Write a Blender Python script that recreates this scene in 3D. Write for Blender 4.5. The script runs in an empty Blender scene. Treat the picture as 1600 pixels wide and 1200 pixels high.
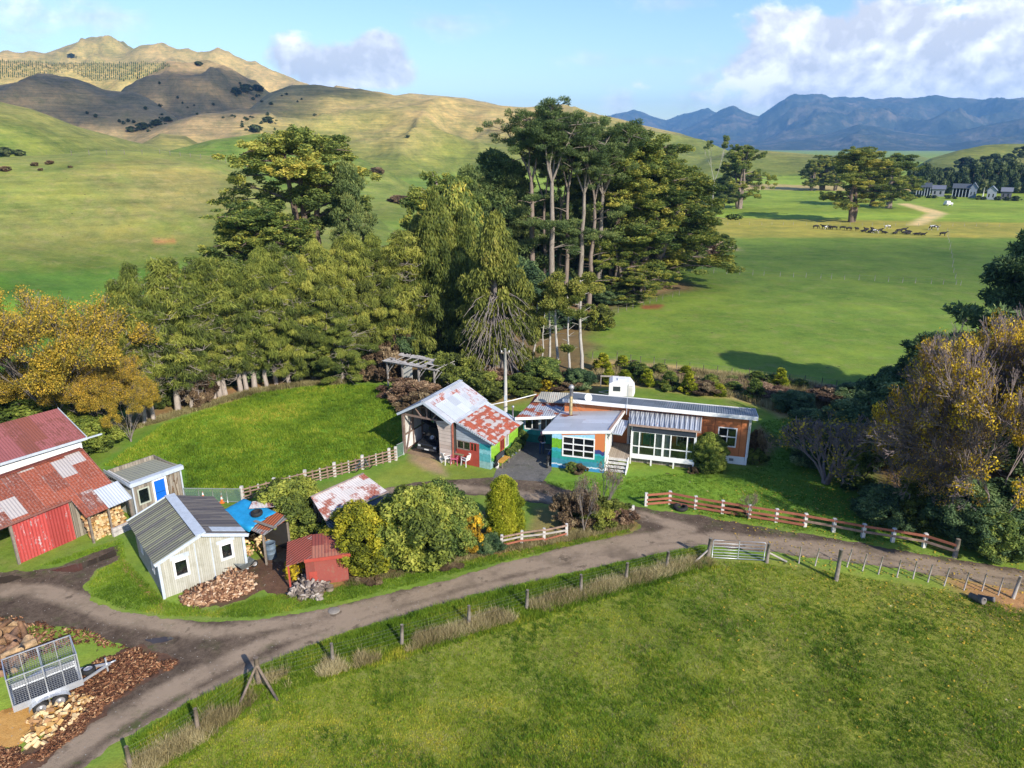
import bpy, math, random
import numpy as np
from mathutils import Vector, Matrix
R = math.radians
scene = bpy.context.scene
COL = scene.collection
F = 1110.0; PITCH = R(18.5); H = 20.0
rnd = random.Random(7)

# ---------------------------------------------------------------- survey helpers
def ray(x, y):
    a = (x-800)/F; b = (600-y)/F
    return Vector((a, math.cos(PITCH)+b*math.sin(PITCH), -math.sin(PITCH)+b*math.cos(PITCH)))
def px(x, y, z=0.0):
    d = ray(x, y); t = (z-H)/d.z
    return Vector((d.x*t, d.y*t, z))
def azel(x, y):
    d = ray(x, y)
    return math.atan2(d.x, d.y), d.z/math.hypot(d.x, d.y)

# ---------------------------------------------------------------- materials
MATS = {}
def nt(m):
    m.use_nodes = True; t = m.node_tree; t.nodes.clear(); return t
class NB:
    """small node-building helper"""
    def __init__(s, tree): s.t = tree
    def n(s, typ, **kw):
        nd = s.t.nodes.new(typ)
        for k, v in kw.items():
            if k.startswith('_'): setattr(nd, k[1:], v)
        return nd
    def l(s, a, b): s.t.links.new(a, b)
    def val(s, sock, v):
        if hasattr(v, 'is_output') or isinstance(v, bpy.types.NodeSocket): s.l(v, sock)
        else: sock.default_value = v
    def math(s, op, a, b=None, c=None, clamp=False):
        nd = s.t.nodes.new('ShaderNodeMath'); nd.operation = op; nd.use_clamp = clamp
        s.val(nd.inputs[0], a)
        if b is not None: s.val(nd.inputs[1], b)
        if c is not None: s.val(nd.inputs[2], c)
        return nd.outputs[0]
    def vmath(s, op, a, b=None):
        nd = s.t.nodes.new('ShaderNodeVectorMath'); nd.operation = op
        s.val(nd.inputs[0], a)
        if b is not None: s.val(nd.inputs[1], b)
        return nd.outputs[0]
    def noise(s, vec, scale, detail=4, rough=.55, dist=0.0, out=0):
        nd = s.t.nodes.new('ShaderNodeTexNoise'); s.l(vec, nd.inputs['Vector'])
        nd.inputs['Scale'].default_value = scale; nd.inputs['Detail'].default_value = detail
        nd.inputs['Roughness'].default_value = rough; nd.inputs['Distortion'].default_value = dist
        return nd.outputs[out]
    def ramp(s, fac, stops, interp='LINEAR'):
        nd = s.t.nodes.new('ShaderNodeValToRGB'); nd.color_ramp.interpolation = interp
        el = nd.color_ramp.elements
        while len(el) < len(stops): el.new(0.5)
        for e, (p, c) in zip(el, stops):
            e.position = p; e.color = (c[0], c[1], c[2], 1) if not isinstance(c, (int, float)) else (c, c, c, 1)
        s.l(fac, nd.inputs[0]); return nd.outputs[0]
    def mix(s, fac, a, b, mode='MIX'):
        nd = s.t.nodes.new('ShaderNodeMix'); nd.data_type = 'RGBA'; nd.blend_type = mode
        s.val(nd.inputs[0], fac)
        for i, v in ((6, a), (7, b)):
            if isinstance(v, (tuple, list)): nd.inputs[i].default_value = (v[0], v[1], v[2], 1)
            else: s.l(v, nd.inputs[i])
        return nd.outputs[2]
    def mapr(s, v, a, b, c=0., d=1., smooth=False):
        nd = s.t.nodes.new('ShaderNodeMapRange'); nd.clamp = True
        if smooth: nd.interpolation_type = 'SMOOTHSTEP'
        s.val(nd.inputs[0], v); nd.inputs[1].default_value = a; nd.inputs[2].default_value = b
        nd.inputs[3].default_value = c; nd.inputs[4].default_value = d
        return nd.outputs[0]
    def scalev(s, vec, sc, loc=(0, 0, 0)):
        nd = s.t.nodes.new('ShaderNodeMapping'); s.l(vec, nd.inputs[0])
        nd.inputs['Scale'].default_value = sc; nd.inputs['Location'].default_value = loc
        return nd.outputs[0]
    def coord(s, which='Object'):
        return s.t.nodes.new('ShaderNodeTexCoord').outputs[which]
    def pos(s): return s.t.nodes.new('ShaderNodeNewGeometry').outputs['Position']
    def attr(s, name, out=0):
        nd = s.t.nodes.new('ShaderNodeAttribute'); nd.attribute_name = name; return nd.outputs[out]
    def sep(s, v):
        nd = s.t.nodes.new('ShaderNodeSeparateXYZ'); s.l(v, nd.inputs[0]); return nd.outputs
    def comb(s, x, y, z):
        nd = s.t.nodes.new('ShaderNodeCombineXYZ')
        for i, v in enumerate((x, y, z)): s.val(nd.inputs[i], v)
        return nd.outputs[0]
    def bump(s, h, strength=.5, dist=.05):
        nd = s.t.nodes.new('ShaderNodeBump'); s.l(h, nd.inputs['Height'])
        nd.inputs['Strength'].default_value = strength; nd.inputs['Distance'].default_value = dist
        return nd.outputs[0]
    def out(s, col, rough=.8, metal=0., bump=None, spec=.3, **kw):
        p = s.t.nodes.new('ShaderNodeBsdfPrincipled'); o = s.t.nodes.new('ShaderNodeOutputMaterial')
        if isinstance(col, (tuple, list)): p.inputs['Base Color'].default_value = (*col[:3], 1)
        else: s.l(col, p.inputs['Base Color'])
        s.val(p.inputs['Roughness'], rough); s.val(p.inputs['Metallic'], metal)
        p.inputs['Specular IOR Level'].default_value = spec
        if bump is not None: s.l(bump, p.inputs['Normal'])
        s.l(p.outputs[0], o.inputs[0]); return p
def newmat(name):
    m = bpy.data.materials.new(name); t = nt(m); MATS[name] = m
    return m, NB(t)
def plain(name, c, rough=.6, metal=0., var=.15, scale=3., spec=.3, grime=0., coord='Object'):
    """a paint or material with mottling and a little dirt"""
    m, b = newmat(name); co = b.coord(coord)
    n1 = b.noise(co, scale, 5, .6); n2 = b.noise(co, scale*7, 3, .6)
    f = b.math('ADD', b.math('MULTIPLY', n1, .6), b.math('MULTIPLY', n2, .4))
    lo = tuple(max(0, x*(1-var*1.6)) for x in c); hi = tuple(min(1, x*(1+var)) for x in c)
    col = b.ramp(f, [(.3, lo), (.7, hi)])
    if grime:
        g = b.mapr(b.noise(b.scalev(co, (1, 1, .35)), scale*1.7, 6, .65), .5, .72)
        col = b.mix(b.math('MULTIPLY', g, grime), col, (.09, .075, .05))
    b.out(col, rough, metal, b.bump(n2, .25, .01), spec)
    return m
def boards(name, c1, c2, pitch=.15, vertical=True, rough=.85, var=.5, grime=.35, gc=(.10, .08, .06)):
    """weathered boards or sheeting running up the wall, from the wall's own UVs"""
    m, b = newmat(name); uv = b.coord('UV'); s = b.sep(uv)
    a = s[0] if vertical else s[1]; o = s[1] if vertical else s[0]
    k = b.math('FLOOR', b.math('DIVIDE', a, pitch))
    w = b.n('ShaderNodeTexWhiteNoise', _noise_dimensions='1D'); b.l(k, w.inputs['W'])
    st = b.noise(b.comb(b.math('MULTIPLY', a, 9.), b.math('MULTIPLY', o, .9), 0.), 1.0, 5, .65)
    f = b.math('ADD', b.math('MULTIPLY', w.outputs[0], var), b.math('MULTIPLY', st, 1-var))
    col = b.ramp(f, [(.2, c1), (.75, c2)])
    g = b.mapr(b.noise(uv, 1.3, 6, .7), .48, .7)
    col = b.mix(b.math('MULTIPLY', g, grime), col, gc)
    fr = b.math('FRACT', b.math('DIVIDE', a, pitch))
    gap = b.math('LESS_THAN', b.math('ABSOLUTE', b.math('SUBTRACT', fr, .5)), .46)
    col = b.mix(gap, tuple(x*.45 for x in c1), col)
    b.out(col, rough, 0., b.bump(b.math('ADD', gap, b.math('MULTIPLY', st, .3)), .6, .01), .2)
    return m
def iron(name, base, rust=(.30, .085, .035), amount=.5, sheet=(.75, 2.4), pitch=.15, metal=.3, rough=.5, paint=None, streak=.5, band=0., rust2=(.17, .05, .03), pale=.0, sw=.42):
    """corrugated iron, sheet by sheet: bare, painted or rusted"""
    m, b = newmat(name); uv = b.coord('UV'); s = b.sep(uv); u, v = s[0], s[1]
    cu = b.math('FLOOR', b.math('DIVIDE', u, sheet[0])); cv = b.math('FLOOR', b.math('DIVIDE', b.math('ADD', v, b.math('MULTIPLY', cu, .63)), sheet[1]))
    w = b.n('ShaderNodeTexWhiteNoise', _noise_dimensions='2D'); b.l(b.comb(cu, cv, 0.), w.inputs['Vector'])
    st = b.noise(b.comb(b.math('MULTIPLY', u, 5.), b.math('MULTIPLY', v, .9), 0.), 1.0, 6, .7)
    bl = b.noise(uv, 1.1, 6, .65); fine = b.noise(uv, 9., 4, .7)
    f = b.math('ADD', b.math('MULTIPLY', w.outputs[0], sw), b.math('ADD', b.math('MULTIPLY', st, streak), b.math('MULTIPLY', bl, .75-streak)))
    f = b.math('ADD', b.math('ADD', f, (.42-sw)*.5), b.math('MULTIPLY', b.math('SUBTRACT', fine, .5), .35))
    if band:
        wv = b.math('SINE', b.math('MULTIPLY', v, 2*math.pi/band)); wu = b.math('SINE', b.math('MULTIPLY', u, 2*math.pi/.6))
        f = b.math('ADD', f, b.math('ADD', b.math('MULTIPLY', wv, .10), b.math('MULTIPLY', wu, .05)))
    thr = .86-amount*.62
    msk = b.mapr(f, thr-.03, thr+.05)
    var = b.ramp(b.math('ADD', b.math('MULTIPLY', w.outputs[0], .5), b.math('MULTIPLY', bl, .5)), [(.25, tuple(x*.78 for x in base)), (.75, tuple(min(.95, x*1.12) for x in base))])
    rc = b.ramp(b.math('ADD', b.math('MULTIPLY', st, .5), b.math('MULTIPLY', w.outputs[0], .5)), [(.25, rust2), (.7, rust)])
    if pale: rc = b.mix(b.math('MULTIPLY', b.mapr(fine, .5, .7), pale), rc, tuple(min(.9, x*1.1) for x in base))
    col = b.mix(msk, var, rc)
    wave = b.math('SINE', b.math('MULTIPLY', u, 2*math.pi/pitch))
    seam = b.math('LESS_THAN', b.math('FRACT', b.math('DIVIDE', u, sheet[0])), .035)
    col = b.mix(b.math('MULTIPLY', seam, .35), col, tuple(x*.4 for x in base))
    rg = b.mapr(msk, 0, 1, rough, .9); mt = b.mapr(msk, 0, 1, metal, 0.)
    b.out(col, rg, mt, b.bump(b.math('ADD', wave, b.math('MULTIPLY', fine, .4)), .5, .03), .4)
    return m
def glassmat(name, tint=(.55, .62, .66), clear=.75):
    m, b = newmat(name)
    tr = b.n('ShaderNodeBsdfTransparent'); tr.inputs[0].default_value = (*tint, 1)
    gl = b.n('ShaderNodeBsdfGlossy'); gl.inputs['Roughness'].default_value = .03; gl.inputs[0].default_value = (.9, .93, .95, 1)
    fr = b.n('ShaderNodeFresnel'); fr.inputs[0].default_value = 1.6
    f = b.math('ADD', b.math('MULTIPLY', fr.outputs[0], .8), .06)
    mx = b.n('ShaderNodeMixShader'); b.l(f, mx.inputs[0]); b.l(tr.outputs[0], mx.inputs[1]); b.l(gl.outputs[0], mx.inputs[2])
    df = b.n('ShaderNodeBsdfDiffuse'); df.inputs[0].default_value = (.02, .025, .03, 1)
    m2 = b.n('ShaderNodeMixShader'); m2.inputs[0].default_value = 1-clear
    b.l(mx.outputs[0], m2.inputs[1]); b.l(df.outputs[0], m2.inputs[2])
    o = b.n('ShaderNodeOutputMaterial'); b.l(m2.outputs[0], o.inputs[0])
    return m

# ---------------------------------------------------------------- objects and meshes
def tag(o, label=None, cat=None, group=None, kind=None):
    if label: o['label'] = label
    if cat: o['category'] = cat
    if group: o['group'] = group
    if kind: o['kind'] = kind
    return o
def thing(name, label, cat, loc=(0, 0, 0), rz=0., group=None):
    o = bpy.data.objects.new(name, None); COL.objects.link(o)
    o.location = loc; o.rotation_euler = (0, 0, rz); o.empty_display_size = .3
    return tag(o, label, cat, group)
def link(name, me, mat=None, parent=None):
    o = bpy.data.objects.new(name, me); COL.objects.link(o)
    if mat is not None and not me.materials: me.materials.append(mat)
    if parent is not None: o.parent = parent
    return o
def copy_tree(o, parent=None):
    c = o.copy(); COL.objects.link(c)
    if parent is not None: c.parent = parent; c.matrix_parent_inverse.identity()
    for ch in [x for x in KIDS.get(o, [])] if False else list(o.children): copy_tree(ch, c)
    return c
KIDS = {}
class MB:
    def __init__(s): s.v = []; s.f = []; s.sm = []
    def add(s, vs, fs, smooth=False):
        k = len(s.v); s.v += [tuple(p) for p in vs]
        s.f += [tuple(i+k for i in f) for f in fs]; s.sm += [smooth]*len(fs); return s
    def hexa(s, b, t):
        return s.add(list(b)+list(t), [(3, 2, 1, 0), (4, 5, 6, 7), (0, 1, 5, 4), (1, 2, 6, 5), (2, 3, 7, 6), (3, 0, 4, 7)])
    def box(s, x0, x1, y0, y1, z0, z1):
        return s.hexa([(x0, y0, z0), (x1, y0, z0), (x1, y1, z0), (x0, y1, z0)], [(x0, y0, z1), (x1, y0, z1), (x1, y1, z1), (x0, y1, z1)])
    def rbox(s, c, size, rot):
        """box of a size, centred, turned by a Matrix"""
        hx, hy, hz = size[0]/2, size[1]/2, size[2]/2; c = Vector(c)
        P = [c+rot @ Vector(p) for p in ((-hx, -hy, -hz), (hx, -hy, -hz), (hx, hy, -hz), (-hx, hy, -hz), (-hx, -hy, hz), (hx, -hy, hz), (hx, hy, hz), (-hx, hy, hz))]
        return s.hexa(P[:4], P[4:])
    def slab(s, q, t):
        """sheet through four corners (counter-clockwise from above), t thick below"""
        q = [Vector(p) for p in q]; n = (q[1]-q[0]).cross(q[3]-q[0]).normalized()
        if n.z < 0: q = [q[0], q[3], q[2], q[1]]; n = -n
        return s.hexa([p-n*t for p in q], q)
    def bar(s, a, b, w, h=None, up=(0, 0, 1)):
        a = Vector(a); b = Vector(b); h = h or w; d = (b-a).normalized(); up = Vector(up)
        if abs(d.dot(up)) > .98: up = Vector((1, 0, 0))
        x = d.cross(up).normalized()*w/2; y = x.cross(d).normalized()*h/2
        return s.hexa([a-x-y, a+x-y, a+x+y, a-x+y][::-1], [b-x-y, b+x-y, b+x+y, b-x+y][::-1])
    def prism(s, poly, z0, z1):
        n = len(poly); vs = [(p[0], p[1], z0) for p in poly]+[(p[0], p[1], z1) for p in poly]
        return s.add(vs, [tuple(range(n))[::-1], tuple(range(n, 2*n))]+[(i, (i+1) % n, (i+1) % n+n, i+n) for i in range(n)])
    def ext(s, poly, d):
        """extrude a 3-D polygon along d"""
        n = len(poly); P = [Vector(p) for p in poly]; d = Vector(d)
        return s.add(P+[p+d for p in P], [tuple(range(n))[::-1], tuple(range(n, 2*n))]+[(i, (i+1) % n, (i+1) % n+n, i+n) for i in range(n)])
    def tube(s, pts, rad, n=8, cap=True, smooth=True):
        pts = [Vector(p) for p in pts]; m = len(pts)
        if isinstance(rad, (int, float)): rad = [rad]*m
        vs = []; fs = []; ref = None
        for i, p in enumerate(pts):
            d = (pts[min(i+1, m-1)]-pts[max(i-1, 0)]).normalized()
            if ref is None: ref = Vector((0, 0, 1)) if abs(d.z) < .9 else Vector((1, 0, 0))
            x = d.cross(ref).normalized(); y = d.cross(x); ref = -y if False else ref
            for k in range(n):
                a = 2*math.pi*k/n; vs.append(p+(x*math.cos(a)+y*math.sin(a))*rad[i])
        for i in range(m-1):
            for k in range(n): fs.append((i*n+k, i*n+(k+1) % n, (i+1)*n+(k+1) % n, (i+1)*n+k))
        s.add(vs, fs, smooth)
        if cap: s.add([], []); k0 = len(s.v)-m*n; s.f += [tuple(k0+k for k in range(n)), tuple(k0+(m-1)*n+k for k in range(n))[::-1]]; s.sm += [False]*2
        return s
    def lathe(s, prof, n=16, c=(0, 0, 0), axis=None):
        M = axis or Matrix.Identity(3); c = Vector(c); vs = []; fs = []
        for r, z in prof:
            for k in range(n): a = 2*math.pi*k/n; vs.append(c+M @ Vector((r*math.cos(a), r*math.sin(a), z)))
        for i in range(len(prof)-1):
            for k in range(n): fs.append((i*n+k, i*n+(k+1) % n, (i+1)*n+(k+1) % n, (i+1)*n+k))
        return s.add(vs, fs, True)
    def wall(s, p0, p1, t, z0, h0, h1, holes=()):
        """wall p0->p1 (outside on the right-hand side), t thick inwards, sloped top h0->h1, rectangular holes (u0,u1,z0,z1)"""
        p0 = Vector((p0[0], p0[1], 0)); p1 = Vector((p1[0], p1[1], 0)); L = (p1-p0).length; d = (p1-p0)/L; n = Vector((-d.y, d.x, 0))*t
        us = sorted({0, L, *[h[0] for h in holes], *[h[1] for h in holes]}); zs = sorted({z0, *[h[2] for h in holes], *[h[3] for h in holes]})
        top = lambda u: h0+(h1-h0)*u/L
        for i in range(len(us)-1):
            a, b = us[i], us[i+1]
            for j in range(len(zs)):
                lo = zs[j]; um = (a+b)/2; hi = zs[j+1] if j+1 < len(zs) else None
                mz = lo+.001 if hi is None else (lo+hi)/2
                if any(h[0] < um < h[1] and h[2] < mz < h[3] for h in holes): continue
                ta = hi if hi is not None else top(a); tb = hi if hi is not None else top(b)
                A = p0+d*a; B = p0+d*b; Z = Vector((0, 0, 1))
                s.hexa([A+Z*lo, B+Z*lo, B+n+Z*lo, A+n+Z*lo], [A+Z*ta, B+Z*tb, B+n+Z*tb, A+n+Z*ta])
        return s
    def build(s, name, mat, parent=None, bevel=0.):
        me = bpy.data.meshes.new(name); me.from_pydata(s.v, [], s.f); me.update()
        uvl = me.uv_layers.new(name='UVMap'); uv = np.zeros((len(me.loops), 2)); V = s.v
        for p in me.polygons:
            n = p.normal
            if abs(n.z) > .995: ux = Vector((1, 0, 0)); vx = Vector((0, 1, 0))
            else: ux = Vector((0, 0, 1)).cross(n).normalized(); vx = n.cross(ux)
            for li in p.loop_indices:
                q = Vector(V[me.loops[li].vertex_index]); uv[li] = (q.dot(ux), q.dot(vx))
        uvl.data.foreach_set('uv', uv.ravel())
        me.polygons.foreach_set('use_smooth', s.sm)
        me.materials.append(mat)
        o = link(name, me, None, parent)
        if bevel:
            md = o.modifiers.new('edge', 'BEVEL'); md.width = bevel; md.segments = 2; md.limit_method = 'ANGLE'
        return o
def npmesh(name, V, Fq, mat, attrs=None, smooth=False, tri=False):
    """mesh from numpy arrays of vertices and quads (or triangles)"""
    me = bpy.data.meshes.new(name); k = 3 if tri else 4; V = np.asarray(V, np.float32); Fq = np.asarray(Fq, np.int32)
    me.vertices.add(len(V)); me.vertices.foreach_set('co', V.ravel())
    me.loops.add(len(Fq)*k); me.loops.foreach_set('vertex_index', Fq.ravel())
    me.polygons.add(len(Fq)); me.polygons.foreach_set('loop_start', np.arange(len(Fq), dtype=np.int32)*k)
    if smooth: me.polygons.foreach_set('use_smooth', np.ones(len(Fq), bool))
    for nme, (typ, arr) in (attrs or {}).items():
        a = me.attributes.new(nme, typ, 'POINT')
        arr = np.asarray(arr, np.float32)
        if typ == 'FLOAT_COLOR':
            if arr.shape[1] == 3: arr = np.concatenate([arr, np.ones((len(arr), 1), np.float32)], 1)
            a.data.foreach_set('color', arr.ravel())
        else: a.data.foreach_set('value', arr.ravel())
    me.update(calc_edges=True); me.validate()
    if mat: me.materials.append(mat)
    return me
def hash2(ix, iy, seed):
    h = (ix.astype(np.int64)*374761393+iy.astype(np.int64)*668265263+seed*974634777) & 0xffffffff
    h = ((h ^ (h >> 13))*1274126177) & 0xffffffff
    return ((h ^ (h >> 16)) & 0xffff)/65535.0
def vnoise(x, y, seed=0):
    x0 = np.floor(x); y0 = np.floor(y); fx = x-x0; fy = y-y0
    fx = fx*fx*fx*(fx*(fx*6-15)+10); fy = fy*fy*fy*(fy*(fy*6-15)+10)
    a = hash2(x0, y0, seed); b = hash2(x0+1, y0, seed); c = hash2(x0, y0+1, seed); d = hash2(x0+1, y0+1, seed)
    return (a*(1-fx)+b*fx)*(1-fy)+(c*(1-fx)+d*fx)*fy
def fbm(x, y, oct=4, seed=0, gain=.5):
    s = 0; a = 1; t = 0
    for i in range(oct): s = s+a*vnoise(x*2**i+17.3*i, y*2**i-9.1*i, seed+i); t += a; a *= gain
    return s/t
def ridged(x, y, oct=4, seed=0, gain=.5):
    s = 0; a = 1; t = 0
    for i in range(oct): s = s+a*(1-np.abs(2*vnoise(x*2**i+7.7*i, y*2**i+3.1*i, seed+i)-1)); t += a; a *= gain
    return s/t
def sdist(X, Y, poly):
    """signed distance in metres to a polygon, negative inside"""
    P = np.array([(p[0], p[1]) for p in poly], float); n = len(P)
    best = np.full(X.shape, 1e18); ins = np.zeros(X.shape, bool)
    for i in range(n):
        a = P[i]; b = P[(i+1) % n]; e = b-a
        wx = X-a[0]; wy = Y-a[1]; t = np.clip((wx*e[0]+wy*e[1])/max(e@e, 1e-9), 0, 1)
        best = np.minimum(best, (wx-e[0]*t)**2+(wy-e[1]*t)**2)
        c = ((a[1] <= Y) & (b[1] > Y)) | ((b[1] <= Y) & (a[1] > Y))
        with np.errstate(divide='ignore', invalid='ignore'): xi = a[0]+(Y-a[1])/(b[1]-a[1])*e[0]
        ins ^= c & (X < xi)
    d = np.sqrt(best); return np.where(ins, -d, d)
def pdist(X, Y, line):
    """distance to a polyline and the parameter along it"""
    P = np.array([(p[0], p[1]) for p in line], float); best = np.full(X.shape, 1e18)
    for i in range(len(P)-1):
        a, b = P[i], P[i+1]; e = b-a; wx = X-a[0]; wy = Y-a[1]; t = np.clip((wx*e[0]+wy*e[1])/max(e@e, 1e-9), 0, 1)
        best = np.minimum(best, (wx-e[0]*t)**2+(wy-e[1]*t)**2)
    return np.sqrt(best)
def sstep(a, b, x):
    t = np.clip((x-a)/(b-a), 0, 1); return t*t*(3-2*t)
# ================================================================ terrain
HORIZON_R = 9000.
def layer(pts, wf, wb, noise=0., nsc=90., seed=1, pw=1.25):
    a = []; z = []; r = []
    for x, y, rr in pts:
        az, el = azel(x, y); a.append(az); z.append(max(0., H+rr*el)); r.append(rr)
    if pts[0][0] > -100: a.insert(0, a[0]-.05); z.insert(0, 0.); r.insert(0, r[0])
    if pts[-1][0] < 1650: a.append(a[-1]+.05); z.append(0.); r.append(r[-1])
    return dict(a=np.array(a), z=np.array(z), r=np.array(r), wf=wf, wb=wb, noise=noise, nsc=nsc, seed=seed, pw=pw)
HILLS = [
 # near green-gold hill on the left
 layer([(-900,330,150),(-300,262,190),(0,246,196),(100,240,200),(150,235,202),(250,236,206),(330,244,206),(390,268,200),(450,305,190),(560,345,175),(640,372,165),(700,430,150)], 100, 60, .05, 60, 3, 1.1),
 # plateau and its shadowed right flank
 layer([(60,330,300),(150,241,320),(260,237,330),(330,219,335),(400,210,335),(460,213,330),(540,238,315),(610,270,300),(655,300,290),(700,345,270),(760,420,250)], 150, 90, .06, 70, 5),
 # sunlit spur from the left edge
 layer([(-900,60,430),(-200,105,430),(0,160,430),(50,171,432),(120,197,438),(200,219,445),(270,236,450),(330,250,450),(380,300,450)], 170, 150, .05, 80, 8),
 layer([(190,250,500),(222,225,500),(250,208,505),(290,212,505),(330,236,500),(360,260,500)], 120, 80, .03, 80, 9),
 # brown folded hills behind
 layer([(160,250,640),(225,212,650),(300,185,655),(375,170,660),(425,180,660),(445,197,660),(500,240,650)], 180, 110, .10, 90, 11),
 layer([(-600,110,800),(-100,122,800),(0,132,800),(60,120,800),(110,127,790),(165,147,780),(215,152,780),(270,185,760),(340,240,720)], 300, 170, .14, 110, 12),
 layer([(150,190,950),(210,140,970),(265,103,980),(330,110,975),(400,131,960),(440,160,930),(480,210,900)], 300, 130, .13, 120, 13),
 # broad golden hill in the middle
 layer([(330,235,700),(380,178,760),(420,146,790),(455,134,800),(500,132,800),(560,138,800),(640,150,800),(720,163,800),(800,168,800),(870,168,810),(925,176,820),(960,183,830),(1000,194,840),(1060,208,840),(1100,222,830),(1150,240,800),(1200,256,760),(1240,285,700)], 420, 220, .10, 130, 17),
 layer([(460,180,1500),(525,133,1500),(560,139,1500),(615,150,1500),(640,146,1500),(700,151,1500),(760,159,1500),(800,170,1500),(870,200,1500)], 300, 300, .08, 160, 19),
 # slope with the young plantation, and the peaks
 layer([(-600,88,1300),(-100,90,1300),(0,95,1300),(80,98,1300),(150,98,1300),(230,98,1290),(265,102,1280),(300,125,1250),(340,170,1200)], 380, 120, .07, 150, 21),
 layer([(-900,90,2200),(-100,78,2200),(0,81,2200),(30,86,2200),(70,84,2200),(110,68,2200),(130,60,2200),(143,54.5,2200),(158,54.5,2200),(175,62,2200),(195,74,2200),(230,90,2200),(280,120,2200),(340,170,2200)], 650, 400, .14, 210, 23),
 layer([(150,130,2000),(218,79,2000),(245,73,2000),(300,80,2000),(340,85,2000),(370,90,2000),(400,104,1980),(440,122,1950),(470,131,1900),(500,142,1900),(560,180,1900)], 600, 400, .14, 190, 25),
 # low green and gold hills at the right end of the valley
 layer([(1060,290,560),(1110,248,600),(1150,234,620),(1180,235,630),(1240,239,630),(1285,243,620),(1325,258,600),(1350,285,580)], 170, 100, .05, 90, 27),
 layer([(1240,270,1300),(1300,243,1300),(1340,241,1300),(1380,246,1300),(1430,242,1250),(1460,250,1200),(1500,280,1200)], 300, 200, .08, 130, 29),
 layer([(1370,292,640),(1420,268,680),(1455,247,720),(1500,234,740),(1540,226,750),(1570,224,750),(1600,224,750),(1700,212,750),(2300,190,750),(3000,240,750)], 230, 200, .10, 90, 31),
 layer([(1440,285,520),(1490,268,540),(1540,256,550),(1600,246,560),(1700,236,560),(2300,230,560),(3000,260,560)], 110, 90, .06, 70, 33),
 # the spur running behind the pines to the right
 layer([(1000,300,430),(1050,268,450),(1100,270,460),(1160,285,440),(1200,295,420)], 70, 60, .03, 60, 35),
]
def hill_height(az, rr, X, Y, only=None):
    P = 7.; acc = np.zeros_like(rr)
    for L in (HILLS if only is None else [HILLS[i] for i in only]):
        zc = np.interp(az, L['a'], L['z']); rc = np.interp(az, L['a'], L['r'])
        fade = sstep(R(-100), R(-60), az)*(1-sstep(R(60), R(90), az)); zc = zc*fade
        t = np.clip((rr-(rc-L['wf']))/L['wf'], 0, 1); tb = np.clip((rr-rc)/L['wb'], 0, 1)
        f = (0.5-0.5*np.cos(np.pi*t))**L['pw']
        fb = 0.5+0.5*np.cos(np.pi*tb)
        nz = (ridged(X/L['nsc'], Y/L['nsc'], 4, L['seed'])-.62)*1.6+(fbm(X/L['nsc']*.6+9, Y/L['nsc']*.6, 3, L['seed']+50)-.5)
        m = np.sin(np.pi*np.clip(t, 0, 1))
        gl = ridged(X/(L['nsc']*.33)+.25*nz, Y/(L['nsc']*.33), 3, L['seed']+90)-.6
        z = zc*(f*fb)*(1+L['noise']*nz*0.35)+zc*L['noise']*(nz*m*3.0+gl*m*.8)
        acc = acc+np.maximum(z, 0.)**P
    return acc**(1/P)
AZS = np.concatenate([np.arange(-180, -46, 2.), np.arange(-46, 46, .115), np.arange(46, 180.01, 2.)])*math.pi/180
AZS = AZS[:-1] if abs(AZS[-1]-math.pi) < 1e-6 else AZS
RS = 7.*(HORIZON_R/7.)**(np.arange(600)/599.)
A, RR = np.meshgrid(AZS, RS); GX = RR*np.sin(A); GY = RR*np.cos(A)
GZ = hill_height(A, RR, GX, GY)
def ground_z(x, y):
    x = np.asarray(x, float); y = np.asarray(y, float)
    return hill_height(np.arctan2(x, y), np.hypot(x, y), x, y)
def P2(*pts): return [tuple(px(x, y)[:2]) for x, y in pts]

# ---- what grows where: a tint and how much straw is in the sward
tint = np.empty(GX.shape+(3,)); dry = np.empty(GX.shape); wob = (fbm(GX/3., GY/3., 3, 77)-.5)
tint[:] = (.073, .122, .020); dry[:] = .42
def paint(poly, col, d=None, feather=1., wobble=1., amount=1.):
    near = (GX > min(p[0] for p in poly)-feather*3) & (GX < max(p[0] for p in poly)+feather*3) & (GY > min(p[1] for p in poly)-feather*3) & (GY < max(p[1] for p in poly)+feather*3)
    if not near.any(): return
    s = sdist(GX[near], GY[near], poly)+wob[near]*wobble*2
    m = (1-sstep(-feather, feather, s))*amount
    tint[near] = tint[near]*(1-m[:, None])+np.array(col)*m[:, None]
    if d is not None: dry[near] = dry[near]*(1-m)+d*m
# hills: golden tussock above, greener low down
big = fbm(GX/140., GY/140., 4, 5); mid = fbm(GX/35., GY/35., 4, 6)
gold = sstep(6, 52, GZ+34*(big-.5)+14*(mid-.5))*sstep(330, 520, RR)
gold = np.clip(gold*(.75+.9*(big-.45)+.5*(mid-.5)), 0, 1)
hillg = np.array((.095, .125, .028)); gc = np.array((.250, .206, .100))
hm = sstep(.5, 4., GZ)[..., None]
tint = tint*(1-hm)+hm*(hillg*(1-gold[..., None])+gc*gold[..., None])
dry = dry*(1-hm[..., 0])+hm[..., 0]*.45
near_hill = sstep(2., 8., GZ+8*(mid-.5))*(RR < 270)*sstep(R(2), R(-8), A)
tint = tint*(1-.7*near_hill[..., None])+np.array((.140, .172, .050))*.7*near_hill[..., None]; dry = np.maximum(dry, near_hill*.6)
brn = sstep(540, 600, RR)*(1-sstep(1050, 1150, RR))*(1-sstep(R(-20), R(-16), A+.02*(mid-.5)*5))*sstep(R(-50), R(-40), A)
tint = tint*(1-.8*brn[..., None])+np.array((.200, .158, .098))*.8*brn[..., None]
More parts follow.
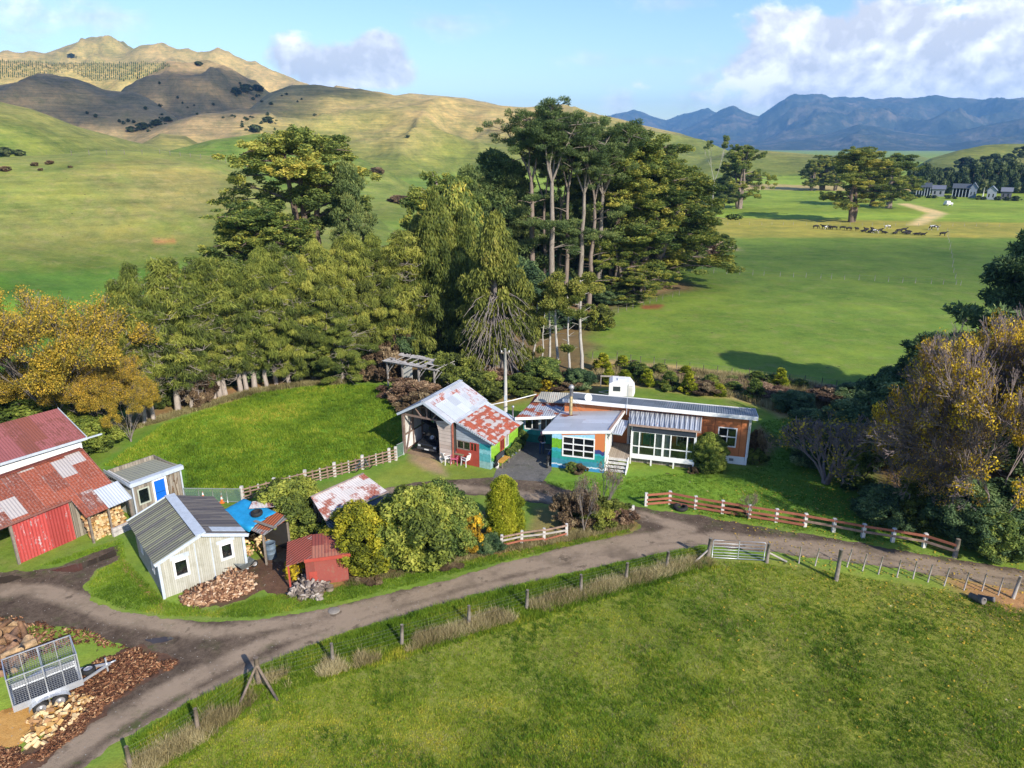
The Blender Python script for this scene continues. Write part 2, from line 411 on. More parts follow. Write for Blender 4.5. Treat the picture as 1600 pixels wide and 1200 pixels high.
grn = sstep(205, 235, RR)*(1-sstep(320, 400, RR))*sstep(R(-42), R(-33), A)*(1-sstep(R(-14), R(-6), A))*np.clip(.6+1.5*(mid-.5), 0, 1)
tint = tint*(1-.8*grn[..., None])+np.array((.085, .16, .03))*.8*grn[..., None]
# far valley floor: bright paddocks in strips
strip = (GY > 175)*(GZ < 1.5)*(GX > -20)
v = fbm(GX/400.+3, GY/22., 2, 44); tint = np.where(strip[..., None], np.array((.098, .150, .020))*(.75+.55*v[..., None]), tint)
paint(P2((1000, 371), (1700, 372), (1700, 350), (1000, 338)), (.150, .150, .030), .4, 2.5, 1.)
paint(P2((1130, 296), (1700, 303), (1700, 294), (1130, 288)), (.21, .18, .08), .6, 4, 1)
paint(P2((1418, 352), (1440, 352), (1480, 334), (1462, 328), (1420, 318), (1400, 318), (1450, 333)), (.30, .25, .13), .6, 1.5, .5)
# near zones
paint(P2((150, 730), (260, 655), (400, 610), (500, 598), (600, 598), (640, 640), (630, 715), (380, 780), (290, 790)), (.045, .135, .014), .06, .8, .5)
paint(P2((-400, 500), (300, 430), (640, 430), (640, 470), (300, 560), (-400, 640)), (.05, .135, .016), .1, 4, 2)
paint(P2((840, 745), (990, 735), (1190, 735), (1190, 660), (1240, 650), (1340, 800), (1500, 850), (1020, 795)), (.07, .135, .018), .12, .7, .5)
paint(P2((560, 765), (640, 720), (780, 735), (760, 755), (600, 760)), (.085, .125, .022), .25, .5, .4)
paint(P2((640, 700), (690, 718), (700, 745), (660, 735), (640, 720)), (.15, .12, .08), .5, .4, .4)
paint(P2((-200, 1300), (190, 1195), (310, 1135), (520, 1030), (740, 970), (985, 900), (1105, 872), (1210, 875), (1310, 895), (1590, 935), (2200, 1000), (2600, 1600), (-200, 1700)), (.092, .112, .022), .5, .5, .4)
paint(P2((150, 670), (300, 612), (480, 585), (640, 575), (900, 560), (930, 600), (600, 560), (590, 592), (480, 600), (350, 632), (200, 668)), (.13, .085, .045), .6, 1.2, 1.2)
paint(P2((500, 560), (930, 440), (1070, 440), (1090, 450), (1000, 468), (920, 500), (930, 590), (640, 600)), (.085, .065, .035), .5, 2, 1.5)
paint(P2((620, 640), (660, 590), (930, 588), (930, 640), (840, 625), (760, 640)), (.115, .095, .04), .6, 1., 1.)
paint(P2((930, 560), (1100, 578), (1250, 595), (1420, 620), (1330, 660), (1220, 650), (1150, 625), (1020, 605), (930, 605)), (.24, .185, .095), .85, .6, .8)
paint(P2((1215, 640), (1310, 640), (1330, 720), (1420, 800), (1700, 900), (1800, 700), (1420, 620)), (.075, .05, .032), .5, 1.2, 1.2)
paint(P2((880, 475), (1010, 462), (1065, 448), (1030, 432), (930, 440)), (.16, .12, .07), .6, 1, 1)
paint(P2((1000, 483), (1034, 482), (1036, 476), (1002, 476)), (.13, .05, .025), .2, .5, .6)
paint(P2((1080, 395), (1160, 392), (1145, 380), (1130, 375), (1090, 380)), (.25, .2, .12), .8, 1, 1)
paint(P2((385, 900), (500, 905), (620, 900), (720, 870), (760, 850), (760, 800), (560, 810), (420, 860)), (.07, .052, .035), .5, .35, .35)
paint(P2((480, 935), (560, 905), (760, 870), (990, 830), (1000, 812), (880, 840), (740, 850), (560, 890)), (.15, .075, .045), .5, .35, .5, .8)
paint(P2((830, 790), (930, 795), (930, 830), (830, 845)), (.11, .10, .04), .5, .4, .4)
paint(P2((1140, 725), (1200, 725), (1225, 690), (1185, 665), (1170, 720)), (.13, .085, .05), .5, .4, .4)
paint(P2((1440, 890), (1700, 930), (1800, 990), (1560, 965), (1500, 930)), (.15, .095, .05), .6, .8, .8)
paint(P2((400, 1000), (730, 950), (730, 985), (620, 1010), (500, 1060), (330, 1130), (310, 1120)), (.10, .13, .025), .5, .3, .4)
paint(P2((196, 877), (255, 940), (262, 948), (248, 952), (190, 890), (185, 868)), (.14, .08, .05), .4, .15, .2)
tint *= np.where(GY < 34, 1.1, 1.)[..., None]*np.array((1.25, 1.15, 1.0)); tint[..., 0] = np.maximum(tint[..., 0], tint[..., 1]*.50)
tint *= np.where(GZ > 1.5, 1.25, 1.62)[..., None]
def P2h(*pts):
    out = []
    for x, y in pts:
        a, e = azel(x, y); d = np.geomspace(60, 900, 900); z = ground_z(d*math.sin(a), d*math.cos(a)); k = np.where(z > H+d*e)[0]; d = d[k[0]] if len(k) else 150.; out.append((d*math.sin(a), d*math.cos(a)))
    return out
paint(P2h((240, 379), (258, 380), (276, 378), (270, 372), (244, 373)), (.40, .17, .06), .2, .4, .4)
paint(P2h((150, 262), (260, 252), (390, 290), (420, 330), (330, 350), (180, 320)), (.190, .152, .075), .7, 9, 7, .5)
paint(P2h((0, 340), (120, 330), (300, 365), (380, 360), (370, 385), (200, 392), (0, 385)), (.165, .150, .060), .6, 6, 6, .4)
paint(P2h((0, 400), (0, 470), (330, 470), (350, 410), (200, 425), (60, 420)), (.085, .165, .028), .15, 3, 3, .6)
litter = np.zeros(GX.shape)
for poly, amt in ((P2((1350, 960), (1150, 900), (1450, 860), (1700, 900), (1700, 1080)), .3), (P2((1000, 800), (1240, 720), (1420, 800), (1520, 880), (1200, 830)), .3), (P2((1180, 1010), (900, 900), (1250, 880), (1350, 960), (1650, 1180), (1500, 1200)), .05)):
    litter = np.maximum(litter, (1-sstep(-3, 5, sdist(GX, GY, poly)))*amt)

def grass_material(name):
    m, b = newmat(name); p = b.pos()
    t = b.attr('tint', 0); d = b.attr('dry', 2); lt = b.attr('litter', 2)
    cam = b.n('ShaderNodeCameraData')
    n0 = b.noise(p, .035, 4, .6); n1 = b.noise(p, .28, 5, .65); n2 = b.noise(p, 2.1, 5, .7); n3 = b.noise(p, 11., 3, .7)
    f = b.math('ADD', b.math('MULTIPLY', n0, .25), b.math('ADD', b.math('MULTIPLY', n1, .35), b.math('MULTIPLY', n2, .4)))
    mul = b.ramp(b.math('ADD', b.math('MULTIPLY', f, .7), b.math('MULTIPLY', n3, .3)), [(.30, .45), (.5, 1.0), (.70, 1.6)])
    c = b.mix(1., t, mul, 'MULTIPLY')
    nf = b.noise(b.scalev(p, (1, 1, 1), (13, 57, 0)), .085, 9, .78); c = b.mix(1., c, b.ramp(nf, [(.34, (.62, .74, .66)), (.5, (1., 1., 1.)), (.66, (1.42, 1.24, 1.12))]), 'MULTIPLY')
    yel = b.mapr(b.noise(b.scalev(p, (1, 1, 1), (31, 7, 0)), .55, 5, .7), .45, .68)
    c = b.mix(b.math('MULTIPLY', yel, .25), c, b.mix(1., t, (1.65, 1.25, .75), 'MULTIPLY'))
    dn = b.noise(b.scalev(p, (1, 1, 1), (5, 91, 0)), .42, 6, .75)
    dm = b.mapr(b.math('ADD', dn, b.math('MULTIPLY', b.math('SUBTRACT', n3, .5), .35)), .52, .66)
    c = b.mix(b.math('MULTIPLY', b.math('MULTIPLY', dm, d), .75), c, (.33, .265, .115))
    dk = b.mapr(b.noise(b.scalev(p, (1, 1, 1), (51, 3, 0)), .9, 4, .7), .62, .72)
    c = b.mix(b.math('MULTIPLY', dk, .35), c, b.mix(1., t, (.42, .62, .5), 'MULTIPLY'))
    ps = b.sep(p); slope = b.mapr(ps[2], 1.5, 9.)
    tc = b.noise(b.comb(b.math('MULTIPLY', ps[0], .035), b.math('MULTIPLY', ps[1], .035), b.math('MULTIPLY', ps[2], .85)), 1., 6, .75)
    bl = b.noise(b.comb(ps[0], ps[1], b.math('MULTIPLY', ps[2], .5)), .022, 6, .7)
    c = b.mix(slope, c, b.mix(1., c, b.ramp(b.math('ADD', b.math('MULTIPLY', tc, .6), b.math('MULTIPLY', bl, .4)), [(.36, (.55, .60, .60)), (.5, (1., 1., 1.)), (.64, (1.45, 1.35, 1.25))]), 'MULTIPLY'))
    vo = b.n('ShaderNodeTexVoronoi'); b.l(p, vo.inputs['Vector']); vo.inputs['Scale'].default_value = 2.6
    vs = b.sep(vo.outputs['Color'])
    leaf = b.math('MULTIPLY', b.math('LESS_THAN', vo.outputs['Distance'], .16), b.math('LESS_THAN', vs[0], b.math('MULTIPLY', lt, .8)))
    c = b.mix(leaf, c, b.ramp(vs[1], [(0, (.30, .17, .05)), (.5, (.55, .40, .12)), (1, (.60, .52, .30))]))
    v2 = b.n('ShaderNodeTexVoronoi'); b.l(p, v2.inputs['Vector']); v2.inputs['Scale'].default_value = .8
    dung = b.math('MULTIPLY', b.math('LESS_THAN', b.math('ADD', v2.outputs['Distance'], b.math('MULTIPLY', b.math('SUBTRACT', n2, .5), .25)), .13), b.math('LESS_THAN', b.sep(v2.outputs['Color'])[0], .13)); c = b.mix(b.math('MULTIPLY', dung, .65), c, (.055, .042, .022))
    h = b.math('ADD', b.math('MULTIPLY', n2, .6), b.math('MULTIPLY', n3, .4))
    b.out(c, .9, 0., b.bump(h, .55, .12), .12)
    return m
M_GRASS = grass_material('grass_sward')
nA, nR = len(AZS), len(RS)
idx = np.arange(nA*nR).reshape(nR, nA)
q = np.stack([idx[:-1, :], idx[:-1, :].take(np.arange(1, nA+1) % nA, 1), idx[1:, :].take(np.arange(1, nA+1) % nA, 1), idx[1:, :]], -1)
hillq = GZ[1:, :] > .35
def sheet_from(name, quads, extra=False):
    used, inv = np.unique(quads.ravel(), return_inverse=True)
    V = np.stack([GX.ravel(), GY.ravel(), GZ.ravel()], 1)[used]; Fq = inv.reshape(-1, 4)
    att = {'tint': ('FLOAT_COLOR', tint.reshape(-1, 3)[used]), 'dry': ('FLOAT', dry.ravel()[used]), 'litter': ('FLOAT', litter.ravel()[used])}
    return link(name, npmesh(name, V, Fq[:, ::-1], M_GRASS, att, smooth=True))
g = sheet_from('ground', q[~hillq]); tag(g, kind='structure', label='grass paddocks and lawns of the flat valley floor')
# middle disc under the camera
mb = MB(); mb.add([(RS[0]*math.sin(a)*1.001, RS[0]*math.cos(a)*1.001, -.004) for a in AZS], [tuple(range(len(AZS)))[::-1]]); mid_me = mb
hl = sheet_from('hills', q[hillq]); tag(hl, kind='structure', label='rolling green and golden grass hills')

# ---------------------------------------------------------------- far mountains
MOUNT = [
 layer([(880,215,8600),(930,192,8600),(945,184,8600),(960,178,8600),(990,170,8600),(1010,178,8600),(1040,188,8600),(1060,180,8600),(1085,172,8600),(1103,169,8600),(1118,175,8600),(1150,200,8600),(1240,215,8600)], 1500, 800, .10, 700, 61, 1.),
 layer([(1000,235,7200),(1040,212,7200),(1065,203,7200),(1100,186,7200),(1130,172,7200),(1147,168,7200),(1168,177,7200),(1186,181,7200),(1215,163,7200),(1235,154,7200),(1290,154,7200),(1400,156,7200),(1520,157,7200),(1600,152,7200),(1800,156,7200),(2300,170,7200)], 2300, 900, .13, 800, 63, .9),
 layer([(940,238,5200),(1030,224,5200),(1100,222,5200),(1200,224,5200),(1300,206,5200),(1345,192,5200),(1400,205,5200),(1480,212,5200),(1560,192,5200),(1640,178,5200),(1800,190,5200),(2300,220,5200)], 1300, 700, .12, 500, 65, 1.),
]
mA = np.arange(5, 62, .09)*math.pi/180; mR = np.linspace(3700, 9400, 230); A2, R2 = np.meshgrid(mA, mR); X2 = R2*np.sin(A2); Y2 = R2*np.cos(A2)
P7 = 8.; acc = np.zeros_like(R2)
for L in MOUNT:
    zc = np.interp(A2, L['a'], L['z']); rc = np.interp(A2, L['a'], L['r']); zc = zc*(1-sstep(R(52), R(61), A2))*sstep(R(5), R(7), A2)
    t = np.clip((R2-(rc-L['wf']))/L['wf'], 0, 1); tb = np.clip((R2-rc)/L['wb'], 0, 1)
    nz = ridged(X2/L['nsc'], Y2/L['nsc'], 6, L['seed'], .55)-.6
    z = zc*(t**1.15)*(0.5+.5*np.cos(np.pi*tb))+zc*nz*1.0*np.sin(np.pi*np.clip(t*.92, 0, 1))+zc*.10*(ridged(X2/260., Y2/260., 4, L['seed']+5)-.6)*t
    acc = acc+np.maximum(z, 0)**P7
Z2 = acc**(1/P7)-3.
def mountain_material():
    m, b = newmat('mountain_bush'); p = b.pos(); z = b.sep(p)[2]
    n = b.noise(p, .0042, 7, .68); n2 = b.noise(p, .02, 5, .7)
    c = b.ramp(b.math('ADD', b.math('MULTIPLY', n, .7), b.math('MULTIPLY', n2, .3)), [(.36, (.018, .030, .020)), (.50, (.055, .062, .040)), (.62, (.17, .135, .09)), (.74, (.28, .22, .16))])
    b.out(c, .95, 0., b.bump(n2, .8, 20.), .05); return m
i2 = np.arange(R2.size).reshape(R2.shape); q2 = np.stack([i2[:-1, :-1], i2[1:, :-1], i2[1:, 1:], i2[:-1, 1:]], -1).reshape(-1, 4)
mo = link('mountains', npmesh('mountains', np.stack([X2.ravel(), Y2.ravel(), Z2.ravel()], 1), q2, mountain_material(), smooth=True)); tag(mo, kind='structure', label='blue bush-clad mountain range under the clouds')

# ---------------------------------------------------------------- gravel, concrete, bark
def mask_sheet(name, polys, cell, z, mat, wobble=.25, label=None, attrs=None, kind='structure', nsc=.6):
    xs = [p[0] for po in polys for p in po]; ys = [p[1] for po in polys for p in po]
    x = np.arange(min(xs)-.5, max(xs)+.5, cell); y = np.arange(min(ys)-.5, max(ys)+.5, cell); X, Y = np.meshgrid(x, y)
    d = np.full(X.shape, 1e9)
    for po in polys: d = np.minimum(d, sdist(X, Y, po))
    d = d+(fbm(X/nsc, Y/nsc, 4, 21, .6)-.5)*2*wobble
    # pull the border vertices onto the outline so the edge is not stepped
    gy, gx = np.gradient(d, cell); gl = np.maximum(np.hypot(gx, gy), .3)
    c = (d[:-1, :-1] < 0)+(d[1:, :-1] < 0)*1+(d[:-1, 1:] < 0)*1+(d[1:, 1:] < 0)*1
    keep = c >= 2; out = d > 0
    X = np.where(out, X-gx/gl*np.minimum(d, cell), X); Y = np.where(out, Y-gy/gl*np.minimum(d, cell), Y)
    i = np.arange(X.size).reshape(X.shape); qq = np.stack([i[:-1, :-1], i[:-1, 1:], i[1:, 1:], i[1:, :-1]], -1)[keep]
    used, inv = np.unique(qq.ravel(), return_inverse=True)
    V = np.stack([X.ravel(), Y.ravel(), np.full(X.size, z)], 1)[used]
    at = {k: ('FLOAT', np.asarray(f(X, Y)).ravel()[used]) for k, f in (attrs or {}).items()}
    o = link(name, npmesh(name, V, inv.reshape(-1, 4), mat, at, smooth=True)); tag(o, kind=kind, label=label); return o
def gravel_material(name, lo, hi, wet=.35):
    m, b = newmat(name); p = b.pos(); rut = b.attr('rut', 2)
    n1 = b.noise(p, .5, 5, .65); n2 = b.noise(p, 4., 5, .75); n3 = b.noise(p, 28., 3, .7)
    f = b.math('ADD', b.math('MULTIPLY', n1, .35), b.math('ADD', b.math('MULTIPLY', n2, .3), b.math('MULTIPLY', n3, .35)))
    f = b.math('ADD', f, b.math('MULTIPLY', b.math('SUBTRACT', rut, .35), .30))
    c = b.ramp(f, [(.33, lo), (.52, tuple((a+e)/2 for a, e in zip(lo, hi))), (.70, hi)])
    w = b.mapr(b.noise(b.scalev(p, (1, 1, 1), (9, 4, 0)), .35, 5, .6), .52, .66); c = b.mix(b.math('MULTIPLY', w, wet), c, tuple(x*.5 for x in lo))
    ph = b.mapr(b.noise(b.scalev(p, (1, 1, 1), (17, 3, 0)), 1.25, 4, .6), .60, .68); c = b.mix(b.math('MULTIPLY', ph, .6), c, tuple(x*.6 for x in lo))
    gr = b.math('MULTIPLY', b.mapr(b.noise(b.scalev(p, (1, 1, 1), (2, 44, 0)), .8, 6, .75), .54, .64), b.attr('weed', 2))
    c = b.mix(gr, c, (.075, .095, .025))
    vo = b.n('ShaderNodeTexVoronoi'); b.l(p, vo.inputs['Vector']); vo.inputs['Scale'].default_value = 9.
    st = b.math('MULTIPLY', b.math('LESS_THAN', vo.outputs['Distance'], .22), b.math('LESS_THAN', b.sep(vo.outputs['Color'])[0], .10)); c = b.mix(st, c, (.33, .30, .25))
    b.out(c, .92, 0., b.bump(b.math('ADD', n2, n3), .6, .05), .2); return m
M_GRAVEL = gravel_material('track_gravel', (.070, .048, .033), (.320, .242, .165), .45)
ROAD = P2((-260, 900), (0, 892), (40, 893), (90, 886), (130, 870), (186, 850), (190, 872), (152, 890), (134, 915), (142, 940), (190, 957), (262, 968), (330, 972), (400, 970), (480, 956), (560, 938), (620, 925), (700, 905), (800, 876), (900, 850), (985, 834), (1003, 822), (985, 808), (920, 800), (850, 787), (780, 777), (700, 771), (640, 774), (600, 779), (598, 765), (640, 755), (700, 750), (770, 747), (850, 752), (880, 763), (950, 780), (1019, 796), (1096, 806), (1174, 821), (1251, 833), (1367, 852), (1484, 872), (1600, 891), (1800, 925), (2300, 1000), (2300, 1040), (1600, 925), (1500, 905), (1400, 889), (1250, 868), (1100, 852), (1040, 863), (900, 893), (800, 915), (700, 940), (600, 970), (520, 995), (430, 1030), (370, 1060), (300, 1095), (200, 1150), (120, 1205), (60, 1250), (-100, 1400), (-500, 1400), (-60, 1190), (60, 1170), (140, 1130), (180, 1085), (250, 1050), (270, 1030), (215, 1015), (120, 985), (30, 975), (-200, 975))
TR = [P2((-60, 1300), (140, 1150), (300, 1060), (420, 1000), (560, 962), (720, 912), (880, 872), (1010, 846), (1120, 838), (1300, 855), (1600, 903)), P2((40, 1300), (190, 1165), (340, 1078), (480, 1005), (600, 962), (740, 925), (900, 886), (1020, 858), (1120, 848), (1300, 866), (1600, 915)), P2((-100, 930), (60, 920), (180, 960), (330, 990), (480, 968), (620, 935), (800, 885), (950, 850), (1080, 826), (1000, 805), (900, 785), (700, 760), (600, 768))]
def rut(X, Y):
    r = np.zeros(X.shape)
    for t in TR: r = np.maximum(r, 1-sstep(.15, .75, pdist(X, Y, t)+(fbm(X/1.5, Y/1.5, 3, 8)-.5)*.5))
    return r
def weed(X, Y):
    d = sdist(X, Y, ROAD); w = .25+.75*sstep(-.9, -.1, d)
    return np.maximum(np.maximum(w, .95*(1-sstep(.1, .6, pdist(X, Y, P2((330, 1050), (400, 1015), (440, 1000)))))), .95*(1-sstep(.1, .5, pdist(X, Y, P2((40, 1210), (130, 1160), (200, 1122), (300, 1066))))))*np.where(rut(X, Y) > .5, .3, 1)
mask_sheet('gravel_road', [ROAD], .11, .004, M_GRAVEL, .22, 'grey-brown gravel farm track', {'rut': rut, 'weed': weed})
M_CONC = gravel_material('worn_concrete', (.10, .095, .088), (.215, .205, .19), .3)
DRIVE = P2((771, 747), (848, 753), (862, 735), (862, 690), (815, 684), (818, 700), (776, 733))
mask_sheet('concrete_drive', [DRIVE], .1, .009, M_CONC, .04, 'old concrete driveway between the garage and the house', {'rut': lambda X, Y: X*0+.2, 'weed': lambda X, Y: X*0+.25})

m, b = newmat('puddle_water'); pb = b.out(b.ramp(b.noise(b.pos(), .8, 3, .5), [(.3, (.040, .030, .022)), (.7, (.075, .058, .042))]), .06, spec=.6); M_PUDDLE = m
for po, lb in ((P2((75, 892), (120, 882), (160, 868), (184, 856), (186, 866), (150, 880), (118, 894)), 'brown puddle lying across the yard entrance beside the cream hut'), (P2((-20, 906), (20, 898), (34, 903), (10, 912), (-20, 916)), 'brown puddle at the left edge of the yard'), (P2((228, 1000), (268, 994), (276, 1000), (240, 1006)), 'small puddle in the track junction')): mask_sheet('puddle', [po], .08, .010, M_PUDDLE, .12, lb)
# ================================================================ the air, and clouds overhead that shade the hills
m, b = newmat('air')
pv = b.n('ShaderNodeVolumePrincipled'); pv.inputs['Color'].default_value = (.25, .56, 1., 1); pv.inputs['Density'].default_value = .000125
pv.inputs['Anisotropy'].default_value = .1
o_ = b.n('ShaderNodeOutputMaterial'); b.l(pv.outputs[0], o_.inputs['Volume'])
mb = MB(); mb.box(-9800, 9800, -2500, 9900, -6, 570); hz = mb.build('haze', m); tag(hz, kind='stuff', label='thin blue haze over the valley')
# clouds up behind the camera whose shadows lie on the brown hills and across the big field
SUN_EL, SUN_SHADOW_AZ = R(31), R(-37)     # shadows run away from the camera and to the left
sdir = Vector((math.sin(-SUN_SHADOW_AZ)*math.cos(SUN_EL), -math.cos(SUN_SHADOW_AZ)*math.cos(SUN_EL), math.sin(SUN_EL)))
def cloud(name, label, T, alt, blobs_, dens, seed):
    import bmesh
    m, b = newmat(name+'_vapour'); pv = b.n('ShaderNodeVolumePrincipled'); pv.inputs['Color'].default_value = (.95, .95, .96, 1); pv.inputs['Density'].default_value = dens; o_ = b.n('ShaderNodeOutputMaterial'); b.l(pv.outputs[0], o_.inputs['Volume'])
    c = Vector(T)+sdir*((alt-T[2])/sdir.z); bm = bmesh.new(); rs = random.Random(seed)
    for x, y, rx, ry, rz in blobs_:
        r_ = bmesh.ops.create_icosphere(bm, subdivisions=4, radius=1.)
        for v in r_['verts']:
            n = v.co.copy(); k = 1+.35*(float(fbm(np.array([n.x*2+x*.01+seed]), np.array([n.y*2+n.z*1.7]), 3, seed)[0])-.5)*2
            v.co = Vector((x+n.x*rx*k, y+n.y*ry*k, (n.z if n.z > 0 else n.z*.35)*rz*k))
    me = bpy.data.meshes.new(name); bm.to_mesh(me); bm.free(); me.materials.append(m); o = link(name, me); o.location = c; tag(o, label, kind='structure'); return o
cloud('cloud', 'cumulus cloud behind the camera shading the brown hills', (-390, 700, 40), 1250, [(0, 0, 190, 165, 70), (-130, -40, 150, 130, 60), (95, 120, 140, 130, 60), (-150, 110, 150, 130, 60), (60, -75, 90, 70, 45), (150, 250, 120, 110, 60), (-300, -20, 150, 120, 60)], .03, 3)
cloud('cloud', 'thin cloud behind the camera shading the middle of the big field', (85, 122, 0), 1100, [(0, 0, 75, 22, 26), (85, -4, 80, 22, 26), (-45, -8, 40, 16, 20), (170, 0, 80, 24, 30)], .024, 5)
# ================================================================ buildings
M_WHITE = plain('white_paint', (.78, .78, .76), .5, var=.05, grime=.12)
M_OFFW = plain('old_white_paint', (.62, .61, .57), .7, var=.12, grime=.35)
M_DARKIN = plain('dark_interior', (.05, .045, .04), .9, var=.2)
M_GLASS = glassmat('window_glass'); M_GLASSC = glassmat('veranda_glass', (.86, .90, .90), .97)
M_ORANGE = plain('orange_panel', (.54, .18, .065), .8, var=.16, scale=1.1, grime=.22)
M_SILVER = iron('zinc_roof', (.50, .53, .56), amount=.06, metal=.25, rough=.5)
M_SILVER2 = iron('zinc_roof_new', (.60, .64, .68), amount=.0, metal=.25, rough=.45)
M_GREYROOF = iron('slate_blue_roof', (.20, .225, .25), amount=.02, metal=.1, rough=.5)
M_PATCH = iron('patchwork_rust_roof', (.62, .56, .52), rust=(.38, .075, .03), rust2=(.22, .045, .02), amount=.60, sheet=(.32, .34), streak=.2, band=.5, metal=.15, pale=.25)
M_BANDED = iron('banded_rust_roof', (.46, .48, .51), rust=(.30, .075, .035), amount=.42, sheet=(.7, .5), streak=.2, band=1.1, metal=.2)
M_SILVRUST = iron('zinc_rusting_roof', (.55, .57, .60), rust=(.33, .085, .04), amount=.34, sheet=(.7, .6), streak=.3, metal=.2, sw=.14)
M_RUSTRED = iron('old_red_rust_roof', (.50, .45, .42), rust=(.28, .068, .034), rust2=(.095, .026, .016), amount=.64, sheet=(.8, 1.25), streak=.3, metal=.05, pale=.3, sw=.62)
M_PURPLE = iron('faded_red_roof', (.36, .12, .115), rust=(.22, .07, .05), rust2=(.14, .05, .04), amount=.5, sheet=(.8, 3.), streak=.35, metal=.05, rough=.6)
M_REDWALL = iron('red_painted_iron', (.40, .055, .048), rust=(.46, .42, .42), rust2=(.36, .29, .28), amount=.27, sheet=(.8, 4.), streak=.62, metal=.0, rough=.7, sw=.1)
M_WHITERUST = iron('white_rusting_roof', (.66, .61, .57), rust=(.30, .08, .045), rust2=(.22, .06, .03), amount=.40, sheet=(.5, .5), streak=.25, metal=.0, pale=.5, sw=.2)
M_LICHEN = iron('lichen_roof', (.20, .185, .165), rust=(.24, .24, .15), rust2=(.10, .095, .085), amount=.58, sheet=(.16, 5.), pitch=.2, streak=.6, sw=.2, metal=0., rough=.95)
M_LICHEN2 = iron('dark_lichen_roof', (.11, .10, .105), rust=(.17, .15, .13), rust2=(.07, .06, .06), amount=.5, sheet=(.16, 5.), pitch=.2, streak=.6, sw=.2, metal=0., rough=.95)
M_CREAM = boards('cream_weathered_wall', (.34, .325, .255), (.47, .46, .40), .09, True, grime=.55, gc=(.22, .21, .15), var=.3)
M_GREYTRIM = plain('pale_blue_trim', (.47, .52, .57), .6, var=.12, grime=.2)
M_GREYWALL = boards('blue_grey_iron_wall', (.30, .34, .38), (.42, .46, .50), .17, False, grime=.2)
M_WOODG = boards('silvered_boards', (.17, .145, .115), (.33, .29, .23), .16, True, grime=.45, gc=(.12, .08, .05))
M_TIMBER = plain('grey_timber', (.24, .20, .16), .9, var=.35, scale=4, grime=.4)
M_PALEBOARD = boards('pinkish_boards', (.47, .37, .31), (.58, .49, .43), .25, False, grime=.25)
M_REDPAINT = plain('red_paint', (.38, .065, .045), .6, var=.15, grime=.2)
M_CURTAIN = boards('old_curtain', (.42, .38, .26), (.60, .55, .42), .09, True, grime=.3)
M_DECK = boards('deck_boards', (.32, .26, .20), (.46, .39, .31), .12, True, grime=.2)
M_NAVY = plain('navy_blind', (.055, .065, .10), .6, var=.2)
M_TEAL = plain('teal_paint', (.03, .24, .27), .6, var=.5, scale=1.2)
M_BROWNTRIM = plain('flaking_trim', (.36, .25, .20), .8, var=.3, scale=5)

def mural(name, stops, wob=.5, xs=None, orange=None, seed=0):
    """hand-painted landscape: bands by height with a wandering outline"""
    m, b = newmat(name); uv = b.coord('UV'); s = b.sep(uv)
    n = b.noise(b.comb(b.math('MULTIPLY', s[0], 1.7), seed, 0.), 1., 3, .6); n2 = b.noise(uv, 5., 4, .7)
    h = b.math('ADD', s[1], b.math('ADD', b.math('MULTIPLY', b.math('SUBTRACT', n, .5), wob*2), b.math('MULTIPLY', b.math('SUBTRACT', n2, .5), .12)))
    c = b.ramp(b.math('DIVIDE', h, 3.), stops, 'CONSTANT')
    c = b.mix(.5, c, b.mix(1., c, b.ramp(n2, [(.3, .55), (.7, 1.5)]), 'MULTIPLY'))
    if orange:
        x0, z0, col = orange
        zz = b.math('ADD', s[1], b.math('MULTIPLY', b.math('SUBTRACT', n, .5), .7))
        k = b.math('MULTIPLY', b.math('GREATER_THAN', s[0], x0), b.math('GREATER_THAN', zz, z0)); c = b.mix(k, c, col)
        k2 = b.math('GREATER_THAN', s[1], b.math('ADD', b.math('MULTIPLY', s[0], .14), 2.22)); k2 = b.math('MULTIPLY', k2, b.math('GREATER_THAN', s[0], .62)); c = b.mix(k2, c, col)
        kb = b.math('MULTIPLY', b.math('GREATER_THAN', s[0], x0), b.math('MULTIPLY', b.math('LESS_THAN', zz, z0), b.math('GREATER_THAN', zz, z0-.28))); c = b.mix(kb, c, (.035, .045, .16))
    b.out(c, .7, 0., None, .3); return m
M_MURALF = mural('mural_seaside', [(0, (.05, .25, .48)), (.07, (.55, .62, .68)), (.10, (.04, .22, .30)), (.22, (.02, .26, .24)), (.38, (.03, .30, .36)), (.46, (.14, .36, .02)), (.68, (.30, .56, .72))], .28, orange=(2.78, 1.55, (.56, .185, .062)))
M_MURALG = mural('mural_green_hills', [(0, (.20, .34, .36)), (.14, (.06, .22, .05)), (.22, (.20, .40, .03)), (.45, (.26, .45, .07)), (.58, (.36, .52, .56))], .45, seed=3.)
M_MURALT = mural('mural_reef', [(0, (.25, .42, .40)), (.16, (.10, .36, .38)), (.34, (.22, .50, .52)), (.44, (.03, .28, .30)), (.56, (.10, .44, .46))], .35, seed=8.)
M_MURALB = mural('mural_lagoon', [(0, (.03, .22, .16)), (.2, (.05, .34, .30)), (.36, (.08, .36, .40)), (.68, (.02, .28, .36)), (.80, (.05, .12, .40))], .2, seed=5.)

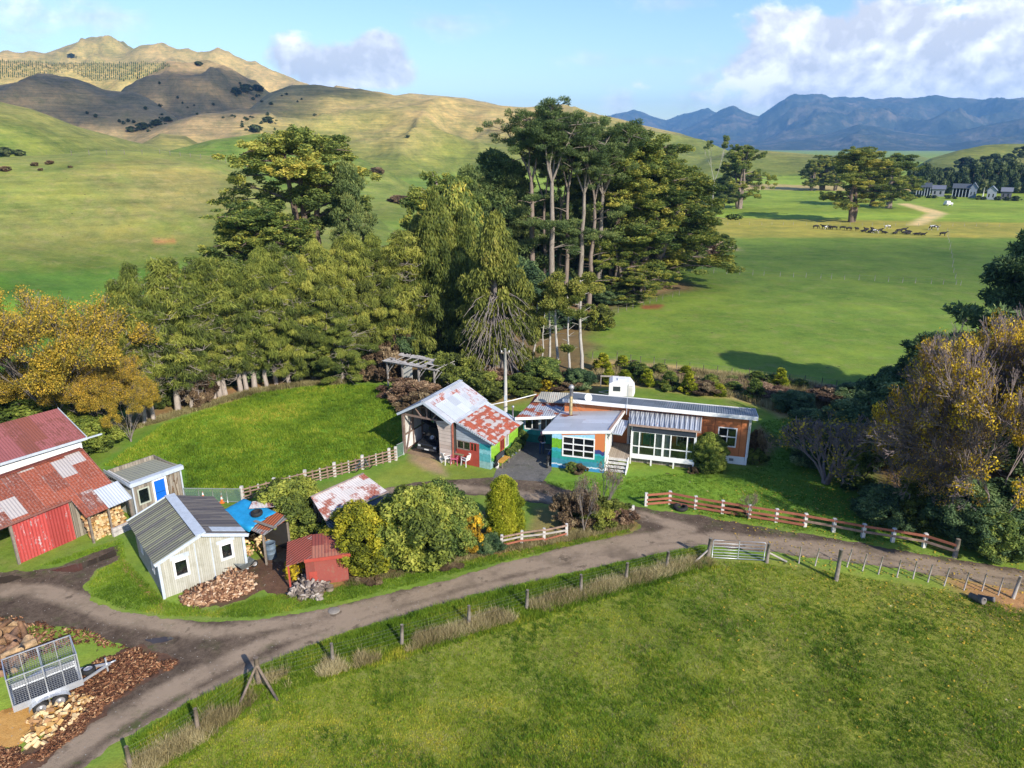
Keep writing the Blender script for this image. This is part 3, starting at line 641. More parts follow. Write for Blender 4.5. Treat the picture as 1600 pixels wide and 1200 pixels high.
class Bld:
    def __init__(s, name, label, cat, O, yaw, group=None):
        s.O = Vector((O[0], O[1], 0)); s.yaw = R(yaw); s.o = thing(name, label, cat, s.O, s.yaw, group)
        s.u = Vector((math.cos(s.yaw), math.sin(s.yaw), 0)); s.w = Vector((-math.sin(s.yaw), math.cos(s.yaw), 0))
    def lp(s, x, y, z=0.):
        d = px(x, y, z)-s.O; return Vector((d.dot(s.u), d.dot(s.w), z))
    def part(s, name, mb, mat, parent=None, bevel=0., label=None):
        o = mb.build(name, mat, parent or s.o, bevel)
        if label: o['label'] = label
        return o
    def window(s, A, B, z0, z1, vs=(), hs=(), mat=None, fw=.07, glass=None, name='window', parent=None, proud=.03, label=None):
        A = Vector((A[0], A[1], 0)); B = Vector((B[0], B[1], 0)); L = (B-A).length; d = (B-A)/L; n = Vector((d.y, -d.x, 0))
        def pt(u, z, k): return A+d*u+Vector((0, 0, z))+n*k
        def bx(m, u0, u1, a, b2, k0, k1): m.hexa([pt(u0, a, k1), pt(u1, a, k1), pt(u1, a, k0), pt(u0, a, k0)], [pt(u0, b2, k1), pt(u1, b2, k1), pt(u1, b2, k0), pt(u0, b2, k0)])
        m = MB(); k0, k1 = -.07, proud
        bx(m, -fw*.5, fw*.5, z0-fw*.5, z1+fw*.5, k0, k1); bx(m, L-fw*.5, L+fw*.5, z0-fw*.5, z1+fw*.5, k0, k1)
        bx(m, fw*.5, L-fw*.5, z0-fw*.5, z0+fw*.5, k0, k1); bx(m, fw*.5, L-fw*.5, z1-fw*.5, z1+fw*.5, k0, k1)
        for v in vs: bx(m, v*L-fw*.4, v*L+fw*.4, z0+fw*.5, z1-fw*.5, k0+.01, k1-.008)
        for h in hs:
            e = [0]+sorted(vs)+[1]; z = z0+h*(z1-z0)
            for i in range(len(e)-1):
                a = e[i]*L+(fw*.5 if i == 0 else fw*.4); c = e[i+1]*L-(fw*.5 if i == len(e)-2 else fw*.4); bx(m, a, c, z-fw*.4, z+fw*.4, k0+.01, k1-.008)
        o = m.build(name, mat or M_WHITE, parent or s.o); g = MB(); bx(g, fw*.4, L-fw*.4, z0+fw*.4, z1-fw*.4, -.045, -.035); g.build('pane', glass or M_GLASS, o)
        if label: o['label'] = label
        return o

# ---------------------------------------------------------------- the farmhouse
Hs = Bld('farmhouse', 'long orange house with low grey roofs, a glazed white veranda and a painted mural wall', 'house', (2.6, 42.6), -16)
TH = .12
# long wing
LF, LB, LR = 3.8, 6.4, 12.3
hole_w = (10.37, 11.5, 1.2, 2.5)
doors = [(4.45, 5.35, .62, 2.5), (6.0, 7.0, .62, 2.55), (7.75, 8.55, .9, 2.4)]
mb = MB(); mb.wall((0, LF), (LR, LF), TH, .55, 3.46, 3.46, [hole_w]+doors)
Hs.part('wall', mb, M_ORANGE, label='orange panelled front wall')
mb = MB(); mb.wall((LR, LF+TH), (LR, LB), TH, .55, 3.43, 2.92); mb.wall((LR-TH, LB), (0, LB), TH, .55, 2.9, 2.9); mb.wall((0, LB-TH), (0, LF+TH), TH, 0, 2.92, 3.43)
Hs.part('wall', mb, M_ORANGE)
mb = MB()
for u in (9.35, 10.1, 11.75): mb.box(u-.012, u+.012, LF-.008, LF, .56, 3.44)
for a, c in ((9.36, 10.08), (11.77, 12.29)): mb.box(a, c, LF-.009, LF, 2.52, 2.545)
for u in (1.5, 3.2, 4.9, 6.6, 8.2): mb.box(u-.012, u+.012, LF-.008, LF, 2.9, 3.44)
Hs.part('panel_joint', mb, plain('joint', (.17, .055, .03), .9))
mb = MB(); mb.box(LR+.0, LR+.05, LF-.05, LF+.0, .55, 3.45); mb.box(LR-.05, LR, LF-.05, LF-.001, .55, 3.44); Hs.part('corner_trim', mb, M_OFFW)
mb = MB(); mb.wall((8.98, LF-.02), (LR+.02, LF-.02), .12, -.02, .55, .55); mb.wall((LR+.02, LF+.1), (LR+.02, LB), .12, -.02, .55, .55); fnd = Hs.part('foundation', mb, M_WHITE)
mb = MB(); mb.box(11.2, 11.48, LF-.035, LF-.021, .2, .38)
Hs.part('vent', mb, plain('vent_grille', (.2, .21, .21), .6), fnd)
Hs.window((hole_w[0], LF), (hole_w[1], LF), 1.2, 2.5, [.5], [.52])
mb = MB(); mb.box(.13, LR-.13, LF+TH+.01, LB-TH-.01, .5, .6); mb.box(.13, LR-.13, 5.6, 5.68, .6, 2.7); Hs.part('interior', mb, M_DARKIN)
mb = MB(); FL, FRt, BRt, BLt = Vector((-.05, 3.42, 3.58)), Vector((12.68, 3.42, 3.58)), Vector((12.68, 6.62, 2.95)), Vector((-.05, 6.62, 2.95))
mb.slab([FL, FRt, BRt, BLt], .05); rf = Hs.part('roof', mb, M_GREYROOF, label='long slate grey roof over the rear wing')
mb = MB(); mb.box(-.05, 12.70, 3.385, 3.418, 3.34, 3.60); mb.hexa([(12.685, 3.42, 3.34), (12.71, 3.42, 3.34), (12.71, 6.63, 2.71), (12.685, 6.63, 2.71)], [(12.685, 3.42, 3.60), (12.71, 3.42, 3.60), (12.71, 6.63, 2.97), (12.685, 6.63, 2.97)])
mb.box(-.05, 12.70, 6.635, 6.66, 2.72, 3.0); Hs.part('fascia', mb, M_WHITE, rf)
mb = MB(); mb.box(.0, 12.3, 3.43, 3.79, 3.40, 3.44); Hs.part('soffit', mb, M_ORANGE, rf)
# front wing
w_f = (.72, 2.77, .92, 2.26)
mb = MB(); mb.wall((0, 0), (3.45, 0), TH, -.02, 2.36, 2.86, [w_f]); Hs.part('mural_wall', mb, M_MURALF, label='front wall painted with sea, green hills and a blue mountain')
Hs.window((w_f[0], 0), (w_f[1], 0), w_f[2], w_f[3], [.335, .67], [.33, .64], fw=.08)
mb = MB(); mb.wall((3.45, TH), (3.45, 3.79), TH, -.02, 2.86, 2.92, [(.35, .95, .75, 2.3), (1.2, 1.75, .62, 2.35), (2.0, 2.6, .62, 2.35), (2.8, 3.4, .75, 2.35)]); Hs.part('wall', mb, plain('pale_green_paint', (.55, .62, .55), .6, var=.2, scale=2))
for a, c, z0, z1 in ((.35, .95, .75, 2.3), (2.8, 3.4, .75, 2.35)): Hs.window((3.45, TH+a), (3.45, TH+c), z0, z1, [], [.6])
for a, c in ((1.2, 1.75), (2.0, 2.6)):
    dr = Hs.window((3.45, TH+a), (3.45, TH+c), .62, 2.35, [], [.35], name='glazed_door')
mb = MB(); mb.wall((0, LF-.01), (0, TH), TH, -.02, 2.4, 2.36); Hs.part('wall', mb, M_TEAL)
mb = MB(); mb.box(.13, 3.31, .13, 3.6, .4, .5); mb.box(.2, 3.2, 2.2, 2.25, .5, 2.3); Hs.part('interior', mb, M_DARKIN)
FL = Hs.lp(846.8, 674.8, 2.46); FRt = Hs.lp(954, 671.8, 2.99); BRt = Hs.lp(978.8, 637.5, 3.02); BLt = FL+(BRt-FRt)
FL.y = FRt.y = min(FL.y, FRt.y)*.5+max(FL.y, FRt.y)*.5
mb = MB(); mb.slab([FL, FRt, BRt, BLt], .05); rw = Hs.part('roof', mb, M_SILVER2, label='pale zinc roof of the front wing')
mb = MB(); mb.bar(FL+Vector((0, -.02, -.09)), FRt+Vector((0, -.02, -.09)), .03, .2); mb.bar(FRt+Vector((.025, 0, -.08)), BRt+Vector((.025, 0, -.08)), .035, .18); Hs.part('fascia', mb, M_WHITE, rw)
mb = MB(); mb.bar(FRt+Vector((-.06, .1, .03)), BRt+Vector((-.06, 0, .03)), .14, .05); Hs.part('barge_flashing', mb, M_BROWNTRIM, rw)
# porch between wing and veranda
mb = MB(); mb.slab([Hs.lp(950, 676, 2.62), Hs.lp(972, 679, 2.62), Hs.lp(984, 657.5, 2.70), Hs.lp(962, 654, 2.70)], .04); pr = Hs.part('porch_roof', mb, M_SILVER2)
mb = MB(); mb.bar(Hs.lp(950, 676, 2.56)+Vector((0, -.02, 0)), Hs.lp(972, 679, 2.56)+Vector((0, -.02, 0)), .03, .12); Hs.part('fascia', mb, M_WHITE, pr)
# veranda
VF = 1.97; DZ = .62
mb = MB(); q = [Vector((4.75, VF-.32, 2.93)), Vector((9.25, VF-.32, 2.93)), Vector((9.25, LF-.01, 3.12)), Vector((4.45, LF-.01, 3.12))]
mb.slab(q, .04); vr = Hs.part('veranda_roof', mb, M_SILVER, label='ribbed silver roof over the glazed veranda')
mb = MB()
for i in range(15):
    f = (i+.3)/14.6; a = q[0].lerp(q[1], f)+Vector((0, -.01, .015)); c = q[3].lerp(q[2], f)+Vector((0, 0, .015)); mb.bar(a, c, .045, .045)
Hs.part('roof_rib', mb, plain('dark_rib', (.11, .12, .14), .5), vr)
mb = MB(); mb.box(4.72, 9.28, VF-.35, VF-.325, 2.80, 2.94); Hs.part('gutter', mb, M_BROWNTRIM, vr)
mb = MB(); mb.hexa([(4.95, VF-.05, 2.34), (8.97, VF-.05, 2.34), (8.97, VF-.01, 2.34), (4.95, VF-.01, 2.34)], [(4.95, VF-.26, 2.80), (8.97, VF-.26, 2.80), (8.97, VF-.22, 2.80), (4.95, VF-.22, 2.80)])
Hs.part('blind', mb, M_NAVY, label='rolled navy blind above the veranda glass')
mb = MB(); mb.box(3.47, 8.98, VF, LF-.005, DZ-.06, DZ); mb.box(3.47, 4.86, 1.35, VF, DZ-.06, DZ-.001); Hs.part('deck', mb, M_DECK)
mb = MB(); mb.box(4.86, 9.0, VF-.035, VF-.001, .42, .68)
for u in (4.9, 6.25, 7.7, 8.94): mb.box(u-.045, u+.045, VF-.03, VF+.05, -.02, .42)
Hs.part('deck_frame', mb, M_WHITE)
mb = MB(); mb.box(4.9, 8.95, VF+.3, VF+.34, -.02, .55); Hs.part('skirting', mb, M_WOODG)
xs = [4.93, 5.42, 6.42, 6.95, 7.43, 8.47, 8.96]
mb = MB()
for i, u in enumerate(xs):
    wd = .075 if i in (0, 3, 6) else .038; mb.box(u-wd, u+wd, VF-.03, VF+.03, .68, 2.36)
for i in range(len(xs)-1): mb.box(xs[i]+.04, xs[i+1]-.04, VF-.025, VF+.025, 1.27, 1.34); mb.box(xs[i]+.04, xs[i+1]-.04, VF-.025, VF+.025, 2.30, 2.36); mb.box(xs[i]+.04, xs[i+1]-.04, VF-.025, VF+.025, .68, .75)
mb.box(8.92, 9.0, VF+.05, LF-.02, .68, .75); mb.box(8.92, 9.0, VF+.05, LF-.02, 2.8, 2.9); mb.box(8.92, 9.0, LF-.12, LF-.02, .76, 2.79); mb.box(8.93, 8.99, VF+.05, LF-.13, 1.3, 1.36)
mb.box(8.9, 9.0, VF+.031, VF+.049, .62, 2.9); mb.box(4.86, 4.96, VF+.032, VF+.1, .62, 2.9); mb.box(4.88, 9.0, VF-.02, VF+.04, 2.37, 2.89)
vw = Hs.part('veranda_window', mb, M_WHITE, label='white framed glazing along the veranda')
mb = MB(); mb.box(5.0, 8.9, VF-.004, VF+.004, .7, 2.34); mb.box(8.955, 8.965, VF+.06, LF-.1, .72, 2.8); Hs.part('pane', mb, M_GLASSC, vw)
for a, c, z0, z1 in doors:
    Hs.window((a, LF), (c, LF), z0, z1, [.5], [.5] if z0 > .7 else [.33, .66], name='french_door' if z0 < .7 else 'window')
def curtain(part, u0, u1, v, z0, z1, mat, n=9, amp=.025):
    mb = MB(); P = [(u0+(u1-u0)*i/(2*n), v+amp*(i % 2)) for i in range(2*n+1)]
    mb.add([(x, y, z0) for x, y in P]+[(x, y, z1) for x, y in P]+[(x, y+.012, z0) for x, y in P]+[(x, y+.012, z1) for x, y in P], [f for i in range(2*n) for k in (len(P),) for f in ((i, i+1, k+i+1, k+i), (2*k+i+1, 2*k+i, 3*k+i, 3*k+i+1))]); return part('curtain', mb, mat)
M_NET = plain('net_curtain', (.62, .62, .60), .9)
for u0, u1 in ((5.05, 5.4), (6.5, 6.9), (7.0, 7.38)): curtain(Hs.part, u0, u1, VF+.1, .76, 2.3, M_NET)
mb = MB(); mb.box(5.5, 6.3, LF-.03, LF-.002, .7, 2.45); Hs.part('wall_hanging', mb, plain('teal_cloth', (.03, .30, .24), .8, var=.4, scale=4))
mb = MB(); mb.box(8.0, 8.7, 2.35, 2.9, DZ, 1.15); mb.box(8.0, 8.7, 2.9, 3.05, DZ, 1.5)
for u in (8.0, 8.6): mb.box(u, u+.1, 2.3, 2.9, 1.15, 1.3)
tag(Hs.part('armchair', mb, plain('brown_fabric', (.16, .10, .08), .9)), None)
bpy.data.objects['armchair'].parent = None; ac = bpy.data.objects['armchair']; ac.location = Hs.O; ac.rotation_euler = (0, 0, Hs.yaw); tag(ac, 'brown armchair standing behind the veranda glass', 'armchair')
for u in (12.22, 4.55): mb = MB(); mb.tube([(u, LF-.06, .3 if u > 5 else .7), (u, LF-.06, 3.3)], .04, 6); Hs.part('downpipe', mb, M_WHITE)
# steps
mb = MB()
for i in range(4):
    z = DZ-.06-.15*i; y1 = 1.35-.27*i; mb.box(3.56, 4.80, y1-.30, y1, z-.05, z); mb.box(3.56, 4.80, y1-.02, y1+.0, z-.16, z-.051)
st = Hs.part('steps', mb, M_OFFW)
for u in (3.49, 4.81):
    mb = MB(); mb.hexa([(u, .10, -.02), (u+.06, .10, -.02), (u+.06, 1.34, -.02), (u, 1.34, -.02)], [(u, .10, .14), (u+.06, .10, .14), (u+.06, 1.34, .70), (u, 1.34, .70)]); Hs.part('stringer', mb, M_WHITE, st)
# rear left block with a glazed porch
RF = 3.62
mb = MB(); mb.wall((-2.9, RF), (-.01, RF), .1, -.02, 2.22, 2.22, [(.12, 1.15, 1.0, 1.92), (1.25, 2.05, 1.0, 1.92), (2.15, 2.8, .05, 1.95)]); Hs.part('mural_wall', mb, M_MURALB, label='teal painted porch wall behind the driveway')
Hs.window((-2.78, RF), (-1.75, RF), 1.0, 1.92, [.5], []); Hs.window((-1.65, RF), (-.85, RF), 1.0, 1.92, [.5], [])
dw = Hs.window((-.75, RF), (-.1, RF), .05, 1.95, [], [.5], name='glazed_door')
mb = MB(); mb.wall((-2.9, 7.), (-2.9, RF+.1), .1, -.02, 2.3, 2.22); mb.wall((-.1, 7.), (-2.8, 7.), .1, -.02, 2.4, 2.4); Hs.part('wall', mb, M_REDPAINT)
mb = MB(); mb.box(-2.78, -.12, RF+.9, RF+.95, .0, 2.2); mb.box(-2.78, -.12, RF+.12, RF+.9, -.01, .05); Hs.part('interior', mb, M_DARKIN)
FL = Hs.lp(804.7, 652.5, 2.36); FRt = Hs.lp(873, 649.5, 2.38); BRt = Hs.lp(892, 626.5, 2.62); BLt = Hs.lp(835.5, 625, 2.60)
mb = MB(); mb.slab([FL, FRt, BRt, BLt], .05); rr_ = Hs.part('roof', mb, M_BANDED, label='low roof striped with bands of rust')
mb = MB(); mb.bar(FL+Vector((0, -.02, -.09)), FRt+Vector((0, -.02, -.09)), .03, .2); Hs.part('fascia', mb, M_WHITE, rr_)
FL = Hs.lp(834, 627, 2.72); FRt = Hs.lp(888, 630, 2.72); BRt = Hs.lp(893, 614, 2.95); BLt = Hs.lp(846, 612, 2.95)
mb = MB(); mb.slab([FL, FRt, BRt, BLt], .05); Hs.part('roof', mb, iron('beige_roof', (.40, .38, .31), amount=.05, metal=.0, rough=.8), label='pale beige roof at the back corner')
mb = MB(); mb.wall((FL.x+.1, FL.y+.15), (FRt.x-.1, FRt.y+.15), .08, 1.5, 2.64, 2.64); Hs.part('wall', mb, M_REDPAINT)
# flue, dish, mast
fb = Hs.lp(891.7, 648, 2.6); fx, fy = fb.x, fb.y
mb = MB(); mb.lathe([(.115, 2.45), (.115, 3.85), (.105, 3.86), (.105, 4.45)], 14, (fx, fy, 0)); fl = Hs.part('chimney_flue', mb, plain('stained_flue', (.40, .32, .17), .55, .3, var=.35, scale=5))
mb = MB(); mb.lathe([(.105, 3.95), (.125, 3.96), (.125, 4.5), (.19, 4.5), (.19, 4.66), (.05, 4.78), (.0, 4.78)], 14, (fx, fy, 0)); Hs.part('cowl', mb, plain('flue_cowl', (.36, .35, .34), .5, .4), fl)
mb = MB()
for dx, dy in ((-.9, -.5), (.95, .55), (.8, -.5)): mb.tube([(fx, fy, 3.9), (fx+dx, fy+dy, 2.72+.12*dx)], .008, 4)
Hs.part('guy_wire', mb, plain('wire', (.2, .2, .2), .5), fl)
mb = MB(); k = Vector((fx, fy, 0)); n_ = 26
sl = lambda p: 2.46+(p.x-(-.65))*.1225
def rust_sheet(cx, cy, rx, ry):
    pts = []
    for i in range(n_):
        a = 2*math.pi*i/n_; r_ = 1+.3*math.sin(3*a+1)+.2*math.sin(7*a); p = Vector((cx+rx*r_*math.cos(a), cy+ry*r_*math.sin(a), 0)); p.z = rwz(p)+.006; pts.append(p)
    return pts
rq = [v.co.copy() for v in rw.data.vertices][4:8]; nn = (rq[1]-rq[0]).cross(rq[3]-rq[0])
rwz = lambda p: rq[0].z-(nn.x*(p.x-rq[0].x)+nn.y*(p.y-rq[0].y))/nn.z
mb.add(rust_sheet(fx-.25, fy-.1, .55, .22), [tuple(range(n_))]); Hs.part('rust_stain', mb, plain('flashing_rust', (.26, .085, .045), .9, var=.5, scale=6), rw)
dp = Hs.lp(919, 630, 3.3); c = Vector((dp.x, dp.y-.1, 3.72))
mb = MB(); ax = Vector((.45, -.75, .48)).normalized(); Mx = ax.to_track_quat('Z', 'Y').to_matrix()
mb.lathe([(0, 0.0), (.12, .012), (.22, .04), (.27, .068), (.26, .072), (.21, .046), (.11, .018), (0, .008)], 20, c, Mx); ds = Hs.part('satellite_dish', mb, plain('dish', (.62, .66, .70), .45))
mb = MB(); mb.tube([(c.x, c.y+.03, 3.4), (c.x, c.y+.03, c.z)], .02, 6); mb.tube([c, c+ax*.42+Vector((0, 0, -.1))], .012, 5); Hs.part('bracket', mb, M_GREYTRIM, ds)
mp = Hs.lp(979, 646, 3.0)
mb = MB(); mb.tube([(mp.x, mp.y, 2.9), (mp.x, mp.y, 5.1)], .018, 6); mb.tube([(mp.x-.3, mp.y, 4.95), (mp.x+.3, mp.y, 4.95)], .008, 4); Hs.part('aerial_mast', mb, M_GREYTRIM)

# ---------------------------------------------------------------- garage with lean-to workshop
G = Bld('open_garage', 'open fronted garage with grey gable roof and a lean-to roofed in patchy orange rust', 'garage', (-7.4, 44.8), -26)
GW, GD, LE = 3.95, 4.4, 6.55
mb = MB(); mb.wall((GW, GD), (0, GD), .06, -.02, 3.1, 3.1); mb.add([], [])
mb.ext([(0, GD-.06, 3.1), (GW, GD-.06, 3.1), (GW/2, GD-.06, 4.15)], (0, .06, 0)); G.part('wall', mb, M_WOODG, label='rear wall')
mb = MB(); mb.wall((0, GD-.06), (0, .12), .03, 1.4, 3.05, 3.05); G.part('wall', mb, plain('pale_lining', (.55, .53, .49), .8, var=.2, grime=.4))
mb = MB(); mb.wall((0, GD-.06), (0, .12), .031, .25, 1.3, 1.3, [(0.5, 1.2, .3, 1.25)]); G.part('wall', mb, plain('white_lining', (.70, .70, .68), .7, var=.1, grime=.3))
mb = MB()
for v in (.06, 1.1, 2.2, 3.3, 4.3): mb.box(.035, .12, v-.04, v+.04, -.02, 3.06)
for z in (.22, 1.34, 2.95): 
    for a, c_ in ((.1, 1.06), (1.14, 2.16), (2.24, 3.26), (3.34, 4.26)): mb.box(.04, .11, a, c_, z-.04, z+.04)
mb.bar((.15, .1, .1), (.15, 1.05, 2.8), .06); mb.bar((.15, 2.2, 2.8), (.15, 3.3, .3), .06)
mb.box(-.04, .1, -.06, .02, -.02, 3.1); mb.box(.1, 2.75, -.05, .03, 2.83, 2.95)
mb.bar((1.97, 0, 2.95), (1.97, 0, 4.1), .08); mb.bar((1.0, 0, 3.55), (1.5, 0, 2.95), .07); mb.bar((2.9, 0, 3.55), (2.4, 0, 2.95), .07)
mb.bar((.02, .0, 3.05), (1.97, 0, 4.08), .08); mb.bar((1.97, 0, 4.08), (3.9, 0, 3.05), .08)
for v in (1.5, 3.0): mb.bar((.02, v, 3.05), (1.97, v, 4.08), .07); mb.bar((1.97, v, 4.08), (3.9, v, 3.05), .07); mb.bar((.1, v, 2.98), (3.85, v, 2.98), .07)
G.part('frame', mb, plain('reddish_timber', (.23, .16, .13), .9, var=.4, scale=4))
mb = MB(); arch = [(3.92, -.03, -.02), (3.92, -.03, 3.0), (2.62, -.03, 2.86), (2.75, -.03, 2.55), (2.86, -.03, 2.1), (2.88, -.03, 1.0), (2.88, -.03, -.02)]
mb.ext(arch, (0, .05, 0)); G.part('front_panel', mb, M_PALEBOARD, label='pale boarded panel beside the open bay')
mb = MB(); mb.box(3.87, 3.99, -.075, -.031, -.02, 3.02); G.part('corner_post', mb, plain('flaking_red_post', (.50, .16, .10), .8, var=.4, scale=5))
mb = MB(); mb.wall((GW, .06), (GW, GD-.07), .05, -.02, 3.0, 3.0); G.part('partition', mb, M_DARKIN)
mb = MB(); a0 = Vector((-.12, -.42, 3.06)); a1 = Vector((1.97, -.42, 4.20)); e = Vector((0, 5.0, 0))
mb.slab([a0, a1, a1+e, a0+e], .04); gr = G.part('roof', mb, M_SILVER, label='grey iron roof slope facing left')
mb = MB(); a2 = Vector((4.1, -.42, 3.04)); mb.slab([a1, a2, a2+e, a1+e], .04); gr2 = G.part('roof', mb, M_SILVRUST, label='grey iron roof slope with strips of rust')
mb = MB(); mb.bar(a1+Vector((0, .0, .02)), a1+e+Vector((0, 0, .02)), .3, .03); G.part('ridge_cap', mb, M_SILVER2, gr2)
mb = MB(); mb.bar(a0+Vector((0, -.02, -.07)), a1+Vector((0, -.02, -.07)), .03, .16); mb.bar(a1+Vector((0, -.02, -.07)), a2+Vector((0, -.02, -.07)), .03, .16); G.part('barge_board', mb, M_GREYTRIM, gr)
mb = MB(); mid = a1.lerp(a2, .28)+Vector((0, .5, .03)); mid2 = a1.lerp(a2, .98)+Vector((0, .5, .03)); mb.slab([mid, mid2, mid2+Vector((0, 2.8, 0)), mid+Vector((0, 2.8, 0))], .02); G.part('patch_sheet', mb, M_SILVER2, gr2)
# lean-to
mb = MB(); mb.wall((GW+.05, .3), (LE, .3), .06, -.02, 2.96, 2.05, [(.05, 1.55, 1.05, 1.62)]); G.part('wall', mb, M_GREYWALL, label='blue-grey iron gable of the lean-to')
mb = MB(); mb.box(GW+.06, 5.72, .262, .298, -.02, 1.02); mb.box(5.55, 5.72, .262, .298, 1.02, 1.64); dd = G.part('door', mb, M_REDPAINT, label='wide red workshop door')
mb = MB(); mb.box(4.95, 5.1, .245, .261, .82, .88); G.part('handle', mb, M_WHITE, dd)
G.window((GW+.1, .3), (5.02, .3), 1.05, 1.62, [.5], [], mat=M_TIMBER, fw=.06); G.window((5.05, .3), (5.52, .3), 1.05, 1.62, [.5], [], mat=M_REDPAINT, fw=.06)
curtain(G.part, GW+.12, GW+1.5, .39, 1.05, 1.62, M_CURTAIN, 12)
mb = MB(); mb.box(5.73, LE+.0, .270, .299, -.02, 1.72); G.part('mural_panel', mb, M_MURALT, label='teal painted panel at the corner')
mb = MB(); mb.wall((LE, .36), (LE, GD), .06, -.02, 2.05, 2.05, [(1.3, 1.85, .75, 1.55), (2.05, 2.5, .75, 1.55)]); G.part('mural_wall', mb, M_MURALG, label='lime green painted side wall')
G.window((LE, 1.66), (LE, 2.21), .75, 1.55, [.5], [], mat=M_REDPAINT); G.window((LE, 2.41), (LE, 2.86), .75, 1.55, [.5], [], mat=M_OFFW)
mb = MB(); mb.wall((LE-.06, GD), (GW+.05, GD), .06, -.02, 2.05, 2.9); G.part('wall', mb, M_WOODG)
mb = MB(); b0 = Vector((4.0, .05, 3.06)); b1 = Vector((6.98, .05, 1.90)); e2 = Vector((0, 4.35, 0)); mb.slab([b0, b1, b1+e2*.88, b0+e2*.88], .04); lr = G.part('lean_to_roof', mb, M_PATCH, label='lean-to roof mottled orange and white with rust')
mb = MB(); mb.slab([b0+e2*.885, b1+e2*.885, b1+e2, b0+e2], .04); mb.bar(b0+Vector((0, -.02, 0)), b1+Vector((0, -.02, 0)), .06, .12); mb.slab([b0+Vector((-.05, 0, .03)), b0+Vector((.28, 0, -.08)), b0+e2+Vector((.28, 0, -.08)), b0+e2+Vector((-.05, 0, .03))], .02); G.part('flashing', mb, M_SILVER2, lr)
mb = MB(); mb.lathe([(.05, 1.9), (.05, 3.0), (.09, 3.0), (.09, 3.1), (0, 3.15)], 10, (6.3, 4.1, 0)); G.part('flue', mb, M_SILVER)
mb = MB(); mb.box(.12, GW-.06, .05, GD-.1, -.02, .012); G.part('floor', mb, plain('earth_floor', (.27, .19, .12), .95, var=.3, scale=1.5))

# ---------------------------------------------------------------- derelict frame shed under the trees
O = px(607, 603); Dl = Bld('derelict_shelter', 'derelict open shelter of grey posts with a broken white sheet roof below the trees', 'shelter', (O.x, O.y), -28)
mb = MB(); W_, D_ = 4.9, 2.4
M_BLEACH = plain('bleached_timber', (.32, .29, .26), .9, var=.3, scale=4)
for u in (0, 1.6, 3.3, W_):
    for v in (0, D_): mb = MB(); mb.box(u-.06, u+.06, v-.06, v+.06, -.05, 2.13-.1*(v > 0)); Dl.part('post', mb, M_BLEACH)
mb = MB()
for v, z in ((0, 2.2), (D_, 2.1)): mb.box(-.4, W_+.5, v-.05, v+.05, z-.06, z+.06)
for u in np.linspace(-.2, W_+.3, 8): mb.box(u-.035, u+.035, -.3, D_+.3, 2.27, 2.33)
for u in (0, 3.3, W_): mb.bar((u, -.07, 1.2), (u+.8, -.07, 2.15), .06); mb.bar((u+.0, .0, 1.5), (u, .9, 2.2), .06)
Dl.part('frame', mb, plain('bleached_frame', (.34, .32, .29), .9, var=.25, scale=4))
mb = MB(); rs = random.Random(3)
for i in range(9):
    for j in range(3):
        if rs.random() < .72:
            u = -.3+i*.62; v = -.35+j*1.0; z = 2.35+rs.uniform(0, .02); mb.slab([(u, v, z), (u+.58, v, z+.004), (u+.58, v+rs.uniform(.5, .97), z-.03), (u, v+.9, z)], .01)
Dl.part('roof', mb, plain('chalky_sheet', (.50, .47, .44), .8, var=.45, scale=2, grime=.5))
for bb in ((.3, 1.3, 1.8, 1.84, .3, 1.5), (4.1, 4.85, 2.2, 2.24, 0, 1.2)): mb = MB(); mb.box(*bb); Dl.part('panel', mb, M_OFFW)

# ---------------------------------------------------------------- barn and rusty shed on the left edge
P1 = px(132, 684, 3.0); Ba = Bld('red_roofed_barn', 'barn with faded purplish red roof and white wall under the yellow tree', 'barn', (P1.x, P1.y), 54)
mb = MB(); bu = -9.; q = [Vector((bu, 0, 3.0)), Vector((.1, 0, 3.0)), Vector((.1, 3.4, 4.15)), Vector((bu, 3.4, 4.15))]
mb.slab(q, .05); br_ = Ba.part('roof', mb, M_PURPLE)
mb = MB(); mb.slab([q[3], q[2], q[2]+Vector((0, 3.4, -1.15)), q[3]+Vector((0, 3.4, -1.15))], .05); Ba.part('roof', mb, M_PURPLE)
mb = MB(); mb.box(bu, .12, -.06, -.001, 2.85, 3.0); mb.bar((.12, 0, 2.98), (.12, 3.4, 4.13), .04, .16); mb.box(.1, 1.0, -.1, .0, 2.9, 2.98); Ba.part('gutter', mb, M_GREYTRIM, br_)
mb = MB(); mb.wall((bu, .2), (-.15, .2), .1, -.02, 2.98, 2.98); mb.ext([(-.15, .3, -.02), (-.15, 6.5, -.02), (-.15, 6.5, 3.0), (-.15, 3.4, 4.05), (-.15, .3, 2.95)], (-.1, 0, 0)); Ba.part('wall', mb, M_WHITE)

Rs = Bld('rusty_shed', 'rusty iron roofed shed with faded red iron wall beside stacked firewood', 'shed', (-24.83, 31.2), 59)
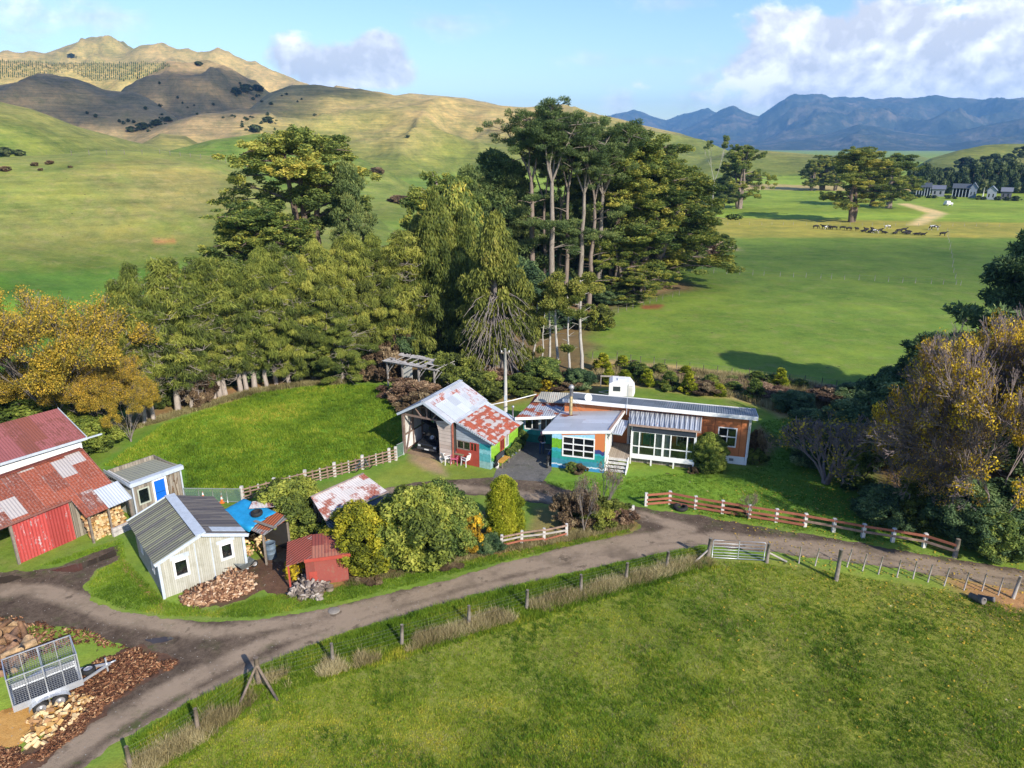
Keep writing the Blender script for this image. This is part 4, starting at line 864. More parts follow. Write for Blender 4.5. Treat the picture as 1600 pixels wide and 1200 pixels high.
# local: x along the eave away from camera, y inwards; outside at y<0
mb = MB(); zz = lambda y: 2.42+(y+.2)*.62
q = lambda x0, x1, y0, y1: [Vector((x0, y0, zz(y0))), Vector((x1, y0, zz(y0))), Vector((x1, y1, zz(y1))), Vector((x0, y1, zz(y1)))]
mb.slab(q(-7, 2.78, -.22, 2.2), .04); mb.slab(q(2.78, 5.0, -.22, 2.2), .04); mb.slab(q(2.8, 4.0, -1.42, -.22), .04)
r1 = Rs.part('roof', mb, M_RUSTRED, label='roof slope of rust red and bleached sheets')
mb = MB(); mb.slab(q(4.0, 5.35, -1.42, -.22), .042); Rs.part('patch_sheet', mb, M_SILVER2, r1, label='newer silver sheet at the eave')
mb = MB(); mb.slab([(-7, 2.2, zz(2.2)), (5.0, 2.2, zz(2.2)), (5.0, 5.0, zz(2.2)-1.5), (-7, 5.0, zz(2.2)-1.5)], .04)
for i in range(9): x = -4.6+i*.95; mb.bar((x, 2.3, zz(2.2)+.0), (x, 5.0, zz(2.2)-1.46), .05, .05)
Rs.part('roof', mb, iron('far_rust_slope', (.50, .36, .30), rust=(.33, .08, .035), amount=.85, sheet=(.8, 3), metal=.05, pale=.2))
mb = MB(); mb.bar((-7, 2.2, zz(2.2)+.04), (5.0, 2.2, zz(2.2)+.04), .32, .06); Rs.part('ridge_cap', mb, plain('rust_cap', (.20, .055, .035), .9, var=.4), r1)
mb = MB(); mb.bar((2.8, -.24, zz(-.22)-.06), (-7, -.24, zz(-.22)-.06), .03, .1); mb.bar((5.02, -.2, zz(-.22)), (5.02, 2.2, zz(2.2)), .04, .1); Rs.part('barge_board', mb, plain('rust_edge', (.22, .09, .07), .8), r1)
mb = MB(); mb.wall((-.0, 0), (2.75, 0), .05, -.02, 2.42, 2.42); Rs.part('wall', mb, M_REDWALL, label='red iron wall flaking to bare grey')
mb = MB(); mb.wall((2.78, .02), (2.78, 2.0), .05, -.02, 2.4, 3.6); mb.wall((5.0, 4.5), (0, 4.5), .05, -.02, 1.9, 1.9); mb.wall((5.0, .0), (5.0, 4.4), .05, -.02, 2.4, 2.4); mb.wall((2.83, .05), (4.95, .05), .05, -.02, 2.38, 2.38); Rs.part('wall', mb, M_WOODG)
for bb in ((-.14, -.02, -.06, .06, -.05, 2.4), (2.95, 3.05, -1.3, -1.2, -.05, 1.62), (4.0, 4.08, -1.3, -1.22, -.05, 1.62), (5.2, 5.3, -1.3, -1.2, -.05, 1.62)): mb = MB(); mb.box(*bb); Rs.part('post', mb, M_TIMBER)
mb = MB(); mb.bar((3.9, -1.5, .12), (5.7, -1.5, .12), .16, .24); mb.bar((3.9, -1.5, .37), (5.7, -1.52, .36), .14, .2); Rs.part('sleeper_wall', mb, plain('whitewashed_timber', (.52, .48, .45), .9, var=.3, scale=4, grime=.5))
Rs.O2 = Rs

Bh = Bld('blue_door_hut', 'grey weathered hut with flat mossy roof and bright blue glass door', 'hut', (-21.1, 35.6), 53)
w_ = 2.75; d_ = 2.9
mb = MB(); mb.wall((0, 0), (w_, 0), .08, -.02, 2.25, 2.25, [(.25, .85, .85, 1.75), (1.15, 1.8, .02, 1.95)]); mb.wall((w_, .08), (w_, d_), .08, -.02, 2.25, 2.25); mb.wall((w_-.08, d_), (0, d_), .08, -.02, 2.25, 2.25); Bh.part('wall', mb, M_WOODG)
mb = MB(); mb.wall((0, d_-.08), (0, .08), .08, -.02, 2.25, 2.25); Bh.part('wall', mb, M_OFFW, label='pale side wall')
Bh.window((.25, 0), (.85, 0), .85, 1.75, mat=plain('pale_green_frame', (.42, .45, .36), .7))
mb = MB(); mb.box(1.07, 1.17, -.05, .06, 0, 2.05); mb.box(1.78, 1.9, -.05, .06, 0, 2.05); mb.box(1.17, 1.78, -.05, .06, 1.93, 2.05); Bh.part('door_frame', mb, M_WHITE)
mb = MB(); mb.box(1.18, 1.77, .0, .03, .06, .55); mb.box(1.18, 1.77, -.006, .03, .57, 1.15); mb.box(1.18, 1.77, -.006, .03, 1.18, 1.90); Bh.part('door', mb, plain('bright_blue', (.01, .13, .55), .4, var=.1))
mb = MB(); rs = random.Random(5)
for i in range(14): u = 1.98+rs.random()*.5; z = rs.random()*2; mb.bar((u, -.03, z), (u+rs.uniform(-.1, .1), -.03, min(2.2, z+rs.uniform(.3, .9))), .05, .03)
Bh.part('cladding_strip', mb, plain('brown_strip', (.20, .13, .08), .9, var=.4))
mb = MB(); rq2 = [Vector((-.15, -.15, 2.3)), Vector((w_+.15, -.15, 2.3)), Vector((w_+.1, d_+.1, 2.0)), Vector((-.15, d_+.1, 2.0))]; mb.slab(rq2, .05); br2 = Bh.part('roof', mb, iron('pale_lichen_roof', (.24, .235, .20), rust=(.30, .30, .22), rust2=(.17, .165, .14), amount=.5, sheet=(1.5, 5.), pitch=.2, streak=.6, metal=0., rough=.95, sw=.08))
mb = MB(); mb.box(-.17, w_+.17, -.19, -.155, 2.1, 2.33); mb.box(-.1, w_+.17, -.155, .14, 2.315, 2.335); mb.box(w_-.02, w_+.06, -.06, .0, 0, 2.1); mb.box(-.06, .02, -.05, .0, 0, 2.1); mb.bar((-.17, -.15, 2.22), (-.17, d_, 2.27), .03, .22); Bh.part('fascia', mb, M_GREYTRIM, br2)

# ---------------------------------------------------------------- cream hut with twin-pitch roof
Ch = Bld('cream_hut', 'cream weathered hut with lichen grey gable roof beside the gravel yard', 'hut', (-16.2, 28.25), 39.5)
w_, d_, ez, ap = 3.85, 4.7, 2.02, 2.74
hw = [(.62, 1.22, .85, 1.7), (2.75, 3.3, .95, 1.75)]; hl_ = [(1.0, 1.35, .75, 1.75), (3.1, 3.5, .75, 1.75)]
mb = MB(); mb.wall((0, 0), (w_, 0), .08, -.02, ez, ez, hw); mb.ext([(0, 0, ez), (w_, 0, ez), (w_/2, 0, ap-.02)], (0, .08, 0)); Ch.part('wall', mb, M_CREAM, label='front gable wall with two windows')
mb = MB(); mb.wall((0, d_), (0, .08), .08, -.02, ez, ez, hl_); Ch.part('wall', mb, M_CREAM, label='side wall with two narrow windows')
mb = MB(); mb.wall((w_, .08), (w_, d_), .08, -.02, ez, ez); mb.wall((w_-.08, d_), (.08, d_), .08, -.02, ez, ez); mb.ext([(.0, d_-.08, ez), (w_, d_-.08, ez), (w_/2, d_-.08, ap-.02)], (0, .08, 0)); Ch.part('wall', mb, M_CREAM)
for a, c_, z0, z1 in hw: Ch.window((a, 0), (c_, 0), z0, z1, mat=M_WHITE, fw=.1)
for a, c_, z0, z1 in hl_: Ch.window((0, d_-a), (0, d_-c_), z0, z1, mat=M_WHITE, fw=.08)
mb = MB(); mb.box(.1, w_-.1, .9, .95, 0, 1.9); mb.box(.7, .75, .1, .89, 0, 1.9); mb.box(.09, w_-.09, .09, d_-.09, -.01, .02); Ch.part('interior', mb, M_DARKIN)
mb = MB(); rs = random.Random(9)
for i in range(22):
    u = rs.choice((rs.uniform(.55, 1.25), rs.uniform(2.7, 3.3))); s_ = rs.uniform(.06, .16); z = rs.uniform(.75, 1.35); mb.box(u, u+s_, .2+rs.random()*.5, .3+rs.random()*.5+s_, .7, z)
Ch.part('shelf_clutter', mb, plain('clutter', (.32, .27, .22), .8, var=.8, scale=9))
mb = MB(); oh = .22; sl_ = (ap-ez)/(w_/2); A0 = Vector((-oh, -oh, ez-oh*sl_+.04)); A1 = Vector((w_/2, -oh, ap+.04)); A2_ = Vector((w_+oh, -oh, ez-oh*sl_+.04)); e = Vector((0, d_+oh*2, 0))
mb.slab([A0, A1, A1+e, A0+e], .05); cr = Ch.part('roof', mb, M_LICHEN, label='brown-grey mossy roof slope')
mb = MB(); mb.slab([A1, A2_, A2_+e, A1+e], .05); cr2 = Ch.part('roof', mb, M_LICHEN2, label='darker grey roof slope')
mb = MB(); mb.bar(A1+Vector((-.12, 0, .015)), A1+e+Vector((-.12, 0, .015)), .24, .03); mb.bar(A1+Vector((.12, 0, .015)), A1+e+Vector((.12, 0, .015)), .24, .03)
mb.bar(A0+Vector((0, -.02, -.03)), A1+Vector((0, -.02, -.03)), .05, .16); mb.bar(A1+Vector((0, -.02, -.03)), A2_+Vector((0, -.02, -.03)), .05, .16); mb.bar(A0+e*.999+Vector((0, .02, 0)), A1+e*.999+Vector((0, .02, 0)), .05, .12)
Ch.part('flashing', mb, M_GREYTRIM, cr)
k_ = lambda f, y: A1.lerp(A2_, f)+Vector((0, y, .03)); mb = MB(); mb.slab([k_(.28, .35), k_(.99, .35), k_(.99, .85), k_(.28, .85)], .02); Ch.part('patch_sheet', mb, M_GREYTRIM, cr2)
mb = MB(); mb.box(-.07, .05, -.07, .0, -.02, ez-.02); mb.box(-.07, .0, 0, .07, -.02, ez-.02); mb.box(w_-.06, w_+.06, -.07, 0, -.02, ez-.02)
for u in (1.62, 2.35): mb.box(u-.025, u+.025, -.02, 0, .02, ez+.3)
mb.box(.5, 1.34, -.012, .0, 1.78, 2.0); mb.box(2.6, 3.45, -.012, 0, 1.83, 2.0)
Ch.part('corner_trim', mb, M_GREYTRIM)

# ---------------------------------------------------------------- tarp woodshed, white-rust carport, red shed
def free_shed(name, label, cat, top, roofmat, walls=(), posts=True, wallmat=None, postr=.045):
    c = sum((Vector((p[0], p[1], 0)) for p in top), Vector())/len(top)
    o = thing(name, label, cat, c); T = [Vector(p)-c for p in top]
    mb = MB(); mb.slab(T, .04); rf_ = mb.build('roof', roofmat, o)
    if posts:
        for t in T:
            t2 = t*.93; mb = MB(); mb.box(t2.x-postr, t2.x+postr, t2.y-postr, t2.y+postr, -.03, t.z-.05); mb.build('post', M_TIMBER, o)
    if walls:
        mb = MB()
        for i, j, z0 in walls:
            a, b_ = T[i]*.93, T[j]*.93; mb.wall((a.x, a.y), (b_.x, b_.y), .05, z0, T[i].z-.06, T[j].z-.06)
        mb.build('wall', wallmat or M_WOODG, o)
    return o, T, rf_
ts, Tt, tr_ = free_shed('woodshed', 'low woodshed sheltering firewood beneath a blue tarpaulin', 'shed', [px(338, 806, 1.85), px(412, 836, 1.75), px(452, 808, 1.95), px(384, 780, 2.05)], iron('grey_sheet', (.24, .23, .22), amount=.3, metal=.05, rough=.8), [(2, 3, -.03), (3, 0, -.03)], True, M_DARKIN)
cs, Tc, cr_ = free_shed('carport', 'low open carport under a white roof blotched with rust', 'carport', [px(508, 813, 2.0), px(606, 768, 2.0), px(568, 740, 2.5), px(486, 777, 2.5)], M_WHITERUST, [(2, 3, .3)], True, M_WOODG)
mb = MB(); a, b_ = Tc[0], Tc[1]; n_ = (Tc[0]-Tc[3]); n_.z = 0; n_.normalize()
mb.slab([a+n_*.02-Vector((0, 0, .06)), b_+n_*.02-Vector((0, 0, .06)), b_+n_*1.1-Vector((0, 0, .28))+Vector((.1, 0, 0)), a+n_*1.1-Vector((0, 0, .28))], .04); mb.build('lower_roof', iron('black_green_sheet', (.07, .085, .09), amount=.05, metal=.05, rough=.55), cs)
mb = MB(); mb.bar(a+n_*.0+Vector((0, 0, .01)), b_+Vector((0, 0, .01)), .16, .03); mb.bar(Tc[3]+Vector((0, 0, .02)), Tc[2]+Vector((0, 0, .02)), .12, .04); mb.build('flashing', plain('rusty_flashing', (.40, .30, .26), .8, var=.4, scale=3), cr_)
for f in (0, .5, 1): p = a.lerp(b_, f)+n_*1.02; mb = MB(); mb.box(p.x-.04, p.x+.04, p.y-.04, p.y+.04, -.03, 1.7); mb.build('post', M_TIMBER, cs)
# small red shed
O = px(492, 915); Sh = Bld('red_iron_shed', 'small red iron shed with sloping roof beside the yellow hedge', 'shed', (O.x-.15, O.y), 14)
M_REDIRON = iron('dull_red_iron', (.26, .065, .048), rust=(.34, .13, .085), rust2=(.25, .055, .04), amount=.4, sheet=(.7, 1.), streak=.3, metal=0., rough=.7)
mb = MB(); mb.wall((-.2, 0), (1.75, 0), .05, -.02, 1.5, 1.5); mb.wall((1.75, .05), (1.75, 1.5), .05, -.02, 1.5, 1.72)
Sh.part('wall', mb, iron('ribbed_red_wall', (.25, .06, .045), rust=(.25, .10, .07), amount=.34, sheet=(6., 6.), pitch=40, streak=.35, metal=0, rough=.75, sw=.05))
mb = MB(); mb.wall((-.2, 1.5), (-.2, .05), .05, -.02, 1.72, 1.5, [(.4, 1.2, -.01, 1.3)]); mb.wall((1.7, 1.5), (-.15, 1.5), .05, -.02, 1.7, 1.7); Sh.part('wall', mb, M_WOODG)
mb = MB(); mb.slab([(.1, -.15, 1.56), (1.9, -.15, 1.56), (1.9, 1.65, 1.82), (.1, 1.65, 1.82)], .03); rs_ = Sh.part('roof', mb, M_REDIRON)
mb = MB(); mb.slab([(-1.05, -.2, 1.36), (.12, -.18, 1.585), (.12, 1.65, 1.845), (-1.05, 1.6, 1.6)], .03); Sh.part('awning', mb, iron('red_awning', (.40, .34, .31), rust=(.33, .07, .045), amount=.72, sheet=(3., .5), streak=.1, metal=0, rough=.7), rs_)
mb = MB(); mb.box(-.22, 1.92, -.19, -.155, 1.40, 1.57); mb.box(-1.0, -.92, -.1, -.02, -.02, 1.35); mb.box(-.06, .3, -.02, -.001, .25, .75); Sh.part('fascia', mb, M_REDPAINT, rs_)
# ================================================================ things about the farm
M_POSTW = plain('white_post', (.60, .57, .53), .85, var=.2, scale=5, grime=.5)
M_RAILB = plain('brown_rail', (.30, .20, .15), .9, var=.35, scale=3, grime=.3)
M_RAILO = plain('orange_rail', (.33, .115, .068), .8, var=.2, scale=3, grime=.2)
M_POSTG = plain('grey_post', (.22, .19, .155), .95, var=.4, scale=5, grime=.4)
M_BATTEN = plain('pale_batten', (.38, .34, .30), .9, var=.3, scale=5)
M_WIRE = plain('fence_wire', (.16, .16, .15), .6, .2)
M_GALV = plain('galvanised_steel', (.55, .57, .59), .4, .55, var=.1)
M_RUBBER = plain('black_rubber', (.022, .022, .022), .75, var=.2)
M_HUB = plain('silver_hub', (.55, .55, .56), .35, .6)
def V3(p): return Vector((p[0], p[1], 0))
class Fence:
    def __init__(s, name, label, cat, o): s.o = thing(name, label, cat, (o[0], o[1], 0)); s.c = Vector((o[0], o[1], 0))
    def post(s, p, h, r, mat, lean=(0, 0), square=False, name='post'):
        a = V3(p)-s.c; b_ = a+Vector((lean[0], lean[1], h)); mb = MB()
        if square: mb.hexa([(a.x-r, a.y-r, -.1), (a.x+r, a.y-r, -.1), (a.x+r, a.y+r, -.1), (a.x-r, a.y+r, -.1)], [(b_.x-r, b_.y-r, h), (b_.x+r, b_.y-r, h), (b_.x+r, b_.y+r, h), (b_.x-r, b_.y+r, h)])
        else: mb.tube([a-Vector((0, 0, .1)), a.lerp(b_, .5), b_], [r*1.05, r, r*.92], 8)
        return mb.build(name, mat, s.o)
    def rail(s, p, q, z0, z1, w, h, mat, name='rail'):
        mb = MB(); mb.bar(V3(p)-s.c+Vector((0, 0, z0)), V3(q)-s.c+Vector((0, 0, z1)), w, h); return mb.build(name, mat, s.o)
    def wire(s, pts, z, r=.003, name='wire'):
        mb = MB(); P = []
        for i in range(len(pts)-1):
            a, b_ = V3(pts[i])-s.c, V3(pts[i+1])-s.c
            for k in range(4): t = k/4; P.append(a.lerp(b_, t)+Vector((0, 0, z-.03*math.sin(math.pi*t))))
        P.append(V3(pts[-1])-s.c+Vector((0, 0, z))); mb.tube(P, r, 4, False); return mb.build(name, M_WIRE, s.o)
# white and brown rail fence along the paddock
A, B = px(380, 783), px(619, 719); Fp = Fence('rail_fence', 'long brown four-rail fence with white posts edging the green paddock', 'fence', A)
n = 22; rs = random.Random(2)
pts = [A.lerp(B, i/(n-1)) for i in range(n)]
for i, p in enumerate(pts):
    main = i % 4 == 0 or i == n-1
    Fp.post(p, .98 if main else .85, .085 if main else .04, M_POSTW if main or i % 2 == 0 else M_RAILB, square=True)
dn = (B-A).normalized(); off = Vector((dn.y, -dn.x, 0))*.11
for i in range(0, n-1, 4):
    j = min(i+4, n-1)
    if j <= i: continue
    for z in (.16, .36, .58, .80): Fp.rail(pts[i]+off+dn*.01, pts[j]+off-dn*.01, z+rs.uniform(-.02, .02), z+rs.uniform(-.02, .02), .03, .075, M_RAILB)
# netting fence with a steel frame, and cones
m, b = newmat('green_netting'); uvv = b.coord('Object'); tr = b.n('ShaderNodeBsdfTransparent'); df = b.n('ShaderNodeBsdfDiffuse'); df.inputs[0].default_value = (.16, .26, .20, 1); mx = b.n('ShaderNodeMixShader'); mx.inputs[0].default_value = .38; b.l(tr.outputs[0], mx.inputs[1]); b.l(df.outputs[0], mx.inputs[2]); o_ = b.n('ShaderNodeOutputMaterial'); b.l(mx.outputs[0], o_.inputs[0]); M_NETTING = m
def net_fence(name, label, a, b_, n, h):
    Fn = Fence(name, label, 'fence', a); P = [a.lerp(b_, i/n) for i in range(n+1)]
    for p in P: Fn.post(p, h, .02, M_GALV)
    for i in range(n):
        for z in (.08, h-.02): Fn.rail(P[i], P[i+1], z, z, .03, .03, M_GALV)
        mb = MB(); d = P[i+1]-P[i]; c = P[i]-Fn.c; mb.ext([c+d*.03+Vector((0, 0, .1)), c+d*.97+Vector((0, 0, .1)), c+d*.97+Vector((0, 0, h-.04)), c+d*.03+Vector((0, 0, h-.04))], Vector((d.y, -d.x, 0)).normalized()*.006); mb.build('netting', M_NETTING, Fn.o)
net_fence('netting_fence', 'low green netting fence on thin steel posts behind two traffic cones', px(291, 785), px(378, 786), 4, .95)
net_fence('netting_fence', 'short netting panel between the rail fence and the open garage', px(621, 716), px(631, 711), 1, 1.0)
mO = plain('cone_orange', (.75, .16, .03), .5); 
for (x, y), lb, r in (((319, 785), 'larger orange and white traffic cone standing upright by the netting fence', 1.), ((347.5, 785), 'narrower traffic cone standing by the netting fence, nearer the rail fence', .78)):
    p = px(x, y); c = thing('traffic_cone', lb, 'traffic cone', p, group='traffic cones by the netting fence')
    mb = MB(); mb.box(-.19*r, .19*r, -.19*r, .19*r, 0, .04); mb.build('base', mO, c)
    mb = MB(); mb.lathe([(.14*r, .04), (.105*r, .24)], 14); mb.lathe([(.078*r, .40), (.060*r, .50)], 14); mb.lathe([(.035*r, .66), (.025*r, .74), (0, .75)], 14); mb.build('body', mO, c)
    mb = MB(); mb.lathe([(.105*r, .24), (.078*r, .40)], 14); mb.lathe([(.060*r, .50), (.035*r, .66)], 14); mb.build('band', M_WHITE, c)
# orange railed fence with white posts beside the track
PP = [px(*q) for q in ((1009, 790), (1046, 787), (1086, 795), (1128, 802), (1170, 809), (1212, 815.5), (1257, 823), (1301.6, 831), (1347.7, 839.6), (1394, 846.6), (1443, 855), (1491.5, 870.6))]
Fo = Fence('orange_rail_fence', 'orange rail fence with white posts running beside the gravel track', 'fence', PP[0])
for i, p in enumerate(PP):
    if i < 11: Fo.post(p, .82, .085, M_POSTW, square=True)
    else: Fo.post(p, 1.05, .12, M_POSTG)
for i in range(11):
    d = (PP[i+1]-PP[i]).normalized(); of = Vector((d.y, -d.x, 0))*.10
    if i == 0: of = -of*0+Vector((d.y, -d.x, 0))*.1
    for z in ((.16, .42, .74) if i < 6 else (.40, .72)): Fo.rail(PP[i]+of+d*.02, PP[i+1]+of-d*.02, z, z, .035, .13, M_RAILO if (z > .5 or i < 6) else M_RAILB)
# wire fence along the front paddock
mW = plain('brown_post', (.20, .155, .115), .95, var=.4, scale=5, grime=.4)
WL = [(205, 1203), (310, 1143), (405, 1068), (521, 1038), (628, 1007), (733, 977), (823, 951), (908, 926), (978, 907), (1041, 889), (1106, 873)]
W = [px(*q) for q in WL]; Fw = Fence('wire_fence', 'wire fence on weathered round posts above dry grass beside the track', 'fence', W[5])
for i, p in enumerate(W):
    strainer = i in (2, 10); Fw.post(p, 1.2 if strainer else 1.0, .11 if strainer else .075, mW if i < 3 else M_POSTG, lean=(rs.uniform(-.06, .06), rs.uniform(-.04, .04)))
for z in (.2, .42, .62, .80, .95): Fw.wire(W, z)
for (x, y) in ((374, 1101), (434, 1095)):
    mb = MB(); mb.tube([px(x, y)-Fw.c, px(405, 1068)-Fw.c+Vector((0, 0, .9))], .055, 7); mb.build('stay', mW, Fw.o)
mb = MB(); mb.tube([px(1083, 882)-Fw.c+Vector((0, 0, .05)), W[10]-Fw.c+Vector((0, 0, .55))], .05, 7); mb.build('stay', M_BATTEN, Fw.o)
za = lambda x, y: px(980+.3875*x, 740+.3875*y)
Rg = [px(1198, 879), za(692, 362), za(757, 372), px(1306.5, 907), za(885, 377), za(948, 393), za(1012, 406), za(1087, 418), za(1152, 424), za(1212, 437), za(1277, 453), za(1357, 470), za(1430, 474), za(1495, 490), za(1555, 503), px(1680, 975)]
Fr = Fence('batten_fence', 'sagging wire fence of thin pale battens beyond the steel gate', 'fence', Rg[3])
lean = [(0, 0), (0, 0), (.12, .05), (0, 0), (.18, .1), (.08, 0), (.1, .04), (.04, 0), (.02, .0), (.05, 0), (.12, .05), (.06, 0), (.02, 0), (.05, 0), (.14, .05), (0, 0)]
for i, p in enumerate(Rg):
    if i == 0: Fr.post(p, 1.1, .09, M_POSTG)
    elif i == 3: Fr.post(p, 1.72, .10, M_POSTG)
    elif i in (14, 15): Fr.post(p, 1.15, .075, M_BATTEN, lean[i])
    else: Fr.post(p, .98, .032, M_BATTEN, lean[i], name='batten')
order = [0, 1, 2, 4, 5, 6, 7, 8, 9, 10, 11, 12, 13, 14, 15]
for z in (.18, .38, .56, .74, .9): Fr.wire([Rg[i]+Vector((lean[i][0]*z, lean[i][1]*z, 0)) for i in order], z)
mb = MB(); mb.tube([px(1229, 879)-Fr.c+Vector((0, 0, .05)), Rg[0]-Fr.c+Vector((0, 0, .6))], .05, 7); mb.build('stay', M_BATTEN, Fr.o)
# steel farm gate
A, B = px(1112, 873.5), px(1193, 878); gt = thing('farm_gate', 'galvanised steel farm gate closed between two wooden posts', 'gate', A, math.atan2(B.y-A.y, B.x-A.x)); L = (B-A).length
mb = MB(); z0, z1 = .10, 1.12
mb.tube([(0, 0, z0), (0, 0, z1-.06), (.06, 0, z1), (L-.06, 0, z1), (L, 0, z1-.06), (L, 0, z0)], .022, 8); mb.tube([(0, 0, z0), (L, 0, z0)], .022, 8); mb.build('gate_frame', M_GALV, gt)
for k in range(1, 6): mb = MB(); z = z0+(z1-z0)*(k/6)**1.1; mb.tube([(.015, 0, z), (L-.015, 0, z)], .014, 6); mb.build('bar', M_GALV, gt)
mb = MB(); mb.box(L/2-.02, L/2+.02, -.03, -.015, z0, z1); mb.build('stay', M_GALV, gt)
# remains of a rail fence by the hedge
PP = [px(783, 857), px(815, 850), px(850, 846), px(885, 839)]; Fb = Fence('broken_rail_fence', 'leaning old rail fence with flaking red rails between the hedge and the brown shrub', 'fence', PP[1])
for i, p in enumerate(PP): Fb.post(p, .8, .07, M_POSTW, (rs.uniform(-.05, .05), 0), True)
for i in range(3):
    for k, (z, mt) in enumerate(((.25, M_RAILO), (.5, M_BATTEN), (.72, M_RAILB))): Fb.rail(PP[i]+Vector((.0, -.09, 0)), PP[i+1]+Vector((0, -.09, 0)), z-(.1 if i == 2 and k == 0 else 0), z+rs.uniform(-.04, .04), .03, .1, mt)
PP = [px(940, 812), px(962, 811), px(988, 811)]; Fb = Fence('rail_fence_end', 'short length of rail fence ending in a white post by the track junction', 'fence', PP[1])
for i, p in enumerate(PP): Fb.post(p, .85, .075, M_POSTW if i == 2 else M_POSTG, square=True)
for i in range(2):
    for z in (.4, .7): Fb.rail(PP[i]+Vector((0, -.09, 0)), PP[i+1]+Vector((0, -.09, 0)), z, z, .03, .1, M_BATTEN)
# field fences further off
def field_fence(label, a, b_, n, mat=M_BATTEN, h=.9, r=.035):
    a, b_ = px(*a), px(*b_); Ff = Fence('field_fence', label, 'fence', a)
    for i in range(n): p = a.lerp(b_, i/(n-1))+Vector((rs.uniform(-.3, .3), rs.uniform(-.2, .2), 0)); Ff.post(p, h*rs.uniform(.85, 1.1), r, mat)
    for z in (.4, .85): Ff.wire([a, a.lerp(b_, .5), b_], z, .006)
field_fence('line of thin pale posts crossing the big right-hand field', (1060, 424), (1500, 446), 22)
field_fence('post and wire fence between the straw-coloured bank and the big field', (925, 560), (1330, 612), 20, M_POSTG)
field_fence('fence along the yellow strip in front of the lone pine', (1120, 351), (1560, 354), 26)
field_fence('faint line of posts running away from the cattle', (1481, 362), (1492, 445), 14)
field_fence('low fence at the foot of the pines beside the field', (925, 500), (1060, 462), 12, M_POSTG)

# ---------------------------------------------------------------- power pole and cable
P = px(790, 655); pp = thing('power_pole', 'tall pale power pole standing between the garage and the house', 'power pole', P)
ztop = H+math.hypot(P.x, P.y)*azel(786, 545)[1]
mb = MB(); mb.tube([(0, 0, -.2), (.0, .0, ztop*.5), (-.02, .0, ztop)], [.15, .13, .10], 10); mb.build('pole', plain('pole_concrete', (.50, .48, .44), .8, var=.15), pp)
mb = MB(); mb.bar((-.35, 0, ztop-.3), (.35, 0, ztop-.3), .08, .08); mb.build('crossarm', M_TIMBER, pp)
for x in (-.28, .28): mb = MB(); mb.lathe([(.03, ztop-.26), (.045, ztop-.2), (.02, ztop-.12), (0, ztop-.12)], 8, (x, 0, 0)); mb.build('insulator', M_WHITE, pp)
mb = MB(); mb.box(-.1, .1, -.22, -.13, 1.6, 2.0); mb.build('meter_box', M_GREYTRIM, pp)
e0 = Vector((P.x, P.y, 2.9)); c0 = px(765, 633, 2.9); c1 = px(838, 616, 2.6)
mb = MB(); mb.tube([c0, c0.lerp(c1, .5)+Vector((0, 0, -.04)), c1], .035, 8); tag(mb.build('service_cable', M_WHITE), 'thick white service cable slung from the garage past the pole to the house', 'cable')

# ---------------------------------------------------------------- caged trailer
tl = thing('cage_trailer', 'galvanised tandem-axle trailer with tall mesh cage parked by the firewood', 'trailer', (-18.15, 20.75, 0), R(39.5)); TL, TW, z0, zt = 2.25, 1.42, .42, 1.86
mb = MB(); mb.box(0, TL, 0, .03, z0, z0+.26); mb.box(0, TL, TW-.03, TW, z0, z0+.26); mb.box(0, .03, .031, TW-.031, z0, z0+.26); mb.box(TL-.03, TL, .031, TW-.031, z0, z0+.26); mb.box(.031, TL-.031, .031, TW-.031, z0, z0+.04); mb.build('tray', M_GALV, tl)
mb = MB(); mb.box(.1, TL-.1, .1, TW-.1, z0+.042, z0+.05); mb.build('floor_mat', plain('wet_tray_floor', (.03, .032, .045), .5, var=.4), tl)
fr_ = .018; mb = MB()
for x in (fr_, TL/2, TL-fr_):
    for y in (fr_, TW-fr_): mb.box(x-fr_, x+fr_, y-fr_, y+fr_, z0+.262, zt)
for y in (fr_, TW-fr_): mb.box(.04, TL/2-.02, y-fr_, y+fr_, zt-.036, zt); mb.box(TL/2+.02, TL-.04, y-fr_, y+fr_, zt-.036, zt)
for x in (fr_, TL-fr_): mb.box(x-fr_, x+fr_, .04, TW-.04, zt-.036, zt)
for x in (TL*.25, TL*.75):
    for y in (fr_, TW-fr_): mb.box(x-.012, x+.012, y-.012, y+.012, z0+.262, zt-.037)
mb.bar((TL/2+.03, .05, zt-.5), (TL/2+.03, TW-.05, zt-.05), .02)
mb.build('cage_frame', M_GALV, tl)
M_MESHW = plain('mesh_wire', (.30, .32, .34), .5, .5); st = .085
def meshpanel(p0, du, dv, nu, nv):
    mb = MB(); p0 = Vector(p0); du = Vector(du); dv = Vector(dv)
    for i in range(nu+1): mb.tube([p0+du*i/nu, p0+du*i/nu+dv], .0065, 3, False)
    for j in range(nv+1): mb.tube([p0+dv*j/nv, p0+dv*j/nv+du], .0065, 3, False)
    return mb.build('cage_mesh', M_MESHW, tl)
hh = zt-z0-.30
for y in (.018, TW-.018): meshpanel((.04, y, z0+.27), (TL-.08, 0, 0), (0, 0, hh), 26, 14)
for x in (.018, TL-.018): meshpanel((x, .04, z0+.27), (0, TW-.08, 0), (0, 0, hh), 16, 14)
mb = MB(); mb.box(TL/2-.008, TL/2+.008, .06, TW-.06, z0+.05, zt-.25); mb.build('divider', plain('divider_panel', (.36, .42, .46), .5, .3), tl)
